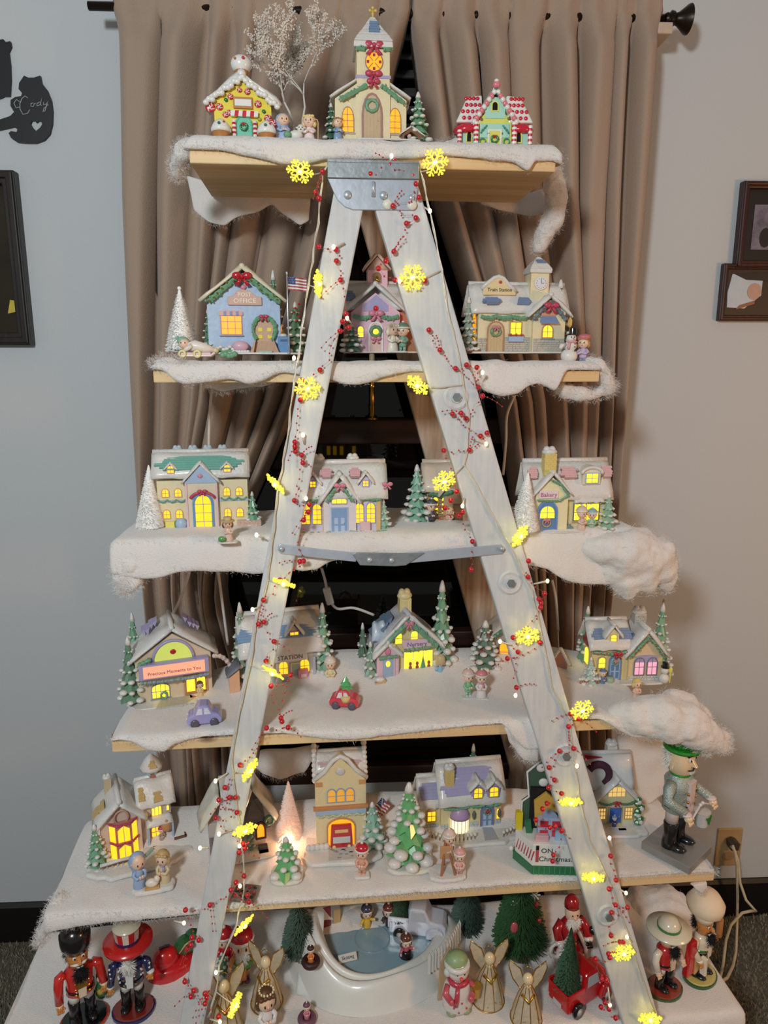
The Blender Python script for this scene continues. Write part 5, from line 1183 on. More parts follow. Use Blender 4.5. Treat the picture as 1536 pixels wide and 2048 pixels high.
# ---- white tree, girl with hat
t = Toy('bottle_brush_tree', 'white bottle brush tree at the left end beside the mansion', 'toy tree', 306, 1060, 3); t.brush(0, 0, 0, 128, 32, 5200, BRW, BRW, seed=4, shape=.85, base=WHITE)
t = Toy('girl_figurine', 'figurine of a girl in a brimmed hat and beige cloak before the mansion', 'figurine', 457, 1084, 3); t.child(0, 0, 3, 44, cer((222, 190, 172)), hair=BROWN, rz=8, seed=3)
t.add('hat', G().lathe([(14, 0), (14, 2.5), (9, 4), (8, 9), (.5, 11)], 0, 0, 41, 14), cer((200, 170, 120)), auto=True); t.add('green_basket', G().ball(-11, -12, 9, 8, 6, 6, 9, 6), gloss((96, 160, 90)), None, True); t.base(-22, 20, -16, 10, 3, seed=3)
# ---- library
t = Toy('toy_library', 'lavender and white library with a blue double door and pink shingle patches', 'toy house', 680, 1068, 3, rz=1); X, Z = t.X, t.Z
D = 66; LW = cer((210, 204, 226))
t.add('wall', G().box(X(603), X(764), 0, D, 0, Z(1000)), LW, bev=.8)
t.roof_side(X(596), X(776), -8, -6, 32, D+6, Z(1000), Z(930, 32), 10, seed=4)
for x in (655, 711): t.shingles((X(x-12), 5, Z(961)), (X(x+12), 5, Z(961)), (X(x+10), 15, Z(942, 15)), (X(x-10), 15, Z(942, 15)), 5, cer((222, 172, 178)), 10, None, x)
for x in (640, 709): t.chimney(X(x), 36, Z(930, 36), Z(918, 36), 20, 16, cer((200, 206, 214)))
t.gable(X(680), 32, 0, Z(1000), Z(970), -8, 4, cer((224, 214, 220)), 'entrance_bay'); t.roof_front(X(680), 35, Z(1002), Z(955), -15, 26, 8, ov=4, seed=7)
for x in (628, 732):
    w_ = t.window(X(x), Z(977)+1, 14, 14, -1, 'flat', 2, 2, LAV, LIT, 1.8); t.roof_front(X(x), 12, Z(966), Z(951), -6, 22, 5, ov=4, seed=x, parent=w_, name='dormer_roof'); t.gable(X(x), 11, Z(980), Z(966), Z(954), -.5, 16, LW, 'dormer', .4, w_)
t.garland([(X(656), -12, Z(1000)), (X(667), -13, Z(982)), (X(680), -13, Z(972)), (X(692), -13, Z(982)), (X(704), -12, Z(1000))], 4, seed=3); t.bow(X(680), -16, Z(971), 10, PINK)
t.text('LIBRARY', 9, cer((190, 130, 60)), X(680), -9, Z(990)); t.window(X(679), Z(1007), 31, 12, -8.5, 'low', 3, 1, LAV, LITY, 1.6)
t.door(X(679), 0, 34, 55, -8, 'flat', cer((130, 164, 210)), LBLUE, 2.4, panelc=cer((176, 200, 226)))
for x in (613, 635, 719, 742): t.window(X(x), Z(1048), 19, 42, 0, 'round', 2, 4, LAV, LIT, 1.6)
for x in (650, 706, 757): t.add('column', G().box(X(x)-4, X(x)+4, -7, 2, 0, Z(1003)), cer((224, 186, 120)), bev=.6)
t.garland([(X(608), -6, Z(997)), (X(625), -7, Z(999)), (X(645), -6, Z(994))], 4, seed=8); t.garland([(X(716), -6, Z(999)), (X(740), -7, Z(998)), (X(762), -6, Z(1000))], 4, seed=9)
t.add('pink_box', G().box(X(720), X(740), -10, -2, 2, 25), cer((224, 186, 190)), bev=.8)
for a, b in ((604, 660), (696, 775)): t.garland([(X(a), -12, 4), (X((a+b)/2), -14, 3), (X(b), -12, 4)], 5, cer((140, 176, 156)), seed=a)
t.base(X(598), X(780), -20, 6, 4, seed=6); t.pine(X(768), 8, 0, 66, 15, 5, cer((140, 186, 160)), seed=17); t.bow(X(775), -2, Z(972), 9, PINK)
g = G()
for x in (626, 648, 672, 716): g.box(X(x)-6, X(x)+6, D-.4, D+.8, Z(1050), Z(1020))
t.add('back_windows', g, LIT)
# ---- log house behind the right leg
t = Toy('toy_cabin', 'brown cabin with lit twin windows half hidden behind the right ladder leg', 'toy house', 882, 1046, 3, rz=-4); X, Z = t.X, t.Z
t.add('wall', G().box(X(853), X(960), 0, 56, 0, Z(988)), cer((196, 156, 110)), bev=.6); t.gable(X(916), 30, 0, Z(985), Z(950), -8, 40, cer((190, 150, 110)), 'front_gable')
t.roof_side(X(843), X(970), -6, -4, 30, 62, Z(986), Z(928, 30), 9, cer((214, 196, 176)), seed=9); t.roof_front(X(916), 36, Z(988), Z(944), -16, 34, 8, cer((206, 186, 164)), ov=4, seed=10)
for x in (870, 888): t.window(X(x), Z(1028), 14, 36, -1, 'round', 1, 2, cer((150, 160, 110)), LITY, 2)
t.garland([(X(858), -6, Z(987)), (X(880), -7, Z(990)), (X(905), -8, Z(982))], 4.5, DKGREEN, seed=2); g = G()
for i in range(5): z_ = 6+i*9; g.tube([(X(853), -1, z_), (X(898), -1, z_)], 3, 7)
t.add('logs', g, cer((176, 130, 86)), None, True); t.add('dark_door', G().prism(arch(X(914), 0, 20, 40), -9.4, -7), cer((120, 78, 40)))
t.child(X(862), -10, 0, 46, cer((90, 80, 84)), hat=cer((90, 84, 96)), rz=15, skirt=False, legs=cer((70, 62, 60))); t.child(X(898), -14, 0, 34, cer((230, 190, 176)), hair=BLOND, rz=-20, scarf=ROSE); t.pine(X(833), 0, 0, 116, 24, 7, cer((130, 186, 156)), seed=21); t.base(X(812), X(905), -20, 20, 5, seed=8)
# ---- bakery
t = Toy('toy_bakery', 'pale yellow bakery with a blue arched door and brick chimney', 'toy house', 1130, 1062, 3, rz=2); X, Z = t.X, t.Z
D = 62
t.add('wall', G().box(X(1056), X(1218), 6, D, 0, Z(1000)), cer((236, 220, 160)), bev=.8)
t.roof_side(X(1046), X(1226), -6, 0, 36, D+6, Z(1002), Z(925, 36), 9, seed=12)
for x, w_ in ((1061, 18), (1134, 34), (1212, 22)): t.shingles((X(x-w_/2), 9, Z(962)), (X(x+w_/2), 9, Z(962)), (X(x+w_/2), 20, Z(938, 20)), (X(x-w_/2), 20, Z(938, 20)), 5, cer((228, 180, 180)), 9.2, None, x, .16)
t.chimney(X(1095), 14, Z(950, 14), Z(908, 14), 24, 20, cer((226, 200, 110)), None, True)
t.gable(X(1097), 33, 0, Z(985), Z(955), -8, 20, cer((238, 226, 176)), 'front_gable'); t.roof_front(X(1097), 35, Z(986), Z(949), -14, 30, 6, ov=4, seed=14)
t.garland([(X(1067), -11, Z(998)), (X(1082), -12, Z(999)), (X(1110), -12, Z(1000)), (X(1129), -11, Z(990)), (X(1112), -12, Z(968)), (X(1092), -12, Z(959))], 2.2, seed=5)
o = t.add('sign_board', G().box(X(1070), X(1109), -10.5, -8, Z(995), Z(980)), cer((236, 216, 222)), bev=.5); t.text('Bakery', 12, cer((190, 90, 140)), X(1089), -10.8, Z(988), o)
t.door(X(1088), 0, 43, 63, -8, 'round', cer((96, 140, 200)), cer((110, 150, 206)), 3.4, panels=False); t.window(X(1088), Z(1035), 33, 27, -9, 'round', 2, 2, BLUE, LITY, 1.8); t.wreath(X(1087), -11, Z(1042), 8, 2, cer((190, 170, 90)), None, (.6, 6, PINK))
w_ = t.window(X(1174), Z(1044), 55, 36, 5, 'flat', 2, 2, cer((110, 110, 120)), LITY, 2, STONE); t.scallop(X(1146), X(1204), Z(1004), 3.5, 3, 6, 1, cer((160, 200, 180)))
aw = G(); aw.slab((X(1144), -8, Z(1006)), (X(1206), -8, Z(1006)), (X(1204), 6, Z(992)), (X(1146), 6, Z(992)), 4, 12, 3, 1.5, 2); t.add('awning', aw, SNOWM, w_, True)
w_ = t.window(X(1179), Z(969), 27, 21, -2, 'flat', 2, 2, LBLUE, LITY, 1.8); t.add('dormer', G().prism(arch(X(1179), Z(971), 36, 36, 'low'), -1, 26), cer((232, 222, 190)), w_, bev=.5); pts = [(X(1179)+21*cos(PI*i/10), -2, Z(950)+12*sin(PI*i/10)) for i in range(11)]; t.add('snow', G().tube(pts, 3.4, 8), SNOWM, w_, True)
t.stones(X(1113), X(1144), 5, 0, 14, STONE, 4); t.child(X(1160), -8, 0, 47, cer((222, 190, 170)), hat=cer((226, 200, 180)), rz=25); t.child(X(1182), -6, 0, 42, cer((150, 196, 170)), hat=cer((140, 180, 200)), rz=-25, skirt=False, legs=cer((120, 170, 140)))
g = G()
for i in range(6): g.ball(X(1116)+i*5, -4, 7+2*sin(i*2), 5, 4, 5, 7, 5)
t.add('bushes', g, cer((110, 140, 130))); t.pine(X(1216), -4, 0, 74, 17, 5, cer((140, 180, 150)), seed=22, snow=True); t.base(X(1068), X(1226), -18, 8, 3, seed=9)
t = Toy('bottle_brush_tree', 'white bottle brush tree beside the bakery and the right leg', 'toy tree', 1051, 1066, 3); t.brush(0, 0, 0, 120, 33, 5200, BRW, BRW, seed=6, shape=.8, base=WHITE)
# ================================================================== SHELF 4
# ---- theater
t = Toy('toy_theater', 'cream theater with a glowing marquee sign and lavender roof patches', 'toy house', 352, 1396, 4, rz=15); X, Z = t.X, t.Z
D = 92; TC = cer((222, 198, 158))
t.gable(0, 72, 0, Z(1315), Z(1270), 0, D, TC)
t.roof_front(0, 74, Z(1312), Z(1263), -8, D+4, 8, ov=10, seed=3)
for i in (-1, 1): t.shingles((i*(50), 42, Z(1312)+26), (i*50, 78, Z(1312)+26), (i*20, 78, Z(1312)+46), (i*20, 42, Z(1312)+46), 4, LAV, 9, None, 3+i, .2)
po = [(36*cos(PI*i/14), Z(1322)+38*sin(PI*i/14)) for i in range(15)]; o = t.add('sunburst_arch', G().prism(po, -4, 0), M((220, 230, 110), .4, .1, emit=.55), bev=.6); t.add('arch_trim', G().tube([(p[0]*1.08, -3, p[1]+2) for p in po], 3, 7), LAV, o, True); t.add('heart', G().ball(0, -4.6, Z(1303), 6, 1.6, 5, 10, 6), RED, o, True)
o = t.add('marquee', G().box(-66, 66, -18, 0, Z(1346), Z(1318)), LAV, bev=1); t.add('sign_panel', G().box(-58, 58, -19, -17.6, Z(1343), Z(1321)), M((255, 176, 140), .4, .05, emit=.75), o); t.text('Precious Moments to You', 9.4, cer((150, 60, 70)), 0, -19.3, Z(1335), o)
t.garland([(-64, -18, Z(1350)), (-20, -19, Z(1352)), (30, -19, Z(1352)), (64, -18, Z(1350))], 3.4, cer((130, 150, 150)), seed=4); t.garland([(-66, -12, Z(1318)), (-42, -10, Z(1310))], 4, seed=6)
t.window(-28, Z(1392), 36, 30, 0, 'low', 4, 2, cer((150, 150, 160)), LITY, 2, cer((150, 160, 160)))
t.door(40, 0, 46, 44, -1, 'flat', cer((190, 130, 90)), cer((196, 140, 100)), 3, panels=False); g = G()
for x in (30, 50): g.prism(arch(x, 10, 16, 30), -3, -1.8)
t.add('door_panes', g, LITY)
t.add('red_carpet', G().box(26, 56, -16, -2, 0, 3), cer((206, 90, 70)), bev=.6); t.wreath(-22, -3, 10, 6, 2.4, GREEN); t.child(46, -16, 3, 30, cer((232, 200, 140)), hair=BROWN, rz=10)
t.pine(-82, 8, 0, 128, 22, 6, cer((96, 136, 104)), seed=31); t.pine(-72, 80, 0, 150, 20, 7, seed=33)
pts = [(74+30*sin(PI*i/12)*1.0, 30-20*cos(PI*i/12), 3+66*sin(PI*i/24+.0)) for i in range(25)]; g = G()
for i in range(17): a = PI*.5*i/16; g.ball(78+40*sin(a), -4+i*.8, 70*cos(a)+4, 4.6+.8*sin(i*3), n=7, m=5)
t.add('pebble_arch', g, cer((222, 196, 186)), None, True)
o = t.add('path', G().prism([(-40, -40), (10, -42), (34, -20), (30, -2), (-30, -2)], 0, 3, 'z'), cer((190, 184, 166)), bev=.6); t.stones(-38, 30, -40, 0, 5, STONE, 6, o); t.base(-90, 96, -34, 30, 2.5, seed=7)
# ---- toy cars
def car(t, L, H, W, col, wins, wheels=True, tree=False):
    pr = [(-L/2, H*.12), (L/2, H*.12), (L/2+1, H*.35), (L*.42, H*.55), (L*.27, H*.60), (L*.14, H*.97), (-L*.18, H), (-L*.30, H*.62), (-L*.46, H*.55), (-L/2-1, H*.35)]
    o = t.add('body', G().prism(pr, -W/2, W/2), col, bev=H*.10); g = G()
    g.prism([(-L*.24, H*.60), (-L*.05, H*.60), (-L*.05, H*.88), (-L*.17, H*.88)], -W/2-.5, W/2+.5); g.prism([(.0, H*.60), (L*.20, H*.60), (L*.11, H*.88), (.0, H*.88)], -W/2-.5, W/2+.5); t.add('windows', g, wins, o)
    for x in (-L*.28, L*.28):
        for i in (-1, 1): t.add('wheel', G().lathe([(H*.2, -2), (H*.2, 2), (H*.1, 2.6), (.1, 2.8)], n=14).move(Matrix.Translation((x, i*W/2, H*.2)) @ Matrix.Rotation(-i*PI/2, 4, 'X')), cer((90, 84, 100)) if wheels else col, o, True)
    g = G()
    for i in (-1, 1): g.ball(-L/2, i*W*.3, H*.38, 2.2, 2, 2.4, 8, 5)
    t.add('headlights', g, cer((230, 226, 200)), o)
    if tree:
        t.pine(2, 0, H*.9, 26, 13, 3, gloss((90, 176, 110)), False, 'roof_tree', o, trunk=False); t.add('yellow_bundle', G().lathe([(8, 0), (10, 9), (8, 11)], 4, -W*.45, H*.42, 12), cer((226, 196, 120)), o, True)
    return o
t = Toy('toy_car', 'lavender toy car parked in front of the theater', 'toy car', 410, 1446, 4, rz=8); car(t, 66, 42, 34, gloss((170, 160, 210)), cer((226, 224, 232)))
t = Toy('toy_car', 'red toy car carrying a green tree on its roof', 'toy car', 690, 1412, 4, rz=-12); car(t, 58, 38, 32, gloss((214, 62, 76)), cer((226, 220, 226)), tree=True)
# ---- station
t = Toy('toy_station_house', 'snowy roofed station behind the left leg with blue roof patches', 'toy house', 586, 1374, 4, rz=11); t.sz *= 1.1; X, Z = t.X, t.Z
D = 70
t.add('wall', G().box(-90, 56, 0, D, 0, 62), cer((214, 206, 190)), bev=.8)
t.roof_side(-104, 64, -8, -8, 40, D+8, 60, 118, 10, seed=15)
for x, w_ in ((4, 110), (-84, 46)): t.shingles((x-w_/2, 10, 80), (x+w_/2, 10, 80), (x+w_/2-6, 26, 98), (x-w_/2+6, 26, 98), 5, cer((130, 166, 206)), 10, None, 4, .08)
w_ = t.window(6, 84, 19, 14, 4, 'flat', 2, 2, cer((190, 150, 120)), LIT, 1.6); t.roof_front(6, 13, 96, 112, -1, 34, 5, ov=5, seed=4, parent=w_, name='dormer_roof'); t.gable(6, 11, 82, 96, 108, 4.6, 24, cer((200, 180, 160)), 'dormer', .4, w_)
o = t.add('sign_board', G().prism([(-40, 50), (30, 50), (28, 62), (10, 67), (-20, 67), (-38, 62)], -10, -7), cer((222, 216, 206)), bev=.8); t.text('STATION', 12, cer((70, 66, 70)), -5, -10.3, 57, o)
t.window(24, 24, 22, 26, 0, 'round', 2, 2, CREAM, LIT, 1.6); t.window(-18, 24, 20, 26, 0, 'round', 2, 2, CREAM, LIT, 1.6); t.window(-60, 24, 22, 26, 0, 'round', 2, 2, CREAM, LIT, 1.6)
t.door(6, 2, 20, 42, -1, 'flat', cer((160, 190, 176)), CREAM, 2, panels=False)
o = t.add('pink_mail_crate', G().box(10, 30, -12, -2, 2, 33), cer((226, 140, 160)), bev=.8); t.add('labels', G().box(15, 26, -12.8, -11.8, 8, 14).box(15, 26, -12.8, -11.8, 20, 26), cer((240, 214, 220)), o)
t.add('posts', G().box(40, 45, -10, -5, 2, 54).box(-42, -37, -10, -5, 2, 54), cer((176, 186, 200)), bev=.6); t.add('blue_trunk', G().box(-22, -8, -12, -3, 2, 20), cer((150, 160, 200)), bev=.8)
t.base(-100, 86, -34, 30, 8, seed=12); t.add('platform', G().box(-90, 60, -18, 0, 7, 10), cer((206, 176, 140)), bev=.6)
t.pine(64, 10, 0, 142, 24, 8, seed=41); t.pine(-96, 30, 0, 150, 22, 8, cer((130, 160, 130)), seed=42); t.child(72, -20, 6, 46, cer((226, 214, 160)), hat=cer((226, 210, 190)), rz=-12)
t.add('side_shed', G().prism([(-124, 0), (-104, 0), (-104, 46), (-124, 34)], -10, 30), cer((226, 170, 130)), bev=.6); t.add('shed_roof', G().slab((-128, -14, 34), (-128, 34, 34), (-102, 34, 50), (-102, -14, 50), 4, 6, 3, .6, 3), cer((120, 124, 140)), None, True)
# ---- nursery
t = Toy('toy_nursery', 'yellow nursery house with pink porch and wide lit shop window', 'toy house', 806, 1362, 4, rz=7); t.sz *= 1.27; X, Z = t.X, t.Z
D = 74; NY = cer((226, 210, 140))
t.gable(10, 62, 0, 52, 94, 0, D, NY)
t.roof_front(10, 66, 50, 96, -10, D+4, 8, cer((198, 198, 206)), ov=6, seed=16)
t.shingles((-54, 12, 58), (-54, 62, 58), (-12, 62, 86), (-12, 12, 86), 5, cer((112, 134, 162)), 9, None, 4, .1); t.garland([(-48, -12, 54), (-20, -13, 76), (8, -13, 94), (36, -13, 76), (66, -12, 54)], 4.4, seed=5); t.bow(8, -17, 92, 8, PINK)
g = G(); g.slab((-62, -13, 48), (10, -13, 101), (10, -7, 101), (-62, -7, 48), 6, 10, 2, 1, 2).slab((82, -13, 48), (10, -13, 101), (10, -7, 101), (82, -7, 48), 6, 10, 2, 1, 3); t.add('verge_snow', g, SNOWM, None, True)
t.chimney(12, 40, 92, 118, 24, 20, cer((224, 208, 140)), cer((226, 210, 150)))
for x in (-10, 22): t.window(x, 58, 16, 20, -1, 'low', 1, 2, CREAM, LITY, 1.4)
t.gable(-34, 22, 0, 46, 62, -14, 4, LPINK, 'porch'); t.roof_front(-34, 25, 45, 62, -20, 10, 6, ov=4, seed=18); g = G(); g.slab((-62, 6, 62), (-30, 6, 62), (-32, 26, 84), (-58, 26, 84), 9, 8, 4, 2, 4); t.add('side_snow', g, cer((190, 206, 220)), None, True); t.add('rosette', G().ball(-34, -15, 52, 6, 1.6, 6, 10, 6), PINK, None, True); t.garland([(-52, -18, 44), (-34, -18, 45), (-16, -18, 45)], 2.6, seed=2)
t.door(-34, 4, 27, 40, -14.4, 'flat', cer((160, 182, 208)), LPINK, 2.4, panels=False); t.add('round_window', G().ball(-34, -15.8, 34, 4.6, 1, 4.6, 12, 7), LITY, None, True); t.add('steps', G().box(-46, -20, -26, -14, 0, 5).box(-46, -20, -20, -14, 5, 9), cer((170, 178, 192)), bev=.6)
w_ = t.window(30, 14, 62, 34, -2, 'flat', 3, 1, CREAM, LITY, 2, STONE); t.garland([(0, -6, 50), (30, -7, 50), (60, -6, 52)], 3.6, cer((130, 160, 100)), seed=6); g = G()
for x in (14, 28, 52): g.ball(x, -3.6, 27, 3.2, 1, 3.2, 8, 5).ball(x, -3.6, 21, 3.6, 1, 3.6, 8, 5)
t.add('toys_in_window', g, cer((180, 90, 60)), w_); t.add('window_tree', G().lathe([(7, 16), (.2, 38)], 40, -3.6, 0, 7, 1, .3), GREEN, w_)
o = t.add('sign_board', G().box(-2, 56, -8, -3, 52, 65), LPINK, bev=.6); t.text('Nursery', 12, cer((110, 90, 160)), 26, -8.4, 58, o); t.stones(-2, 64, -2.4, 0, 13, cer((180, 186, 186)), 7)
t.pine(82, 12, 0, 148, 27, 8, seed=44); t.pine(-66, 0, 0, 66, 17, 5, cer((130, 166, 140)), seed=45); t.pine(-74, 40, 0, 84, 16, 5, cer((100, 130, 104)), seed=46); t.child(72, -16, 0, 42, cer((140, 186, 216)), hair=cer((206, 180, 130)), rz=-170); t.add('wheelbarrow', G().prism([(-62, 4), (-44, 2), (-40, 14), (-62, 10)], -28, -18), cer((206, 164, 110)), bev=.6); t.add('snow', G().ball(-52, -23, 14, 11, 6, 4, 9, 5), SNOWM, None, True); t.base(-78, 98, -36, 30, 5, seed=14)
# ---- house behind right leg, tree and carollers
t = Toy('toy_chalet', 'grey stone house with one amber window behind the right ladder leg', 'toy house', 1014, 1342, 4, rz=-6); t.gable(0, 44, 0, 58, 92, 0, 60, cer((170, 160, 150))); t.roof_front(0, 48, 58, 94, -8, 64, 8, cer((214, 196, 180)), ov=6, seed=2); t.window(-8, 20, 22, 40, -1, 'round', 1, 2, cer((140, 110, 80)), LITO, 2.4, cer((130, 100, 80))); t.stones(-40, 40, -.5, 0, 16, STONE, 3); t.garland([(-44, -8, 58), (-20, -9, 78), (0, -9, 92)], 4, DKGREEN, seed=3); t.add('snow_path', G().ball(-30, -16, 4, 26, 14, 9, 12, 6), SNOWM, None, True)
t.add('brown_bridge', G().prism([(-46, 8), (-6, 16), (-4, 24), (-46, 20)], -26, -18), cer((176, 120, 80)), bev=.8); t.add('bridge_snow', G().tube([(-47, -22, 20), (-26, -22, 24), (-2, -22, 25)], 4, 8), SNOWM, None, True)
for z_ in (0,): t.add('amber_back_window', G().box(-12, 12, 59.6, 61, 16, 44), LITO)
t = Toy('snowy_tree', 'dark green snowy tree with red berries left of the right leg', 'toy tree', 968, 1350, 4); t.pine(0, 0, 0, 108, 30, 7, cer((92, 124, 100)), seed=51, parent=None); g = G(); rr = random.Random(4)
for i in range(22): z_ = rr.uniform(14, 88); a = rr.uniform(PI, 2*PI); q = 28*(1-z_/112); g.ball(q*cos(a), q*sin(a), z_, 2, n=6, m=4)
t.add('red_berries', g, RED)
t = Toy('boy_figurine', 'carolling boy figurine in a green jacket before the snowy tree', 'figurine', 936, 1394, 4); t.child(0, 0, 2, 50, cer((130, 190, 140)), hat=cer((230, 190, 176)), skirt=False, legs=cer((190, 214, 196)), rz=15); t.base(-14, 14, -12, 8, 2.5)
t = Toy('girl_figurine', 'carolling girl figurine in a pink striped hat and white coat', 'figurine', 962, 1396, 4); t.child(0, 0, 2, 50, cer((226, 212, 206)), hat=cer((226, 130, 130)), rz=-8, scarf=PINK); t.base(-14, 14, -12, 8, 2.5)
t = Toy('candy_signpost', 'small brown signpost edged with pebble snow beside the right leg', 'toy', 1118, 1352, 4, rz=-20); g = G(); t.add('post', G().prism([(-14, 0), (14, 0), (14, 30), (0, 52), (-14, 30)], -4, 4), cer((190, 130, 106)), bev=.8)
for i in range(8):
    for s_ in (-1, 1): g.ball(s_*(18-i*2.4), -2, 26+i*4, 4, n=7, m=5)
t.add('snow_edge', g, SNOWM, None, True)
# ---- craft cottage on the right
t = Toy('toy_cottage', 'cream cottage with a blue door, pink lit windows and chimney at right', 'toy house', 1236, 1362, 4, rz=-2); X, Z = t.X, t.Z
D = 66
t.add('wall', G().box(-56, 20, 0, D, 0, 62), cer((226, 204, 140)), bev=.8); t.roof_side(-64, 24, -8, -6, 36, D+6, 62, 104, 9, seed=22); t.gable(50, 34, 0, 54, 96, -8, D, cer((226, 200, 150)), 'right_wing'); t.roof_front(50, 40, 52, 98, -14, D+4, 8, ov=3, seed=24)
for x in (-42, 10): t.shingles((x-14, 8, 76), (x+16, 8, 76), (x+12, 22, 92), (x-12, 22, 92), 4, cer((130, 150, 184)), 9, None, x, .15)
t.shingles((18, 6, 62), (18, 26, 62), (36, 26, 84), (36, 6, 84), 4, cer((110, 124, 150)), 9, None, 5, .2)
w_ = t.window(-16, 78, 14, 16, -2, 'low', 1, 2, cer((226, 196, 130)), LITY, 1.6); t.gable(-16, 12, 74, 92, 104, -1, 24, cer((232, 214, 160)), 'dormer', .4, w_); t.roof_front(-16, 14, 90, 108, -6, 36, 5, ov=4, seed=26, parent=w_, name='dormer_roof')
t.garland([(-56, -6, 60), (-20, -8, 57), (18, -6, 60)], 3.2, seed=4, berries=RED); t.garland([(16, -14, 52), (34, -15, 74), (50, -15, 90), (66, -15, 74), (84, -14, 50)], 3.4, seed=7, berries=RED); t.bow(-8, -11, 57, 8, RED)
t.window(-36, 26, 17, 24, -1, 'low', 1, 2, cer((190, 170, 120)), LITY, 2); t.door(-9, 2, 26, 50, -1, 'round', cer((150, 186, 220)), cer((110, 140, 180)), 2.6, panelc=cer((90, 130, 190))); t.wreath(-9, -4, 38, 5, 1.8, GREEN, None, (.6, 4, PINK))
t.add('lavender_panel', G().prism(arch(50, 40, 44, 14, 'low'), -9.6, -8), LAV)
for x in (37, 63): t.window(x, 14, 22, 36, -8.5, 'round', 2, 2, cer((120, 124, 140)), LITPINK, 2)
t.stones(18, 84, -8.4, 0, 13, cer((200, 206, 206)), 5); t.stones(-50, -22, -.4, 0, 14, cer((200, 200, 190)), 6); 
o = t.add('side_window', G().prism(arch(30, 26, 18, 30, 'low'), -57.4, -55.6, 'x'), LITY); t.add('red_trim', G().prism([(4, 60), (62, 60), (34, 92)], -57, -55.5, 'x'), cer((180, 70, 70)))
t.chimney(52, 44, 84, 118, 24, 20, cer((206, 200, 196))); t.stones(41, 63, 33.5, 92, 116, STONE, 3); t.pine(88, 18, 0, 146, 22, 8, seed=61, star=GOLD); t.pine(-48, 60, 0, 128, 20, 7, seed=62); t.pine(-62, -12, 0, 54, 15, 5, cer((170, 200, 190)), seed=63)
g = G()
for i in range(8): g.box(-84+i*5, -80.5+i*5, -20, -17, 0, 13)
t.add('fence', g, cer((176, 120, 90))); g = G()
for i in range(9): g.ball(-85+i*5, -19, 14, 3.2, n=7, m=5)
t.add('fence_snow', g, SNOWM, None, True); t.child(-38, -16, 0, 30, cer((110, 130, 170)), hat=cer((110, 120, 160)), rz=10); t.add('barrel', G().lathe([(7, 0), (8.4, 7), (7, 14)], -22, -12, 0, 12), cer((150, 176, 150)), None, True)
sm = t.add('snowman', G().ball(86, -16, 10, 10, 9, 10, 12, 8).ball(86, -16, 26, 7.6, 7, 8, 10, 7), WHITE, None, True); t.add('top_hat', G().lathe([(8, 32), (8, 34), (5, 34.4), (5, 42), (.1, 42.4)], 86, -16, 0, 12), BLACK, sm, auto=True); t.add('broom', G().tube([(98, -16, 2), (98, -16, 24)], 1.2, 6).ball(98, -16, 26, 4, 3, 7, 8, 5), YEL, sm); t.stones(-10, 16, -14, 0, 3, STONE, 4); t.base(-88, 102, -24, 30, 3.5, seed=16)
t = Toy('girl_figurine', 'tiny blond girl figurine half buried in cotton before the cottage', 'figurine', 1272, 1394, 4); t.child(0, 0, -4, 40, cer((226, 186, 160)), hair=cer((232, 200, 110)), rz=5)
# ================================================================== SHELF 5
# ---- victorian house
t = Toy('toy_victorian_house', 'snowy cream house with a glowing two-storey bay window and cupola', 'toy house', 262, 1712, 5, rz=20)
VC = cer((216, 190, 170)); OCH = cer((206, 170, 104))
t.gable(-14, 38, 0, 72, 104, 0, 92, VC); t.roof_front(-14, 42, 70, 106, -10, 98, 8, ov=5, seed=31)
t.add('right_wing', G().box(22, 84, 18, 84, 0, 78), VC, bev=.6); t.roof_side(18, 94, 8, 10, 50, 94, 76, 112, 8, seed=32)
for A, B, Cc, D in (((-56, 20, 70), (-56, 44, 70), (-34, 44, 90), (-34, 20, 90)), ((52, 14, 80), (70, 14, 80), (66, 28, 92), (54, 28, 92)), ((24, 20, 84), (36, 20, 84), (34, 40, 100), (26, 40, 100))): t.shingles(A, B, Cc, D, 4, OCH, 8.4, None, 3, .2)
bay = [(-36, 0), (-24, -14), (4, -14), (16, 0)]
for z0, z1 in ((4, 34), (40, 70)):
    o = t.add('bay_window', G().prism(bay, z0-3, z1+3, 'z'), cer((196, 116, 110)), bev=.6)
    t.add('pane', G().prism([(-21, z0), (1, z0), (1, z1-7), (-10, z1), (-21, z1-7)], -15, -13.6), LIT, o)
    for (xa, ya), (xb, yb) in (((-35, -1.2), (-25, -12.8)), ((5, -12.8), (15, -1.2))):
        g = G(); n = Vector((yb-ya, -(xb-xa), 0)).normalized()*.9; g.put([(xa+n.x, ya+n.y, z0), (xb+n.x, yb+n.y, z0), (xb+n.x, yb+n.y, z1), (xa+n.x, ya+n.y, z1)], [(0, 1, 2, 3)]); t.add('side_pane', g, LIT, o)
    t.add('glazing_bars', G().box(-10.7, -9.5, -16, -15, z0, z1), VC, o); t.garland([(-36, -3, z1+4), (-24, -17, z1+4), (4, -17, z1+4), (16, -3, z1+4)], 2.2, ROSE, seed=int(z0))
t.add('arch_crest', G().torus(-12, -5, 82, 13, 2, 16, 5), cer((200, 150, 120)), None, True)
t.window(56, 54, 22, 26, 18, 'low', 3, 1, cer((206, 150, 140)), LITY, 2); t.window(78, 60, 7, 12, 18, 'round', 1, 1, VC, LITY, 1.2); t.window(52, 12, 20, 26, 18, 'low', 2, 2, cer((206, 150, 130)), LIT, 2)
t.add('porch_roof', G().slab((34, 2, 42), (86, 2, 42), (84, 20, 52), (36, 20, 52), 6, 8, 3, 1, 3), SNOWM, None, True); t.add('ochre_awning', G().ball(72, 6, 38, 11, 9, 12, 10, 6), cer((206, 140, 84)), None, True)
for x in (36, 84): t.add('porch_post', G().box(x-2, x+2, 3, 7, 0, 44), LBLUE)
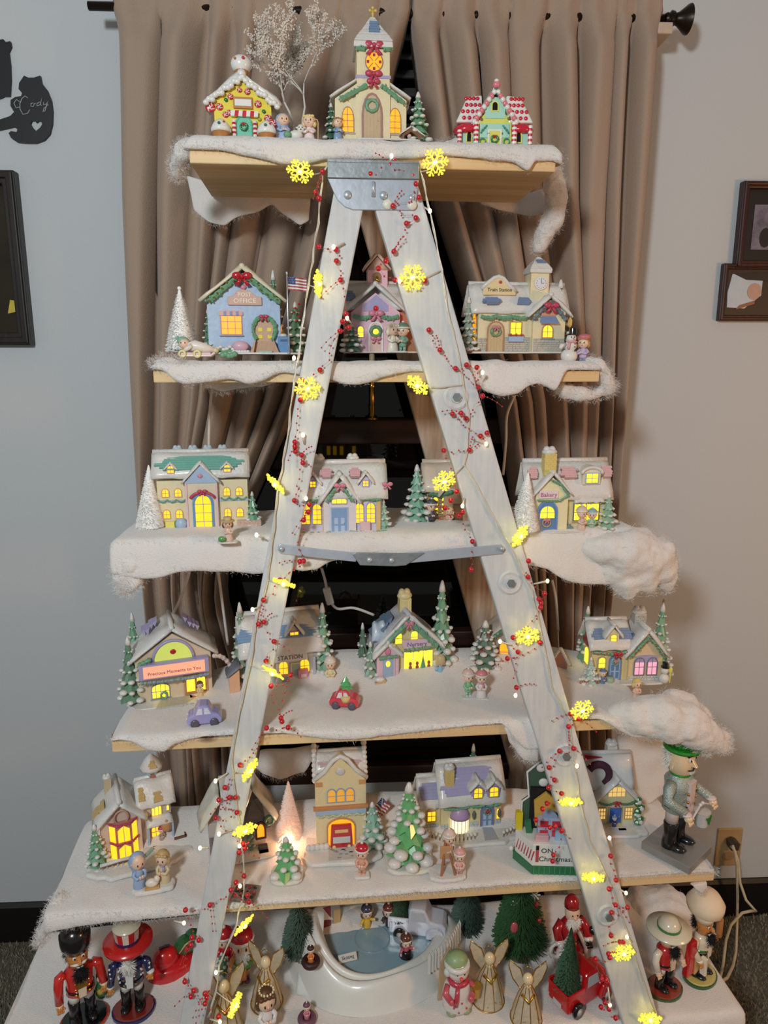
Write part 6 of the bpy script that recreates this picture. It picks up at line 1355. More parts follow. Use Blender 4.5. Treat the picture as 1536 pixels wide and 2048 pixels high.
t.add('front_steps', G().box(38, 70, -16, 18, 0, 4).box(42, 68, -4, 18, 4, 8), cer((196, 196, 196)), bev=.6); t.child(62, 8, 8, 28, cer((170, 150, 130)), hat=ROSE, rz=5)
o = t.add('cupola', G().prism([(56+16*cos(PI/3*i), 60+16*sin(PI/3*i)) for i in range(6)], 96, 130, 'z'), LBLUE, bev=.6); t.add('cupola_roof', G().lathe([(22, 128), (23, 134), (14, 146), (3, 156), (.1, 158)], 56, 60, 0, 10), SNOWM, o, True); t.add('niche', G().prism(arch(56, 104, 13, 20, 'gothic'), 44, 47), cer((170, 110, 90)), o); t.shingles((48, 40, 136), (64, 40, 136), (60, 49, 147), (52, 49, 147), 3, OCH, .8, o, 2, .1)
t.chimney(-30, 62, 96, 128, 14, 14, cer((206, 180, 140))); t.pine(-62, -8, 0, 84, 19, 6, seed=71)
for x0, x1 in ((-58, 22), (84, 84)):
    pass
g = G().box(-58, 24, -34, -31, 12, 16); o = t.add('fence', g, BROWN)
for i in range(9): t.add('fence_post', G().box(-57+i*9.6, -54+i*9.6, -34, -31, 0, 14), cer((176, 186, 206)), o)
o = t.add('side_fence', G().box(84, 108, -10, -7, 14, 18).box(105, 108, -10, 40, 14, 18), BROWN); t.add('snow', G().tube([(-58, -32, 17), (-20, -33, 19), (22, -32, 17)], 3, 7), SNOWM, o, True)
t.add('blue_gate', G().box(96, 100, -9, -6, 0, 14), LBLUE); g = G()
for i in range(6): g.ball(24+i*3, -28+i*3, 10, 4, n=7, m=5)
t.add('snowy_bushes', g, cer((150, 180, 170))); t.base(-84, 124, -62, 60, 8, seed=21)
# ---- nativity group
t = Toy('nativity_figurine', 'figurine group of two children and a lamb on a snowy white base', 'figurine', 308, 1776, 5, rz=10); t.base(-42, 42, -20, 16, 9, seed=3)
t.child(-26, 0, 8, 62, cer((150, 176, 214)), hood=cer((150, 176, 214)), rz=25); t.child(20, 2, 8, 60, cer((224, 200, 150)), hair=cer((206, 166, 100)), rz=-20, scarf=LAV); o = t.add('lamb', G().ball(-2, -10, 18, 13, 8, 8, 10, 7).ball(8, -14, 27, 6, 6, 6, 9, 6), cer((232, 220, 200)), None, True); t.add('hay_trough', G().box(-16, 12, -18, -8, 6, 12), cer((206, 160, 90)), o, bev=1)
# ---- white ceramic house behind the left leg
t = Toy('toy_lodge', 'dark stone lodge with thick white glazed roofs behind the left leg', 'toy house', 474, 1706, 5, rz=12); WG = gloss((226, 222, 208)); DS = cer((80, 76, 78))
t.add('wall', G().box(-52, 58, 0, 56, 0, 66), cer((176, 172, 166)), bev=1); g = G(); g.slab((-66, -10, 58), (-66, 70, 58), (-26, 70, 112), (-26, -10, 112), 9, 8, 5, 1, 3).slab((12, -10, 112), (12, 70, 112), (-26, 70, 112), (-26, -10, 112), 9, 8, 5, 1, 3).slab((12, -12, 70), (12, 70, 70), (34, 70, 122), (34, -12, 122), 9, 8, 5, 1, 4).slab((78, -12, 56), (78, 70, 56), (34, 70, 122), (34, -12, 122), 9, 8, 5, 1, 5); t.add('roof', g, WG, None, True)
t.add('front_gable', G().prism([(10, 40), (70, 40), (34, 104)], -4, 1), DS, bev=.6); w_ = t.window(48, 22, 22, 34, -5, 'gothic', 1, 1, M((70, 24, 24), .4), LITO, 4); t.wreath(66, -6, 56, 8, 3, DKGREEN); t.stones(-52, 14, -.6, 0, 40, cer((120, 116, 116)), 3); t.add('stone_steps', G().box(40, 62, -26, -4, 0, 6).box(42, 60, -16, -4, 6, 12), DS, bev=1.5)
g = G()
for i in range(7): g.ball(28+5*sin(i*2.1), -8, 8+i*4, 5, 4, 4, 7, 5)
t.add('ivy', g, cer((120, 140, 120))); t.base(-60, 84, -36, 40, 6, WG, 4)
# ---- glowing white tree
t = Toy('bottle_brush_tree', 'frosted white tree glowing pink from inside beside the lodge', 'toy tree', 580, 1676, 5); t.brush(0, 0, 0, 112, 30, 3600, M((248, 240, 236), .8, .04), M((255, 196, 170), .5, .3, 0, 30, emit=.42), seed=9, shape=.85, base=WHITE)
d = bpy.data.lights.new('tree_bulb', 'POINT'); d.energy = .12; d.color = (1, .5, .28); d.shadow_soft_size = .006; lo = bpy.data.objects.new('tree_bulb', d); C.objects.link(lo); lo.parent = t.root; lo.location = (0, -.034, .02)
# ---- glazed green trees
def glazed(t, h, r, tiers, seed, base):
    t.pine(0, 0, 4, h, r, tiers, gloss((104, 176, 112)), True, 'foliage', None, seed, trunk=False); t.base(-r*1.25, r*1.25, -r*1.1, r*1.1, 7, gloss((222, 218, 204)), seed, wob=.03)
t = Toy('glazed_tree', 'small glazed green ceramic tree with snow in front of the glowing tree', 'toy tree', 574, 1752, 5); glazed(t, 74, 26, 4, 5, 0)
t = Toy('glazed_tree', 'large glazed green ceramic tree left of the purple roofed house', 'toy tree', 817, 1722, 5); glazed(t, 150, 38, 7, 6, 0)
# ---- fire station
t = Toy('toy_fire_station', 'tall cream fire station with a red truck in its lit garage', 'toy house', 683, 1697, 5, rz=2); X, Z = t.X, t.Z
FC = cer((232, 212, 160)); D = 70
t.gable(0, 50, 0, Z(1566), Z(1522), 0, 30, FC); t.add('rear_block', G().box(-48, 48, 20, D, 0, Z(1566)), FC)
t.roof_side(-52, 52, 16, 18, 48, D+8, Z(1560), Z(1504, 46), 7, seed=41); t.shingles((-44, 22, Z(1552)), (44, 22, Z(1552)), (44, 40, Z(1520, 40)), (-44, 40, Z(1520, 40)), 5, cer((222, 196, 200)), 6.5, None, 3, .05)
for s_ in (-1, 1):
    g = G()
    for i in range(8): g.ball(s_*50, 14+i*4.6, Z(1568)+i*7, 6, 5, 6, 8, 5)
    t.add('snow_edge', g, SNOWM, None, True)
pk = [(-52, Z(1562)), (-30, Z(1546)), (-14, Z(1526)), (0, Z(1519)), (14, Z(1526)), (30, Z(1546)), (52, Z(1562))]
t.add('snow_coping', G().tube([(a, 2, b) for a, b in pk], 4.5, 8), SNOWM, None, True); t.add('heart_medallion', G().ball(0, -1, Z(1547), 9, 2, 7, 12, 7), cer((206, 206, 200)), None, True)
for a, b in ((-49, -36), (36, 49)): t.add('orange_tile', G().box(a, b, -1.6, .4, Z(1573), Z(1565)), cer((214, 150, 90)))
for x in (-18, 0, 18): t.window(x, Z(1605), 18, 27, -1, 'round', 1, 2, cer((150, 170, 200)), LITDIM, 1.6)
t.add('orange_ledge', G().box(-54, 54, -6, 2, Z(1617), Z(1611)), cer((206, 136, 80)), bev=.8); t.add('blue_band', G().box(-50, 50, -2, 0, Z(1628), Z(1618)), LBLUE); t.scallop(-48, 48, Z(1628), 3, 2, 6, -3, cer((190, 200, 160)))
po = arch(0, 0, 58, 62, 'low'); o = t.add('garage', G().ring(po, inset(po, 3), -2, 1), cer((214, 150, 90))); t.add('garage_glow', G().prism(inset(po, 2), -.6, .2), LITO, o)
FR = gloss((190, 50, 56)); o = t.add('fire_truck', G().prism([(-22, 3), (22, 3), (22, 20), (20, 52), (-20, 52), (-22, 20)], -10, -2), FR, bev=2.5); t.add('windshield', G().box(-17, 17, -10.8, -9.6, 18, 30), cer((200, 206, 210)), o); t.add('headlights', G().ball(-15, -10.5, 10, 4, 2, 4, 9, 6).ball(15, -10.5, 10, 4, 2, 4, 9, 6), cer((236, 206, 140)), o, True); t.add('light_bar', G().box(-13, 13, -10.8, -9.6, 38, 44), cer((232, 190, 120)), o)
o = t.add('driveway', G().prism([(-28, -46), (28, -46), (25, -4), (-25, -4)], 7, 9, 'z'), cer((196, 194, 186)), bev=.5)
rr = random.Random(3); g = G()
for i in range(16): x, y = rr.uniform(-24, 22), rr.uniform(-42, -10); g.box(x, x+rr.uniform(4, 8), y, y+3, 8.6, 9.8)
t.add('stones', g, cer((150, 148, 144)), o); t.base(-80, 80, -54, 46, 8, seed=23); t.pine(62, 0, 6, 82, 24, 5, cer((140, 190, 160)), seed=74); g = G()
for i in range(5): g.ball(-66+i*9, -8, 12, 7, 6, 6, 8, 5)
t.add('snow_hedge', g, SNOWM, None, True)
t = Toy('boy_figurine', 'figurine of a boy in a red cap standing before the fire station', 'figurine', 724, 1752, 5); t.child(0, 0, 4, 56, cer((226, 160, 130)), hat=RED, skirt=False, legs=PEACH, rz=-15); t.base(-16, 16, -12, 10, 5, seed=4)
t = Toy('paper_flag', 'tiny striped flag on a stick behind the fire station tree', 'flag', 758, 1664, 5); t.add('stick', G().tube([(0, 0, 0), (8, 0, 72)], .9, 6), cer((210, 190, 150)))
o = flag(t, -13, 13, 26, 26, 0); o.location = (7*t.s, 0, 50*t.sz); o.rotation_euler = (0, rad(38), 0)
# ---- purple roofed house
t = Toy('toy_cottage', 'yellow cottage with a lavender shingle roof and blue front door', 'toy house', 938, 1662, 5, rz=3); X, Z = t.X, t.Z
PY = cer((226, 208, 150)); D = 70
t.add('wall', G().box(-58, 64, 0, D, 0, 58), PY, bev=.8); t.roof_side(-64, 74, -12, -8, 40, D+10, 54, 112, 9, seed=51); t.shingles((-56, 2, 68), (58, 2, 68), (54, 34, 104), (-50, 34, 104), 8, cer((176, 168, 206)), 8.6, None, 4, .07)
t.add('left_wing', G().box(-98, -58, 6, 60, 0, 52), PY, bev=.8); t.roof_side(-104, -56, -2, 0, 34, 70, 50, 92, 8, seed=52); t.shingles((-100, 8, 62), (-62, 8, 62), (-62, 26, 84), (-98, 26, 84), 5, cer((160, 158, 200)), 8, None, 5, .06)
t.chimney(-40, 14, 70, 118, 18, 16, cer((224, 190, 110)), None, True)
for x in (14, 46):
    w_ = t.window(x, 68, 20, 22, -8, 'low', 2, 2, cer((180, 150, 120)), LIT, 1.8); t.gable(x, 13, 60, 86, 96, -7, 24, LAV, 'dormer', .5, w_); t.roof_front(x, 14, 86, 98, -13, 28, 5, ov=4, seed=x, parent=w_, name='dormer_roof')
t.door(36, 2, 28, 50, -1, 'low', cer((110, 140, 190)), cer((130, 120, 150)), 2.6, panelc=cer((170, 196, 220))); t.wreath(36, -4, 38, 6, 2.2, GREEN, None, (.4, 5, ROSE))
o = t.add('bay_window', G().lathe([(18, 4), (18, 32)], -20, -2, 0, 16, 1, .8), LITW, auto=True); t.add('dome', G().lathe([(20, 31), (20, 36), (15, 46), (6, 52), (.2, 53)], -20, -2, 0, 16, 1, .8), cer((186, 150, 190)), o, True); g = G()
for a in range(-3, 4): q = -PI/2+a*.42; g.tube([(-20+18.4*cos(q), -2+14.8*sin(q), 4), (-20+18.4*cos(q), -2+14.8*sin(q), 32)], .7, 4)
t.add('glazing_bars', g, cer((200, 170, 110)), o); t.add('sill', G().lathe([(19.5, 0), (19.5, 5)], -20, -2, 0, 16, 1, .8), STONE, o)
t.window(-76, 22, 19, 22, 5, 'flat', 2, 2, cer((206, 160, 80)), LIT, 1.8); t.add('left_side_window', G().prism(arch(32, 8, 26, 38, 'round'), -99.4, -97.6, 'x'), LIT); t.window(58, 20, 8, 22, -1, 'round', 1, 2, PY, LIT, 1.2)
t.scallop(-2, 62, 56, 4, 3, 2, -8); t.scallop(-54, -4, 53, 3, 2.4, 1, -8)
for x in (8, 60): t.add('wall_lantern', G().lathe([(2, 0), (4, 4), (4, 10), (1, 16)], x, -5, 26, 8), cer((90, 100, 90)), None, True)
for a, b, y in ((-96, -62, 5), (-58, -42, -.6), (0, 18, -.6), (52, 64, -.6)): t.stones(a, b, y, 0, 18, cer((186, 196, 206)), int(a), size=8)
o = t.add('path', G().prism([(20, -44), (48, -44), (46, -2), (26, -2)], 5, 8, 'z'), cer((176, 178, 180)), bev=.5); t.stones(22, 46, -43, 3, 8, STONE, 3, o)
for pts in (((-92, -10), (-60, -34), (-20, -36), (10, -34)), ((60, -36), (84, -26), (96, 4))):
    g = G(); q = G()
    for (xa, ya), (xb, yb) in zip(pts, pts[1:]):
        n = int(math.hypot(xb-xa, yb-ya)/7)
        for i in range(n): xx, yy = xa+(xb-xa)*i/n, ya+(yb-ya)*i/n; g.tube([(xx, yy, 5), (xx, yy, 15)], 1.4, 5); q.ball(xx, yy, 16, 3.4, n=7, m=5)
    o = t.add('fence', g, cer((150, 116, 96))); t.add('snow', q, SNOWM, o, True)
t.base(-108, 102, -52, 60, 7, seed=24); t.pine(26, 76, 0, 130, 18, 7, DKGREEN, seed=77)
t = Toy('painter_figurine', 'figurine of two children with a wooden easel on a round snow base', 'figurine', 894, 1748, 5); t.base(-38, 38, -26, 22, 7, seed=5)
for a, b in (((-14, -14), (-4, 2)), ((14, -14), (-2, 2)), ((-4, 16), (-3, 2))): t.add('easel_leg', G().tube([(a[0], a[1], 6), (b[0], b[1], 66)], 2.6, 7), cer((176, 106, 64)))
t.add('easel_board', G().box(-16, 10, -6, -3, 34, 58), cer((206, 150, 100)), bev=.6); t.child(4, 6, 26, 54, cer((206, 196, 200)), hat=cer((226, 196, 180)), rz=15); t.child(22, -12, 6, 48, cer((226, 170, 160)), hat=cer((226, 160, 150)), rz=-10, skirt=False, legs=cer((222, 180, 170)))
# ---- white cottage with blue door
t = Toy('toy_cottage', 'white roofed cottage with a cobalt blue door right of the right leg', 'toy house', 1228, 1652, 5, rz=-3); X, Z = t.X, t.Z
WG = gloss((222, 222, 222)); CY2 = cer((228, 216, 170))
t.gable(0, 38, 0, 52, 86, 0, 60, CY2); t.roof_front(0, 41, 52, 88, -8, 40, 6, WG, ov=5, seed=4, wave=.3); t.add('rear_wing', G().box(-70, 36, 20, 70, 0, 62), CY2); t.roof_side(-76, 42, 14, 16, 46, 82, 62, 116, 7, WG, seed=5, wave=.3); t.chimney(6, 60, 96, 128, 20, 18, cer((226, 222, 206)), WG)
t.window(0, 58, 36, 22, -1, 'low', 4, 2, CY2, M((240, 196, 110), .4, .1, emit=.8), 1.8); t.door(0, 6, 28, 34, -1, 'flat', gloss((60, 100, 190)), cer((190, 170, 110)), 2, panels=False)
for x in (-27, 27): t.window(x, 14, 17, 24, -1, 'flat', 3, 3, cer((210, 180, 110)), M((240, 196, 110), .4, .1, emit=.8), 1.6)
t.scallop(-36, 36, 51, 5, 2, 2, -6, DKGREEN); t.bow(0, -9, 50, 6, RED); t.add('sign', G().box(-16, 16, -3, -.5, 40, 46), cer((230, 190, 190))); g = G().box(-20, 14, -14, -2, 0, 6); t.add('step', g, CREAM, bev=.6); t.add('red_mat', G().box(2, 18, -22, -14, 0, 5), gloss((190, 40, 50)), bev=.6)
t.child(-4, -10, 6, 20, gloss((40, 60, 140)), hat=BLUE); g = G()
for i in range(7): g.ball(46+5*sin(i*2), -4, 8+i*7.5, 8, 6, 6, 7, 5)
o = t.add('evergreen', g, gloss((60, 120, 60))); g = G()
for i in range(4): g.ball(50-6*(i % 2), -9, 12+i*13, 5, 4, 4, 7, 5)
t.add('snow', g, SNOWM, o, True); pts = [(-34+22*cos(a), 14, 92+22*sin(a)) for a in [PI*.1*i-.9 for i in range(12)]]; t.add('dark_wreath', G().tube(pts, 7, 8), M((70, 36, 56), .8), None, True); t.add('red_ribbon', G().prism([(-56, 112), (-20, 116), (-56, 122)], 34, 37), gloss((190, 40, 60))); t.base(-60, 62, -40, 40, 5, WG, seed=25)
# ---- countdown sign box
t = Toy('countdown_box', 'white and green wooden Christmas countdown box with layered cutouts', 'decoration', 1108, 1750, 5, rz=-7)
GP = cer((40, 120, 74)); WB = cer((230, 228, 222)); oct_ = [(-44, 0), (60, 0), (84, 40), (60, 84), (-44, 84), (-76, 46)]
o = t.add('plaid_base', G().prism(oct_, 0, 16, 'z'), GP, bev=.8); g = G()
for i in range(10): g.box(-42+i*10.4, -40+i*10.4, -.6, .4, 0, 16)
t.add('plaid_lines', g, cer((60, 150, 96)), o); t.add('corner_knob', G().ball(-80, 44, 22, 5, n=9, m=6), WB, o, True)
o = t.add('front_panel', G().prism([(-44, 2), (60, 2), (82, 40), (60, 80), (-44, 80), (-72, 46)], 16, 58, 'z'), WB, bev=.8); ink = cer((50, 60, 56))
t.text('ON', 15, ink, -16, 1.4, 46, o); t.text('Christmas!', 15.5, ink, 2, 1.4, 30, o)
g = G()
for i in range(7): g.tube([(-70+i*4, 42-i*6.4, 26), (-66+i*4, 38-i*6.4, 46)], 1.2, 5)
t.add('red_sprigs', g, RED, o); t.add('nutcracker_print', G().box(-38, -32, 1, 2.4, 24, 50), cer((200, 70, 80)), o); t.add('black_hat_print', G().box(-38, -32, .8, 2.2, 48, 56), BLACK, o)
o = t.add('back_cutout', G().prism([(-60, 58), (50, 58), (50, 170), (10, 206), (-24, 192), (-52, 168), (-46, 120), (-60, 110)], 56, 62), cer((70, 100, 74)), bev=.8); t.add('white_rim', G().tube([(-60, 55, 58), (-60, 55, 110), (-46, 55, 120), (-52, 55, 168), (-24, 55, 192), (10, 55, 206)], 2.4, 6), WB, o, True)
t.add('dark_panel', G().box(-44, 46, 50, 56, 60, 140), M((26, 24, 26), .5), o); t.add('yellow_house', G().prism([(-34, 70), (6, 70), (10, 118), (-14, 136), (-38, 118)], 40, 48), cer((226, 170, 60)), bev=.8)
for x, z, r in ((-6, 168, 11), (-26, 180, 10), (-20, 152, 10), (0, 186, 9)): t.add('white_blossom', G().ball(x, 48, z, r, 4, r*.8, 9, 6), WB, None, True)
t.add('yellow_stack', G().box(-72, -58, 46, 58, 58, 92), gloss((236, 206, 40)), bev=.8); t.add('green_leaf', G().prism([(-52, 58), (-40, 58), (-44, 84), (-56, 80)], 36, 42), GP)
o = t.add('striped_gift', G().box(-32, 24, 22, 34, 58, 96), cer((176, 186, 214)), bev=.8); g = G()
for i in range(4): g.box(-28+(i % 2)*24, -12+(i % 2)*26, 21, 22.4, 62+(i//2)*18, 74+(i//2)*18)
t.add('red_blocks', g, gloss((206, 50, 70)), o); t.add('bow_fan', G().prism([(-8+15*cos(PI*i/10), 96+13*sin(PI*i/10)) for i in range(11)], 24, 32), cer((150, 170, 206)), o)
t.add('blue_gift', G().box(2, 44, 14, 26, 58, 78), cer((160, 200, 226)), bev=.8); t.add('pink_gift', G().box(-38, -12, 10, 20, 58, 70), cer((230, 170, 176)), bev=.8); t.add('green_tree_cutout', G().prism([(14, 58), (50, 58), (32, 116)], 34, 40), gloss((60, 110, 60)))
# ---- remote control
t = Toy('remote_control', 'grey remote control with dark buttons lying behind the left leg', 'remote control', 488, 1796, 5, rz=-12); o = t.add('case', G().box(-24, 24, -14, 30, 0, 7), cer((120, 106, 96)), bev=2)
for i in range(4):
    for j in range(3): t.add('button', G().lathe([(3.6, 0), (3.2, 1.6), (.1, 2)], -16+i*11, -6+j*13, 7, 10), RED if (i+j) % 4 == 0 else M((24, 34, 28), .3), o, True)
# ================================================================== NUTCRACKERS
def fur(t, c, r, n, L, mat, name, parent, seed=1, droop=.6):
    rr = random.Random(seed); g = G(); g.ball(c[0], c[1], c[2], r[0]*.85, r[1]*.85, r[2]*.85, 9, 6)
    for _ in range(n):
        a, b = rr.uniform(0, 2*PI), math.asin(rr.uniform(-1, 1)); d = Vector((cos(b)*cos(a), cos(b)*sin(a), sin(b))); p = Vector(c)+Vector((d.x*r[0], d.y*r[1], d.z*r[2]))*.8
        e = p+(d+Vector((rr.gauss(0, .35), rr.gauss(0, .35), -droop))).normalized()*L*rr.uniform(.6, 1.2); s_ = d.orthogonal().normalized()*L*.09; g.put([p-s_, p+s_, e], [(0, 1, 2)])
    return t.add(name, g, mat, parent)
def nutcracker(t, h, coat, pants, skin, hair, beard, sleeves=None, boots=None, base='round', bcol=(None, None), arms=((20, -6, 46), (20, -6, 46)), stache=None, vest=None, wide=1.0):
    t.s *= wide; u = h/100; V = lambda *p: tuple(q*u for q in p); boots = boots or BLACK; sleeves = sleeves or coat
    if base == 'round':
        o = t.add('base', G().lathe([(21*u, 0), (21*u, 4*u), (20*u, 4.6*u)], 0, -2*u, 0, 22, 1.15, .95), bcol[0], auto=True); t.add('base_top', G().lathe([(19.6*u, 4.4*u), (19*u, 6.6*u), (.1, 6.8*u)], 0, -2*u, 0, 22, 1.15, .95), bcol[1], o, auto=True)
    else: o = t.add('base', G().box(-20*u, 20*u, -24*u, 18*u, 0, 7*u), bcol[0], bev=1.2)
    for s_ in (-1, 1):
        b = t.add('boot', G().lathe([(6.2*u, 6.6*u), (6*u, 12*u), (5.2*u, 18*u), (6*u, 30*u), (5.6*u, 30.5*u)], s_*7.4*u, 0, 0, 12).ball(s_*7.8*u, -6*u, 9.6*u, 5.6*u, 9*u, 3.6*u, 10, 6), boots, None, True)
        t.add('trouser_leg', G().lathe([(5.2*u, 29*u), (5.6*u, 44*u)], s_*6.8*u, 0, 0, 12), pants, None, True)
    b = t.add('torso', G().lathe([(12*u, 40*u), (14*u, 42*u), (12.5*u, 50*u), (13*u, 60*u), (14*u, 68*u), (9*u, 73*u), (6*u, 75*u)], 0, 0, 0, 16, 1, .82), coat, None, True)
    if vest: t.add('vest', G().prism([(-3.4*u, 42*u), (3.4*u, 42*u), (5*u, 70*u), (-5*u, 70*u)], -12.4*u, -9*u), vest, b, bev=.6)
    g = G()
    for i in range(3): g.ball(-6.4*u, -11.6*u, (47+i*7)*u, 1.3*u, n=7, m=5).ball(6.4*u, -11.6*u, (47+i*7)*u, 1.3*u, n=7, m=5)
    t.add('buttons', g, GOLD, b); t.add('belt', G().lathe([(13.6*u, 45*u), (13.8*u, 48*u)], 0, 0, 0, 16, 1, .84), boots, b, auto=True)
    for s_, a in zip((-1, 1), arms):
        ar = t.add('arm', G().tube([V(s_*13, 0, 69), V(s_*18.5, -1, 66), V(s_*20, -1, 56), V(s_*a[0], a[1], a[2])], [4.6*u, 5*u, 4.6*u, 4*u], 10), sleeves, None, True)
        hx, hy, hz = s_*a[0], a[1]-2, a[2]-3; g = G().ball(hx*u, hy*u, hz*u, 3.6*u, n=9, m=6)
        for f in range(4): g.tube([V(hx+(f-1.5)*1.6, hy-1.5, hz-1.5), V(hx+(f-1.5)*1.7, hy-3, hz-3.6), V(hx+(f-1.5)*1.6, hy-2, hz-5)], .9*u, 5)
        g.tube([V(hx-s_*2.6, hy-1, hz+.4), V(hx-s_*4.6, hy-2.4, hz-1.4)], 1*u, 5); t.add('hand', g, skin, ar, True); t.add('cuff', G().ball(s_*a[0]*u, a[1]*u, a[2]*u, 4.6*u, 4.6*u, 2.2*u, 10, 5), vest or coat, ar, True)
    hd = t.add('head', G().lathe([(6*u, 74*u), (9.4*u, 76*u), (10.2*u, 84*u), (10*u, 96*u), (7*u, 98*u)], 0, 0, 0, 16), skin, None, True)
    g = G()
    for s_ in (-1, 1): g.mat(0).ball(s_*4*u, -9.2*u, 90*u, 1.9*u, 1.2*u, 2.1*u, 9, 6).mat(1).ball(s_*4*u, -10.3*u, 90*u, 1*u, .6*u, 1.2*u, 7, 5).tube([V(s_*2, -9.9, 93.6), V(s_*4.4, -10, 94.4), V(s_*6.6, -8.4, 93.2)], .7*u, 5)
    g.mat(1).tube([V(-5, -9.4, 81), V(0, -10.6, 79.8), V(5, -9.4, 81)], .7*u, 5).mat(0).box(-3*u, 3*u, -10.8*u, -9*u, 77*u, 79.4*u); t.add('eyes_and_mouth', g, [WHITE, BLACK], hd)
    t.add('nose', G().prism([(-9*u, 91*u), (-14*u, 84*u), (-9*u, 83.4*u)], -1.6*u, 1.6*u, 'x'), skin, hd, bev=.6)
    if stache: t.add('moustache', G().tube([V(-8, -8, 82.6), V(-4, -11, 83.4), V(0, -11, 82.2), V(4, -11, 83.4), V(8, -8, 82.6)], [.6*u, 1.6*u, 1.1*u, 1.6*u, .6*u], 7), stache, hd, True)
    fur(t, V(0, 6, 87), V(11.5, 8, 12), 420, 6*u, hair, 'hair', hd, 2)
    if beard: fur(t, V(0, -12, 71), V(5.5, 4, 9), 320, 6*u, beard, 'beard', hd, 3)
    return hd, u
FURB = M((16, 15, 16), .9, .2); FURW = M((232, 228, 220), .9, .05); NSK = gloss((232, 186, 136)); OSK = gloss((206, 134, 66))
GLT = M((48, 150, 50), .3, .6, .6, 500, metal=.3); SIL = M((176, 190, 186), .3, .5, .6, 480, metal=.5)
t = Toy('green_nutcracker', 'tall nutcracker drummer in a glittery green hat on the long shelf', 'nutcracker', 1345, 1698, 5, rz=36)
hd, u = nutcracker(t, 204, SIL, cer((196, 180, 176)), gloss((236, 206, 168)), FURW, None, sleeves=SIL, base='box', bcol=(M((150, 148, 146), .4, .05, metal=.3), None), arms=((17, -16, 50), (17, -20, 52)), vest=cer((222, 200, 196)), wide=1.15)
t.add('hat_crown', G().lathe([(10.5*u, 97*u), (11*u, 108*u), (8*u, 113*u), (.2, 114*u)], 0, 0, 0, 18), GLT, hd, True); t.add('hat_brim', G().lathe([(10*u, 95.4*u), (15*u, 96.6*u), (15.4*u, 99*u), (10.4*u, 98.6*u)], 0, 0, 0, 22), GLT, hd, True); t.add('hat_feather', G().ball(8*u, -8*u, 108*u, 2*u, 1.4*u, 5*u, 8, 6), gloss((120, 190, 60)), hd, True); t.add('collar', G().torus(0, 0, 0, 7*u, 1.8*u, 14, 6).move(Matrix.Translation((0, 0, 74*u)) @ Matrix.Rotation(PI/2, 4, 'X')), GLT, hd, True)
o = t.add('drum', G().lathe([(5*u, 30*u), (5.4*u, 32*u), (6.2*u, 41*u), (6.8*u, 43*u), (.2, 43.4*u)], 8*u, -18*u, 0, 16), cer((206, 200, 196)), auto=True); t.add('drum_green', G().prism([(4*u, 40*u), (12*u, 40*u), (8*u, 33*u)], -24.6*u, -23*u), GLT, o)
for s_ in (-1, 1): t.add('drumstick', G().tube([(s_*17*u, -20*u, 46*u), (s_*2*u, -20*u, 54*u)], .8*u, 6).ball(s_*2*u, -20*u, 54*u, 1.6*u, n=8, m=5), cer((214, 212, 210)))
# ================================================================== SHELF 6
t = Toy('guard_nutcracker', 'nutcracker guard in a tall black fur hat and red coat at far left', 'nutcracker', 168, 2040, 6, rz=30)
RC = gloss((206, 44, 36)); hd, u = nutcracker(t, 150, RC, WHITE, OSK, FURB, FURB, bcol=(gloss((200, 60, 30)), BLACK), arms=((21, -4, 38), (21, -8, 44)), vest=cer((226, 206, 170)), stache=WHITE, wide=1.3)
t.add('bearskin_hat', G().lathe([(12*u, 93*u), (14.6*u, 100*u), (15*u, 112*u), (11*u, 121*u), (.2, 124*u)], 0, 1*u, 0, 18), BLACK, hd, True); t.add('gold_trim', G().box(-5*u, 5*u, -12.8*u, -11*u, 54*u, 66*u), GOLD, hd)
t = Toy('nesting_doll', 'tiny painted nesting doll in a green shawl held beside the guard nutcracker', 'doll', 205, 1990, 6, lift=.03); o = t.add('body', G().lathe([(9, 0), (13, 8), (13, 22), (9, 30), (10, 36), (9, 44), (4, 50), (.2, 51)], 0, 0, 0, 14), gloss((60, 110, 60)), None, True); t.add('face', G().ball(0, -8, 38, 5.6, 3, 5.6, 10, 7), SKIN, o, True); t.add('apron', G().ball(0, -9, 16, 7, 5, 9, 10, 7), gloss((200, 160, 60)), o, True)
t = Toy('patriotic_nutcracker', 'bearded nutcracker in a starred navy coat and red brimmed top hat', 'nutcracker', 268, 2018, 6, rz=8)
NV = gloss((34, 38, 84)); hd, u = nutcracker(t, 138, NV, WHITE, OSK, FURW, FURW, bcol=(NV, gloss((130, 40, 30))), arms=((22, -4, 42), (22, -4, 54)), vest=cer((226, 222, 214)), wide=1.25)
o = t.add('hat_brim', G().lathe([(12*u, 93*u), (27*u, 95*u), (27*u, 98*u), (12*u, 99*u)], 0, 0, 0, 26), gloss((200, 36, 34)), hd, True)
g = G()
for i in range(14): a0, a1 = 2*PI*i/14, 2*PI*(i+1)/14; g.mat(i % 2).put([(13*u*cos(a0), 13*u*sin(a0), 98*u), (13*u*cos(a1), 13*u*sin(a1), 98*u), (15.4*u*cos(a1), 15.4*u*sin(a1), 118*u), (15.4*u*cos(a0), 15.4*u*sin(a0), 118*u)], [(0, 1, 2, 3)])
t.add('striped_crown', g, [gloss((226, 216, 196)), gloss((196, 40, 40))], o); t.add('crown_top', G().lathe([(15.6*u, 117.4*u), (15.6*u, 119*u), (.2, 119.4*u)], 0, 0, 0, 24), gloss((214, 206, 180)), o, True); t.add('navy_band', G().lathe([(13.6*u, 98*u), (14*u, 103*u)], 0, 0, 0, 22), NV, o)
g = G(); rr = random.Random(8)
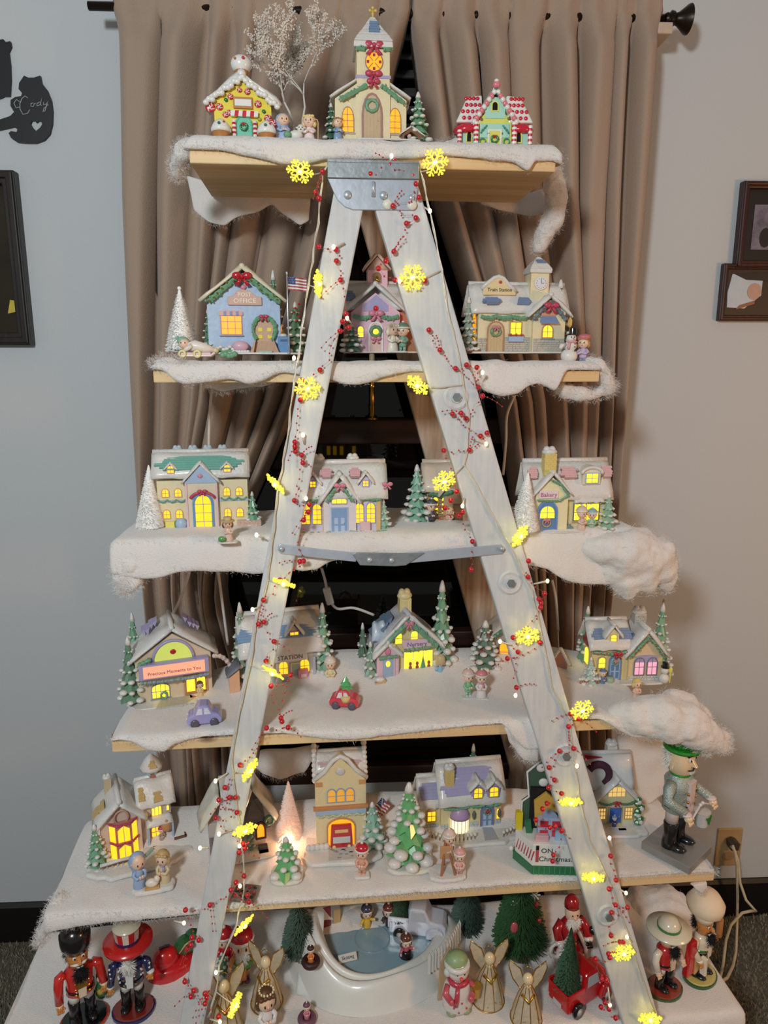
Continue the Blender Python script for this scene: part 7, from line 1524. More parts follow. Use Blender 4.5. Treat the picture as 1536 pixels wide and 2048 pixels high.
for i in range(22):
    a, z = rr.uniform(-2.9, -.2), rr.uniform(46, 70); g.ball(13.6*u*cos(a), 11.6*u*sin(a), z*u, 1.3*u, n=6, m=4)
for s_ in (-1, 1):
    for k in range(4): g.ball(s_*(21.5-k*.4)*u, -5*u, (66-k*6)*u, 1.4*u, n=6, m=4)
t.add('white_stars', g, WHITE, hd)
# red ceramic truck bank
RT = gloss((206, 34, 40))
t = Toy('truck_bank', 'red ceramic truck coin bank with a slot and a green tree', 'coin bank', 345, 1946, 6, rz=22)
o = t.add('body', G().lathe([(40, 0), (44, 8), (44, 22), (36, 28)], 0, 0, 0, 20, 1.1, .7).ball(-12, 0, 32, 27, 22, 24, 16, 10), RT, None, True); t.add('coin_slot', G().box(-22, -2, -3, 2, 55, 57.4), BLACK, o); t.add('tree', G().ball(30, 4, 44, 24, 18, 16, 10, 7).ball(44, 10, 50, 16, 14, 13, 10, 7), gloss((40, 96, 50)), o); t.add('tan_rope', G().tube([(14, -12, 42), (26, -14, 56), (40, -10, 58), (52, -2, 46)], 1.6, 6), cer((196, 170, 120)), o, True)
# angels
AG = M((232, 216, 184), .45, .2, .3, 160, metal=.15, alpha=.62); PRL = M((236, 214, 170), .18, .03, coat=.6)
def angel(px, py, h, rz, label, wing=1):
    t = Toy('wire_angel', label, 'figurine', px, py, 6, rz=rz, group=None); prof = [(.30, 0), (.285, .02), (.24, .22), (.16, .46), (.07, .62), (.05, .66)]
    b = t.add('dress', G().lathe([(r*h, z*h) for r, z in prof], 0, 0, 0, 22), AG, None, True); g = G()
    for i in range(9): a = 2*PI*i/9; g.tube([((r+.006)*h*cos(a), (r+.006)*h*sin(a), z*h) for r, z in prof], h*.008, 5)
    g.tube([(.302*h*cos(2*PI*i/28), .302*h*sin(2*PI*i/28), .01*h) for i in range(28)], h*.011, 5, True); t.add('gold_wires', g, GOLD, b, True); rr = random.Random(px); g = G()
    for i in range(26): z = rr.uniform(.04, .4); a = rr.uniform(-PI, 0); r = .30-.34*z; g.ball(r*h*cos(a), r*h*sin(a), z*h, h*.011, n=5, m=4)
    t.add('sequins', g, GOLD, b); t.add('head', G().ball(0, 0, .745*h, .098*h, n=14, m=10), PRL, None, True); t.add('halo', G().torus(0, .03*h, .86*h, .085*h, .008*h, 18, 5), GOLD, None, True)
    t.add('hands', G().tube([(-.12*h, -.08*h, .52*h), (0, -.18*h, .44*h), (.12*h, -.08*h, .52*h)], .03*h, 7), GOLD, b, True)
    for s_ in (-1, 1):
        pts = [(s_*.04*h, .60*h), (s_*.14*h, .88*h), (s_*.34*h, 1.04*h), (s_*.36*h, .92*h), (s_*.28*h, .70*h), (s_*.12*h, .50*h)]; w_ = t.add('wing', G().prism(pts, .05*h, .062*h), AG); t.add('wing_rim', G().tube([(a, .055*h, b_) for a, b_ in pts], h*.012, 6, True), GOLD, w_, True)
angel(452, 2062, 118, 10, 'gold wire angel nearest the left leg at the bottom edge'); angel(534, 2004, 106, -20, 'gold wire angel left of the pond with a leaf wing turned up'); angel(976, 1998, 108, 0, 'gold wire angel right of the pond with both wings raised'); angel(1052, 2036, 104, -8, 'gold wire angel between the potted tree and the red pickup')
t = Toy('angel_child_figurine', 'brown haired child angel figurine with a pearl crown at the bottom edge', 'figurine', 535, 2066, 6); t.child(0, 0, 0, 84, cer((222, 218, 220)), hair=cer((96, 58, 30)), rz=20); g = G()
for i in range(14): a = 2*PI*i/14; g.ball(1+14*cos(a), 2+13*sin(a), 82, 2.4, n=7, m=5)
t.add('pearl_crown', g, PRL, None, True)
# santa gardener figures at left
t = Toy('santa_figurine', 'bearded figurine in a green vest and red cap on a white base', 'figurine', 488, 1968, 6, rz=8); t.base(-30, 28, -18, 16, 7, gloss((214, 216, 206)), 4, wob=.02); b = t.child(0, 0, 6, 96, gloss((216, 150, 80)), hat=RED, skirt=False, legs=gloss((120, 60, 110)), arms='reach'); fur(t, (0, -16, 66), (12, 6, 16), 260, 8, FURW, 'beard', b); t.add('green_vest', G().lathe([(19, 38), (21, 46), (17, 58)], 0, 0, 0, 14, 1, .86), gloss((90, 160, 60)), b, True); t.add('orange_apron', G().box(-12, 6, -20, -16, 22, 44), gloss((226, 130, 60)), b, bev=2); t.add('orange_ball', G().ball(28, -14, 54, 9, n=12, m=8), gloss((226, 170, 100)), b, True)
t = Toy('santa_figurine', 'small santa figurine behind the left leg holding a snowy sprig', 'figurine', 452, 1934, 6); t.child(0, 0, 0, 72, RED, hat=RED, rz=10); t.pine(-4, -18, 8, 36, 14, 3, DKGREEN, seed=3)
t = Toy('felt_ornament', 'pale cream felt flower ornament lying behind the gold angels', 'ornament', 538, 1880, 6, rz=10); g = G()
for i in range(5): a = 2*PI*i/5; g.ball(16*cos(a), 10*sin(a), 6, 15, 10, 5, 10, 6)
o = t.add('petals', g, cer((226, 222, 180)), None, True); t.add('centre', G().ball(4, -2, 11, 4, n=8, m=5), BROWN, o, True)
# pond
t = Toy('skating_pond', 'white ceramic snow bank around a pale blue skating pond', 'village pond', 755, 1906, 6, rz=-2); g = G(); NR, NA = 22, 72; vs = []; WGP = M((220, 220, 214), .4, .03, 0, 60, coat=.2); s0 = []
def outline(a): c_, s_ = cos(a), sin(a); return 176*(1+.10*sin(2*a+.4)+.05*sin(3*a)), 172*(1+.06*cos(3*a))
for j in range(NR+1):
    q = .60+.40*j/NR
    for i in range(NA):
        a = 2*PI*i/NA; rx, ry = outline(a); x, y = rx*q*cos(a), ry*q*sin(a)*(.80 if sin(a) < 0 else .66); e = (q-.60)/.40
        z = 26+16*sin(PI*min(1, e*2.2)) if e < .45 else 42*(1-((e-.45)/.55)**1.8)
        z += 5*sin(a*5+e*4)*e*(1-e)*2; hill = math.exp(-((x+128)**2/2200+(y+10)**2/6500)); z += hill*44*(1-e**6); vs.append((x, y, max(0, z)))
fs = [(j*NA+i, j*NA+(i+1) % NA, (j+1)*NA+(i+1) % NA, (j+1)*NA+i) for j in range(NR) for i in range(NA)]; g.put(vs, fs)
o = t.add('snow_bank', g, WGP, None, True); pd = [(v[0]*1.02, v[1]*1.02) for v in vs[:NA]]; ic = t.add('ice', G().prism(pd, 18, 27, 'z'), gloss((150, 178, 192))); t.add('slide', G().slab((-156, -90, 4), (-112, -104, 4), (-104, 10, 78), (-146, 16, 80), 4, 8, 8, 0, 2), gloss((222, 226, 224)), o, True)
t.add('magnet_track', G().torus(0, 0, 0, 34, 1.2, 30, 5).move(Matrix.Translation((-10, 2, 27)) @ Matrix.Rotation(PI/2, 4, 'X')), gloss((136, 164, 180)), ic, True)
o = t.add('sign_board', G().box(-18, 18, -2, 2, 0, 12), cer((206, 206, 200)), bev=.6); o.location = (-58*t.s, -54*t.s, 30*t.sz); o.rotation_euler = (rad(-50), 0, rad(14)); t.text('Skating', 8.6, BLACK, 0, -2.3, 6, o)
fo = G(); fe = t.add('fence_rails', G().tube([(92, -96, 56), (132, -68, 58), (160, -22, 58)], 1.4, 5).tube([(92, -96, 64), (132, -68, 66), (160, -22, 66)], 1.4, 5), WGP)
for i in range(14):
    q = i/13; x, y = (92+40*q*2, -96+28*q*2) if q < .5 else (132+28*(q*2-1), -68+46*(q*2-1)); t.add('picket', G().prism([(x-2.6, 36), (x+2.6, 36), (x+2.6, 70), (x, 76), (x-2.6, 70)], y-1, y+1), WGP, fe)
def skater(label, px, py, h, coat, legs, hat, rz, lift, arms='reach'):
    t = Toy('skater_figurine', label, 'figurine', px, py, 6, rz=rz, lift=lift); t.add('disc', G().lathe([(13, 0), (13, 3), (.2, 3.2)], 0, 0, 0, 16), WHITE, auto=True); return t, t.child(0, 0, 2, h, coat, hat=hat, hair=BROWN, skirt=False, legs=legs, arms=arms)
sk = .021
skater('skater figurine in a yellow jacket at the back of the pond', 734, 1866, 50, gloss((226, 190, 60)), gloss((60, 70, 100)), gloss((70, 70, 90)), 10, sk); skater('skater figurine in a dark coat beside the white truck', 777, 1862, 48, gloss((60, 50, 54)), gloss((50, 60, 60)), gloss((120, 60, 50)), -10, sk)
t, b = skater('girl skater figurine in a pink sweater and black skirt', 812, 1924, 50, gloss((196, 90, 110)), gloss((214, 120, 130)), gloss((96, 60, 50)), 12, sk); t.add('black_skirt', G().lathe([(14, 14), (10, 23), (8, 25)], 0, 0, 0, 14), BLACK, b, True)
def tuber(label, px, py, lift, c1, c2): 
    t = Toy('tubing_figurine', label, 'figurine', px, py, 6, lift=lift); t.add('tube', G().torus(0, 0, 0, 13, 6, 18, 8).move(Matrix.Translation((0, 0, 7)) @ Matrix.Rotation(PI/2, 4, 'X')), c1, None, True); t.child(0, 2, 4, 30, c2, hat=c1, rz=5)
tuber('child figurine on a dark tube at the top of the snow slide', 622, 1930, .082, M((60, 34, 34), .5), gloss((226, 130, 60))); tuber('child figurine in a purple tube at the foot of the snow slide', 614, 2044, .0, M((110, 70, 90), .5), gloss((206, 130, 150)))
# trucks
def pickup(t, L, W, H, col, tree, wheel=BLACK, glassm=None):
    g = G().prism([(-L/2, H*.18), (L*.47, H*.18), (L/2, H*.30), (L/2, H*.52), (L*.44, H*.60), (L*.24, H*.64), (L*.14, H*.98), (L*.08, H), (-L*.10, H), (-L*.14, H*.96), (-L*.16, H*.58), (-L/2, H*.58)], -W*.40, W*.40); o = t.add('body', g, col, bev=H*.05)
    for s_ in (-1, 1):
        t.add('fender', G().prism([(L*.16, H*.18), (L*.48, H*.18), (L*.46, H*.42), (L*.36, H*.54), (L*.24, H*.50), (L*.16, H*.34)], s_*W*.40, s_*W*.52), col, o, bev=H*.04); t.add('bed_side', G().box(-L/2, -L*.15, s_*W*.40-W*.03, s_*W*.40+W*.03, H*.55, H*.70), col, o, bev=1)
        t.add('side_window', G().prism([(-L*.09, H*.64), (L*.17, H*.64), (L*.11, H*.92), (-L*.09, H*.92)], s_*W*.405, s_*W*.415), glassm or cer((196, 200, 204)), o)
        for x in (-L*.30, L*.32): w_ = t.add('wheel', G().lathe([(H*.19, -W*.06), (H*.21, 0), (H*.19, W*.05)], n=16).move(Matrix.Translation((x, s_*W*.46, H*.2)) @ Matrix.Rotation(PI/2, 4, 'X')), wheel, o, True); t.add('hubcap', G().lathe([(H*.11, 0), (.2, 1.6)], n=12).move(Matrix.Translation((x, s_*W*.52, H*.2)) @ Matrix.Rotation(s_*-PI/2, 4, 'X')), cer((200, 190, 190)), w_, True)
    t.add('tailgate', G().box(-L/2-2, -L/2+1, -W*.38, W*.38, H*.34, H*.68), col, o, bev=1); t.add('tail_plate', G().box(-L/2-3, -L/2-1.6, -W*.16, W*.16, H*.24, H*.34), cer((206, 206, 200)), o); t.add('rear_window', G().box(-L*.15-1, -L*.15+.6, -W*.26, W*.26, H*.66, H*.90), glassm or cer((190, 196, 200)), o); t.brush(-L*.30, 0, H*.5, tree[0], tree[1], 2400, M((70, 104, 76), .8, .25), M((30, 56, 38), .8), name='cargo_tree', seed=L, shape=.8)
t = Toy('toy_pickup', 'white toy pickup carrying a frosted tree at the back of the pond', 'toy car', 836, 1866, 6, rz=-14, lift=.021); pickup(t, 112, 56, 62, gloss((214, 216, 228)), (46, 26))
t = Toy('toy_pickup', 'bright red toy pickup carrying a green bottle brush tree', 'toy car', 1160, 1996, 6, rz=26); pickup(t, 124, 66, 70, gloss((200, 24, 30)), (118, 28))
# brush trees behind
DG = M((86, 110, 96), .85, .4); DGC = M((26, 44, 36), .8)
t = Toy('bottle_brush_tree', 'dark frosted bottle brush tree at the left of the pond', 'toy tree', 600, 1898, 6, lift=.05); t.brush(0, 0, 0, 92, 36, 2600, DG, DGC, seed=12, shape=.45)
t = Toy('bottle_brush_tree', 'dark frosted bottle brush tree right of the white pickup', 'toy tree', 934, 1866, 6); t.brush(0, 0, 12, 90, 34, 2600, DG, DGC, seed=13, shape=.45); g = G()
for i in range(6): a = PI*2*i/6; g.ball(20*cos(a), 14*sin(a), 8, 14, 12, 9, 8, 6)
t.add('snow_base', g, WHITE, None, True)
t = Toy('village_shop', 'grey village shop with a red door behind the pond under the shelf', 'toy house', 648, 1862, 6, rz=16, lift=.03); o = t.add('wall', G().box(-34, 34, 0, 40, 0, 64), cer((160, 156, 160)), bev=.6); t.roof_side(-38, 38, -6, -4, 20, 46, 62, 92, 6, gloss((226, 226, 224)), seed=4); t.add('red_door', G().box(-4, 14, -2, 1, 2, 46), gloss((130, 30, 36)), o); t.add('dark_bench', G().box(-30, -8, -10, -2, 2, 14), cer((60, 34, 36)), o, bev=1); t.add('yellow_notice', G().box(20, 34, -2, 1, 10, 36), cer((206, 170, 110)), o)
# snowman with basket
t = Toy('snowman_figurine', 'ceramic snowman figurine in a green hat with a gold basket', 'figurine', 914, 2016, 6, rz=6); b = t.add('body', G().lathe([(24, 0), (30, 10), (31, 34), (26, 52), (17, 62), (10, 66)], 0, 0, 0, 18, 1, .8), gloss((226, 218, 212)), None, True); h_ = t.add('head', G().ball(0, -2, 78, 22, 20, 19, 14, 10), gloss((232, 220, 212)), None, True)
g = G().ball(-7, -20, 82, 2, n=6, m=5).ball(7, -20, 82, 2, n=6, m=5); t.add('eyes', g, BLACK, h_); t.add('nose', G().ball(0, -23, 76, 4, 5, 3.4, 9, 6), gloss((226, 90, 70)), h_, True); t.add('green_hat', G().ball(-2, 4, 92, 23, 20, 15, 12, 8), cer((150, 176, 120)), h_, True); t.add('hat_brim', G().torus(0, 0, 0, 21, 5, 16, 7).move(Matrix.Translation((-2, 0, 88)) @ Matrix.Rotation(PI/2, 4, 'X')), WHITE, h_, True); t.add('earmuff', G().ball(-22, -4, 78, 8, n=9, m=6), WHITE, h_, True)
t.add('red_scarf', G().torus(0, 0, 0, 17, 5, 16, 7).move(Matrix.Translation((0, -2, 60)) @ Matrix.Rotation(PI/2, 4, 'X')).tube([(-6, -20, 58), (-9, -25, 40), (-12, -26, 28)], [4, 5, 5], 7), gloss((196, 60, 80)), b, True)
for s_ in (-1, 1): t.add('arm', G().tube([(s_*22, -6, 54), (s_*30, -16, 46), (s_*22, -24, 38)], [6, 7, 6], 9).ball(s_*20, -25, 36, 6, n=8, m=6), gloss((206, 90, 100)), b, True)
t.add('gold_basket', G().lathe([(9, 0), (11, 18), (11.4, 19)], 32, -16, 34, 12), GOLD, b, auto=True); g = G()
for s_ in (-1, 1): g.ball(s_*14, -12, 5, 12, 11, 6, 10, 6)
t.add('green_feet', g, cer((150, 160, 120)), b, True); g = G()
for a, z in ((-14, 22), (2, 30), (12, 18), (-4, 12), (16, 34)): g.ball(a, -25+abs(a)*.12, z, 2, n=6, m=4)
t.add('red_dots', g, gloss((196, 70, 90)), b); t.add('brown_backdrop', G().prism([(-34, 0), (10, 0), (4, 84), (-12, 104), (-30, 70)], 22, 27), cer((196, 160, 120)), bev=1)
# potted tree
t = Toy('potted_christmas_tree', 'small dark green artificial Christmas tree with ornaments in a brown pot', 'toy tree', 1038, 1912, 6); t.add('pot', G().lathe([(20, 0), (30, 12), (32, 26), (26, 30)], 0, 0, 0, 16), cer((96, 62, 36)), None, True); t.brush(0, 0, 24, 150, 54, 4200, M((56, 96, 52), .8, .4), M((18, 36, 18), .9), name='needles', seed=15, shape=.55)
for x, z, c in ((-20, 66, 'r'), (30, 84, 'r'), (14, 46, 'r'), (24, 112, 'r')): o = t.add('ornament', G().ball(x, -38+z*.2, z, 5, n=10, m=7), RED if c == 'r' else WHITE, None, True)
for x, z in ((-14, 112), (-34, 38), (22, 126)): g = G(); [g.tube([(x, -36+z*.2, z), (x+11*cos(PI*i/4), -37+z*.2, z+11*sin(PI*i/4))], 1.4, 5) for i in range(8)]; t.add('snowflake_ornament', g, WHITE)
o = t.add('striped_candy', G().ball(-22, -32, 82, 8, 4, 11, 10, 7), gloss((206, 90, 100)), None, True)
# santa
t = Toy('santa_figurine', 'santa figurine in a long red coat with white trim and black boots', 'figurine', 1136, 1932, 6, rz=4); SR_ = gloss((170, 30, 36)); WT = gloss((226, 214, 204)); t.base(-34, 32, -20, 16, 6, WT, 5)
b = t.add('coat', G().lathe([(30, 26), (29, 40), (22, 66), (23, 84), (14, 94), (8, 98)], 0, 0, 0, 18, 1, .8), SR_, None, True)
for s_ in (-1, 1):
    t.add('boot', G().lathe([(7.6, 6), (7, 14), (8, 32)], s_*11, -2, 0, 12).ball(s_*11, -9, 9, 7, 11, 4.4, 9, 6), BLACK, None, True); t.add('coat_flap', G().tube([(s_*30, -10, 20), (s_*28, -14, 46), (s_*14, -20, 70), (s_*8, -20, 82)], [5, 5, 4, 3.4], 8), WT, b, True)
    ar = t.add('arm', G().tube([(s_*18, 0, 90), (s_*30, -4, 78), (s_*30, -18, 66)], [9, 9, 8], 10), SR_, None, True); g = G().ball(s_*29, -24, 62, 6.4, n=9, m=6)
    for f in range(4): g.tube([(s_*29+(f-1.5)*3, -27, 60), (s_*29+(f-1.5)*3, -30, 55)], 1.7, 5)
    g.tube([(s_*24, -26, 63), (s_*21, -28, 60)], 1.8, 5); t.add('hand', g, WT if s_ < 0 else BLACK, ar, True); t.add('cuff', G().ball(s_*30, -19, 66, 9.6, 9, 5, 10, 6), WT, ar, True)
t.add('belt', G().lathe([(23.6, 56), (23.4, 63)], 0, 0, 0, 18, 1, .84), BLACK, b, auto=True); t.add('buckle', G().box(-5, 5, -21.6, -19.4, 55, 64), GOLD, b, bev=.6); t.add('hem', G().lathe([(31, 24), (33, 28), (31, 33)], 0, 0, 0, 18, 1, .8), WT, b, True); h_ = t.add('head', G().ball(0, -4, 108, 15, 14, 16, 14, 9).ball(0, -18, 106, 3.4, n=7, m=5), SKIN, None, True)
g = G().ball(-5, -17, 111, 1.6, n=6, m=4).ball(5, -17, 111, 1.6, n=6, m=4); t.add('eyes', g, BLACK, h_); fur(t, (0, -13, 94), (14, 8, 15), 320, 7, FURW, 'beard', h_, 5); fur(t, (0, 4, 112), (16, 13, 13), 260, 6, FURW, 'hair', h_, 6); t.add('red_hat', G().lathe([(15, 118), (14, 128), (8, 136), (.2, 138)], 0, 0, 0, 14), SR_, h_, True); t.add('toy_sack', G().ball(42, -14, 76, 12, 8, 8, 10, 6), BLACK, None, True); t.add('wreath_on_arm', G().torus(-34, -18, 50, 13, 4, 16, 6, .5, 3), WT, None, True)
# straw hat and chef nutcrackers
t = Toy('straw_hat_nutcracker', 'nutcracker in a pale brimmed hat and red vest right of the leg', 'nutcracker', 1326, 1976, 6, rz=22); hd, u = nutcracker(t, 118, gloss((190, 40, 46)), WHITE, gloss((232, 200, 160)), FURB, FURB, sleeves=gloss((232, 222, 206)), bcol=(gloss((50, 90, 50)), gloss((150, 60, 40))), arms=((21, -6, 44), (20, -8, 46)), vest=cer((226, 196, 180)), wide=1.32)
SH = gloss((222, 214, 190)); t.add('hat_brim', G().lathe([(11*u, 96*u), (27*u, 98*u), (27*u, 100.6*u), (11*u, 102*u)], 0, 0, 0, 26), SH, hd, True); t.add('hat_crown', G().lathe([(14*u, 101*u), (13.4*u, 108*u), (9*u, 115*u), (.2, 117*u)], 0, 0, 0, 20), SH, hd, True); t.add('hat_band', G().lathe([(14.6*u, 101*u), (14.4*u, 105*u)], 0, 0, 0, 22), gloss((50, 120, 60)), hd); t.add('red_accordion', G().prism([(22*u, 20*u), (40*u, 24*u), (36*u, 76*u), (26*u, 74*u)], -16*u, -8*u), gloss((196, 36, 40)), bev=1.5); t.add('tan_panel', G().prism([(34*u, 22*u), (44*u, 28*u), (40*u, 50*u), (34*u, 48*u)], -18*u, -10*u), cer((214, 160, 90)), bev=1)
t = Toy('chef_nutcracker', 'chef nutcracker in a puffy white hat and white jacket', 'nutcracker', 1396, 1950, 6, rz=30); hd, u = nutcracker(t, 116, gloss((232, 216, 190)), gloss((190, 50, 60)), OSK, FURB, FURB, sleeves=gloss((232, 216, 190)), bcol=(gloss((50, 90, 50)), gloss((206, 190, 110))), arms=((20, -10, 46), (21, -4, 60)), vest=cer((236, 226, 206)), wide=1.32)
CH = M((236, 214, 184), .7, .04); t.add('hat_band', G().lathe([(11.4*u, 94*u), (12.6*u, 106*u)], 0, 0, 0, 18), CH, hd, True); t.add('hat_puff', G().lathe([(12.6*u, 104*u), (22*u, 112*u), (23*u, 124*u), (16*u, 136*u), (6*u, 140*u), (.2, 140.4*u)], 0, 0, 0, 18, jag=.06), CH, hd, True); t.add('rolling_pin', G().lathe([(2.4*u, 0), (4*u, 3*u), (4*u, 30*u), (2.4*u, 33*u)], 26*u, -8*u, 56*u, 12), cer((190, 120, 60)), None, True); t.add('white_towel', G().box(-18*u, -13*u, -18*u, -10*u, 24*u, 52*u), gloss((232, 220, 200)), bev=1.4); t.add('green_sash', G().lathe([(14.2*u, 50*u), (14.4*u, 53*u)], 0, 0, 0, 16, 1, .86), gloss((50, 110, 60)), None, True)
# ================================================================== GARLANDS, LIGHTS, CORDS
m_berry = M((196, 22, 38), .25, .08, 0, 60, coat=.6); m_wire = M((176, 120, 116), .5); unit = {}
def inst(name, key, build, mat, loc, parent, rot=None, smooth=True):
    if key not in unit: g = build(); o = mesh_obj(name, g, mat, None, smooth); unit[key] = o.data
    else: o = bpy.data.objects.new(name, unit[key]); C.objects.link(o)
    o.location = loc; o.parent = parent
    if rot: o.rotation_euler = rot
    return o
def garland(label, pts, seed):
    root = empty('berry_garland', rail_pt(*pts[0], .006)); tag(root, label, 'garland', None); L = root.location.copy(); rr = random.Random(seed); wire = G(); beads = G(); last = None; path = []
    for a in pts:
        q = rail_pt(a[0], a[1], .0065+rr.uniform(0, .005)); inst('berry', 'berry', lambda: G().ball(0, 0, 0, 0.0046, n=12, m=8), m_berry, q-L, root)
        if last is not None:
            D = math.dist(last[1], a)
            if D < 95:
                m_ = [last[0].lerp(q, i/6)+Vector((sin(PI*i/6)*rr.uniform(-.006, .006), -.002, -sin(PI*i/6)*rr.uniform(.0, .008))) for i in range(7)]; wire.tube(m_, .00022, 4); n = int(D/15)
                for i in range(1, n+1): t_ = i/(n+1)*6; k = min(5, int(t_)); b = m_[k].lerp(m_[k+1], t_-k); beads.ball(*(b+Vector((rr.uniform(-.001, .001), -.001, rr.uniform(-.001, .001)))), .0016, n=7, m=5)
        last = (q, a)
        if rr.random() < .42:                                     # little side sprig of beads
            d = Vector((rr.uniform(-1, 1), -.15, rr.uniform(-.8, .6))).normalized(); e = [q+d*.009*i+Vector((0, 0, -.0007*i*i)) for i in range(5)]; wire.tube(e, .0002, 4)
            for p in e[1:]: beads.ball(*p, .0015, n=7, m=5)
    for g, nm, m_ in ((wire, 'wire', m_wire), (beads, 'small_beads', m_berry)): g.move(Matrix.Translation(-L)); o = mesh_obj(nm, g, m_, root, True); o['kind'] = 'stuff'
garland('red berry garland twisted around the bracket and down the left leg', [(790, 323), (780, 330), (741, 348), (645, 343), (632, 385), (638, 397), (637, 493), (672, 499), (673, 522), (681, 560), (692, 628), (685, 643), (698, 655), (680, 662), (640, 740), (604, 760), (601, 800), (590, 884), (590, 893), (591, 903), (603, 910), (606, 926), (589, 1001), (619, 1009), (617, 1024), (607, 1040), (600, 1123), (607, 1122), (560, 1160), (527, 1200), (517, 1248), (528, 1244), (548, 1283), (532, 1322), (582, 1350), (542, 1372), (562, 1436), (564, 1443), (576, 1455), (533, 1456), (480, 1530), (450, 1575), (459, 1595), (471, 1595), (438, 1600), (474, 1625), (432, 1636), (486, 1688), (490, 1697), (478, 1705), (488, 1752), (472, 1765), (495, 1790), (498, 1804), (462, 1780), (420, 1810), (371, 1820), (398, 1880), (384, 1875), (382, 1890), (374, 1898), (370, 1963), (388, 1981), (382, 1993), (410, 1987), (414, 1995), (410, 2007), (437, 2033)], 5)
garland('red berry garland wound around the right leg', [(826, 351), (832, 368), (838, 395), (786, 412), (832, 436), (813, 447), (788, 503), (772, 522), (757, 537), (790, 560), (850, 562), (752, 617), (858, 660), (880, 700), (911, 737), (933, 730), (954, 735), (957, 775), (965, 792), (932, 837), (922, 826), (905, 828), (961, 872), (974, 866), (939, 900), (888, 901), (914, 983), (902, 1001), (890, 1016), (925, 1025), (918, 1031), (945, 1083), (942, 1139), (1057, 1122), (1056, 1154), (1089, 1187), (1078, 1198), (1082, 1206), (1081, 1215), (1049, 1260), (1026, 1275), (1036, 1304), (1015, 1317), (1080, 1285), (1033, 1375), (1141, 1428), (1156, 1437), (1137, 1453), (1147, 1497), (1119, 1502), (1098, 1535), (1109, 1560), (1097, 1575), (1123, 1587), (1094, 1607), (1085, 1618), (1072, 1640), (1100, 1655), (1110, 1653), (1124, 1661), (1107, 1710), (1105, 1722), (1221, 1712), (1232, 1760), (1218, 1778), (1231, 1810), (1255, 1815), (1223, 1825), (1222, 1871), (1240, 1884), (1246, 1884), (1217, 1908), (1219, 1915), (1191, 1918), (1203, 1958), (1213, 1960), (1210, 2005), (1202, 2014), (1218, 2018), (1231, 2036)], 9)
m_flake = M((255, 230, 84), .25, .3, 0, 90, emit=.9, alpha=.75); m_core = M((255, 244, 150), .3, .05, emit=5.0); m_warm = M((255, 224, 170), .3, .05, emit=5.0); m_clear = M((214, 206, 190), .25, .1, coat=.5)
def flake():
    g = G()
    for i in range(6):
        a = PI/3*i; c_, s_ = cos(a), sin(a); P = lambda r, o_: (r*c_-o_*s_, 0, r*s_+o_*c_); g.tube([P(.003, 0), P(.0195, 0)], [.0021, .0014], 6); g.ball(*P(.0202, 0), .0024, n=7, m=5)
        for r, l in ((.009, .0055), (.0145, .0048)):
            for sg in (-1, 1): g.tube([P(r, 0), P(r+l*.7, sg*l)], .0012, 5); g.ball(*P(r+l*.8, sg*l*1.1), .0018, n=6, m=4)
    g.lathe([(.0065, -.0018), (.0065, .0018)], 0, 0, 0, 10); return g
def lights(label, cord, flakes, bulbs, seed):
    root = empty('string_lights', rail_pt(*cord[0], .006)); tag(root, label, 'string lights'); L = root.location.copy(); rr = random.Random(seed); q = [rail_pt(a, b, .004) for a, b in cord]; full = []
    for a, b in zip(q, q[1:]):
        n = max(3, int((b-a).length/.02)); full += [a.lerp(b, i/n)+Vector((rr.uniform(-1, 1)*.0016, 0, 0)) for i in range(n)]
    for ph in (0, PI): mesh_obj('cord', G().tube([p-L+Vector((.0011*cos(i*1.3+ph), .0011*sin(i*1.3+ph), 0)) for i, p in enumerate(full)], .0011, 5), m_clear, root, True)
    for i, (px, py, rx, rz) in enumerate(flakes):
        p = rail_pt(px, py, .014); o = inst('snowflake_light', 'flake', flake, m_flake, p-L, root, (rad(rx), rad(rr.uniform(0, 60)), rad(rz))); inst('bulb', 'core', lambda: G().ball(0, -.002, 0, .0036, n=9, m=7), m_core, (0, 0, 0), o); near = min(full, key=lambda z: (z-p).length)
        mesh_obj('lead', G().tube([p-L, (p+near)/2-L+Vector((0, .002, -.004)), near-L], .001, 5), m_clear, root, True)
        d = bpy.data.lights.new('snowflake_glow', 'POINT'); d.energy = .032; d.color = (1, .84, .25); d.shadow_soft_size = .004; lo = bpy.data.objects.new('snowflake_glow', d); C.objects.link(lo); lo.parent = root; lo.location = p-L+Vector((0, -.008, 0))
    for px, py, dx, dy in bulbs:
        p = rail_pt(px, py, .010); e = rail_pt(px+dx, py+dy, .005); inst('small_bulb', 'bulb', lambda: G().ball(0, 0, 0, .0030, .0030, .0040, 9, 7), m_warm, p-L, root); mesh_obj('bulb_stem', G().tube([p-L, e-L], [.0022, .0014], 6), m_clear, root, True)
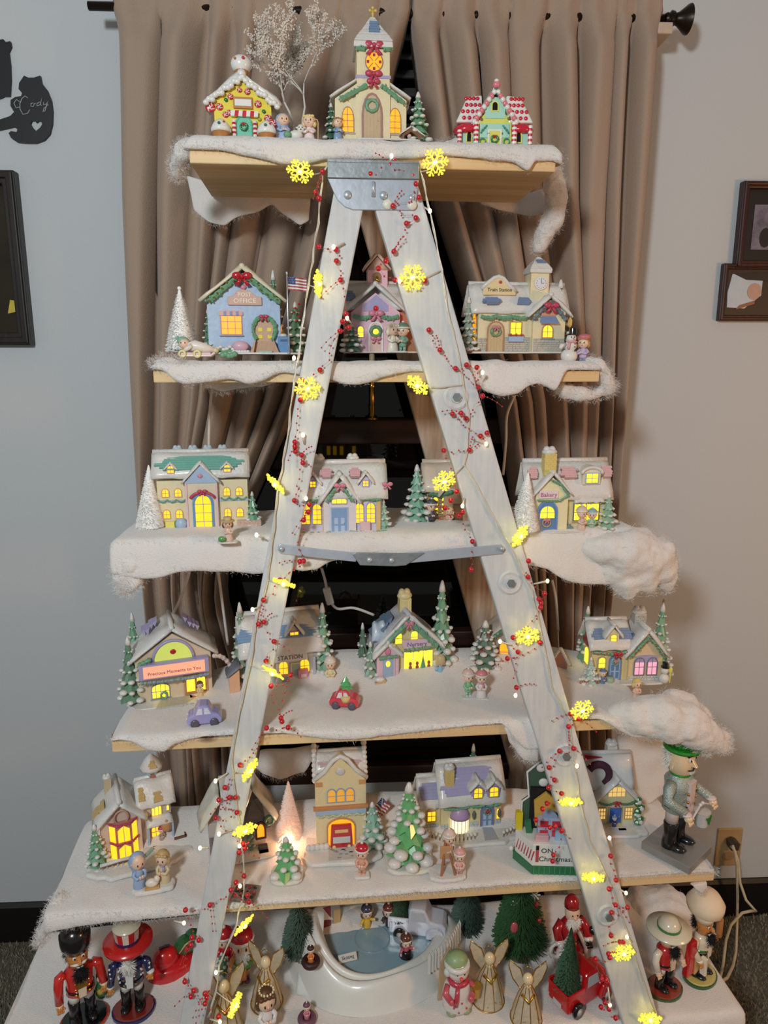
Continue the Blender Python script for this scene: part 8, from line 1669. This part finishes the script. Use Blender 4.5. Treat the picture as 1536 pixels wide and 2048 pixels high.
lights('snowflake string lights on a clear cord down the left leg', [(662, 322), (646, 345), (640, 420), (628, 500), (616, 570), (600, 690), (588, 760), (578, 850), (568, 920), (554, 980), (545, 1080), (534, 1160), (514, 1240), (500, 1330), (476, 1440), (462, 1520), (470, 1600), (484, 1690), (488, 1780), (472, 1850), (440, 1930), (425, 2010), (412, 2048)],
       [(600, 343, 50, 0), (637, 567, 0, 70), (615, 777, 35, 25), (551, 968, 76, 10), (568, 1166, 55, -30), (546, 1345, 62, 0), (500, 1540, 20, 60), (490, 1660, 40, 50), (488, 1850, 30, 62), (470, 2010, 10, 72)], [(783, 312, -4, 16), (588, 716, -4, 10), (606, 870, 2, 18), (612, 997, -8, 8), (667, 494, 22, -8), (513, 1070, 14, 6), (694, 636, 8, 10), (505, 1219, 14, -5), (431, 1562, 24, -16), (438, 1668, 26, -8), (479, 1692, 4, -14), (480, 1772, -6, -12), (368, 1846, -20, -4), (400, 1696, 20, 0), (432, 1945, 14, -4), (440, 2044, -20, -6)], 3)
lights('snowflake string lights on a clear cord down the right leg', [(838, 326), (852, 380), (860, 430), (884, 540), (900, 640), (922, 740), (938, 830), (930, 930), (980, 1020), (1030, 1110), (1062, 1180), (1088, 1290), (1106, 1380), (1138, 1440), (1146, 1500), (1158, 1590), (1180, 1680), (1208, 1740), (1234, 1800), (1262, 1890), (1286, 1960), (1316, 2048)],
       [(870, 325, 12, 0), (825, 555, 8, 5), (835, 770, 60, 0), (888, 962, 50, 60), (1040, 1072, 20, 40), (1055, 1272, 20, 0), (1164, 1420, 18, 20), (1141, 1604, 58, 40), (1186, 1755, 30, 0), (1247, 1906, 14, 10), (1300, 2038, 20, 0)], [(860, 422, -12, -8), (972, 888, -30, -12), (925, 1012, 4, -16), (799, 562, 10, -6), (1095, 1162, -28, 6), (1000, 1283, 24, 8), (1031, 1391, 4, -12), (965, 745, -6, 10), (1154, 1532, -12, -12), (1219, 1676, 6, 18), (1252, 1786, -14, -8), (1220, 2010, -4, -36), (1254, 1874, 10, 10)], 4)
def cord(label, pts, Y, switch=None):
    p0 = atY(*pts[0], Y); root = empty('lamp_cord', p0); tag(root, label, 'cord'); q = [atY(a, b, Y)-p0 for a, b in pts]; full = []
    for i in range(len(q)-1):
        a, b, c, d = q[max(0, i-1)], q[i], q[i+1], q[min(len(q)-1, i+2)]
        for k in range(6): s_ = k/6; full.append(.5*((2*b)+(c-a)*s_+(2*a-5*b+4*c-d)*s_*s_+(3*b-a-3*c+d)*s_**3))
    full.append(q[-1]); mesh_obj('cable', G().tube(full, .0030, 8), M((222, 212, 204), .45), root, True)
    if switch: s_ = atY(*switch, Y)-p0; o = mesh_obj('inline_switch', G().box(-.008, .008, -.006, .006, -.019, .019), M((236, 232, 222), .4), root); o.location = s_; o.rotation_euler = (0, rad(-14), 0); bevel(o, .003)
cord('white lamp cord hanging below the post office shelf', [(424, 775), (420, 820), (418, 870), (418, 905)], 1.452); cord('white lamp cord hanging beside the right leg above the bakery', [(1030, 790), (1014, 830), (1012, 880), (1006, 950)], 1.452); cord('white lamp cord hanging below the mansion shelf at left', [(380, 1140), (368, 1180), (346, 1230)], 1.43); cord('white lamp cord hanging behind the theater', [(436, 1140), (444, 1200), (456, 1290)], 1.43); cord('white lamp cord hanging right of the right leg toward the cottage', [(1104, 1160), (1112, 1200), (1116, 1262)], 1.43); cord('white lamp cord with an inline switch between the ladder legs', [(643, 1136), (650, 1160), (658, 1195), (674, 1217), (708, 1216), (748, 1230)], 1.40, (657, 1192))
bpy.context.view_layer.update()
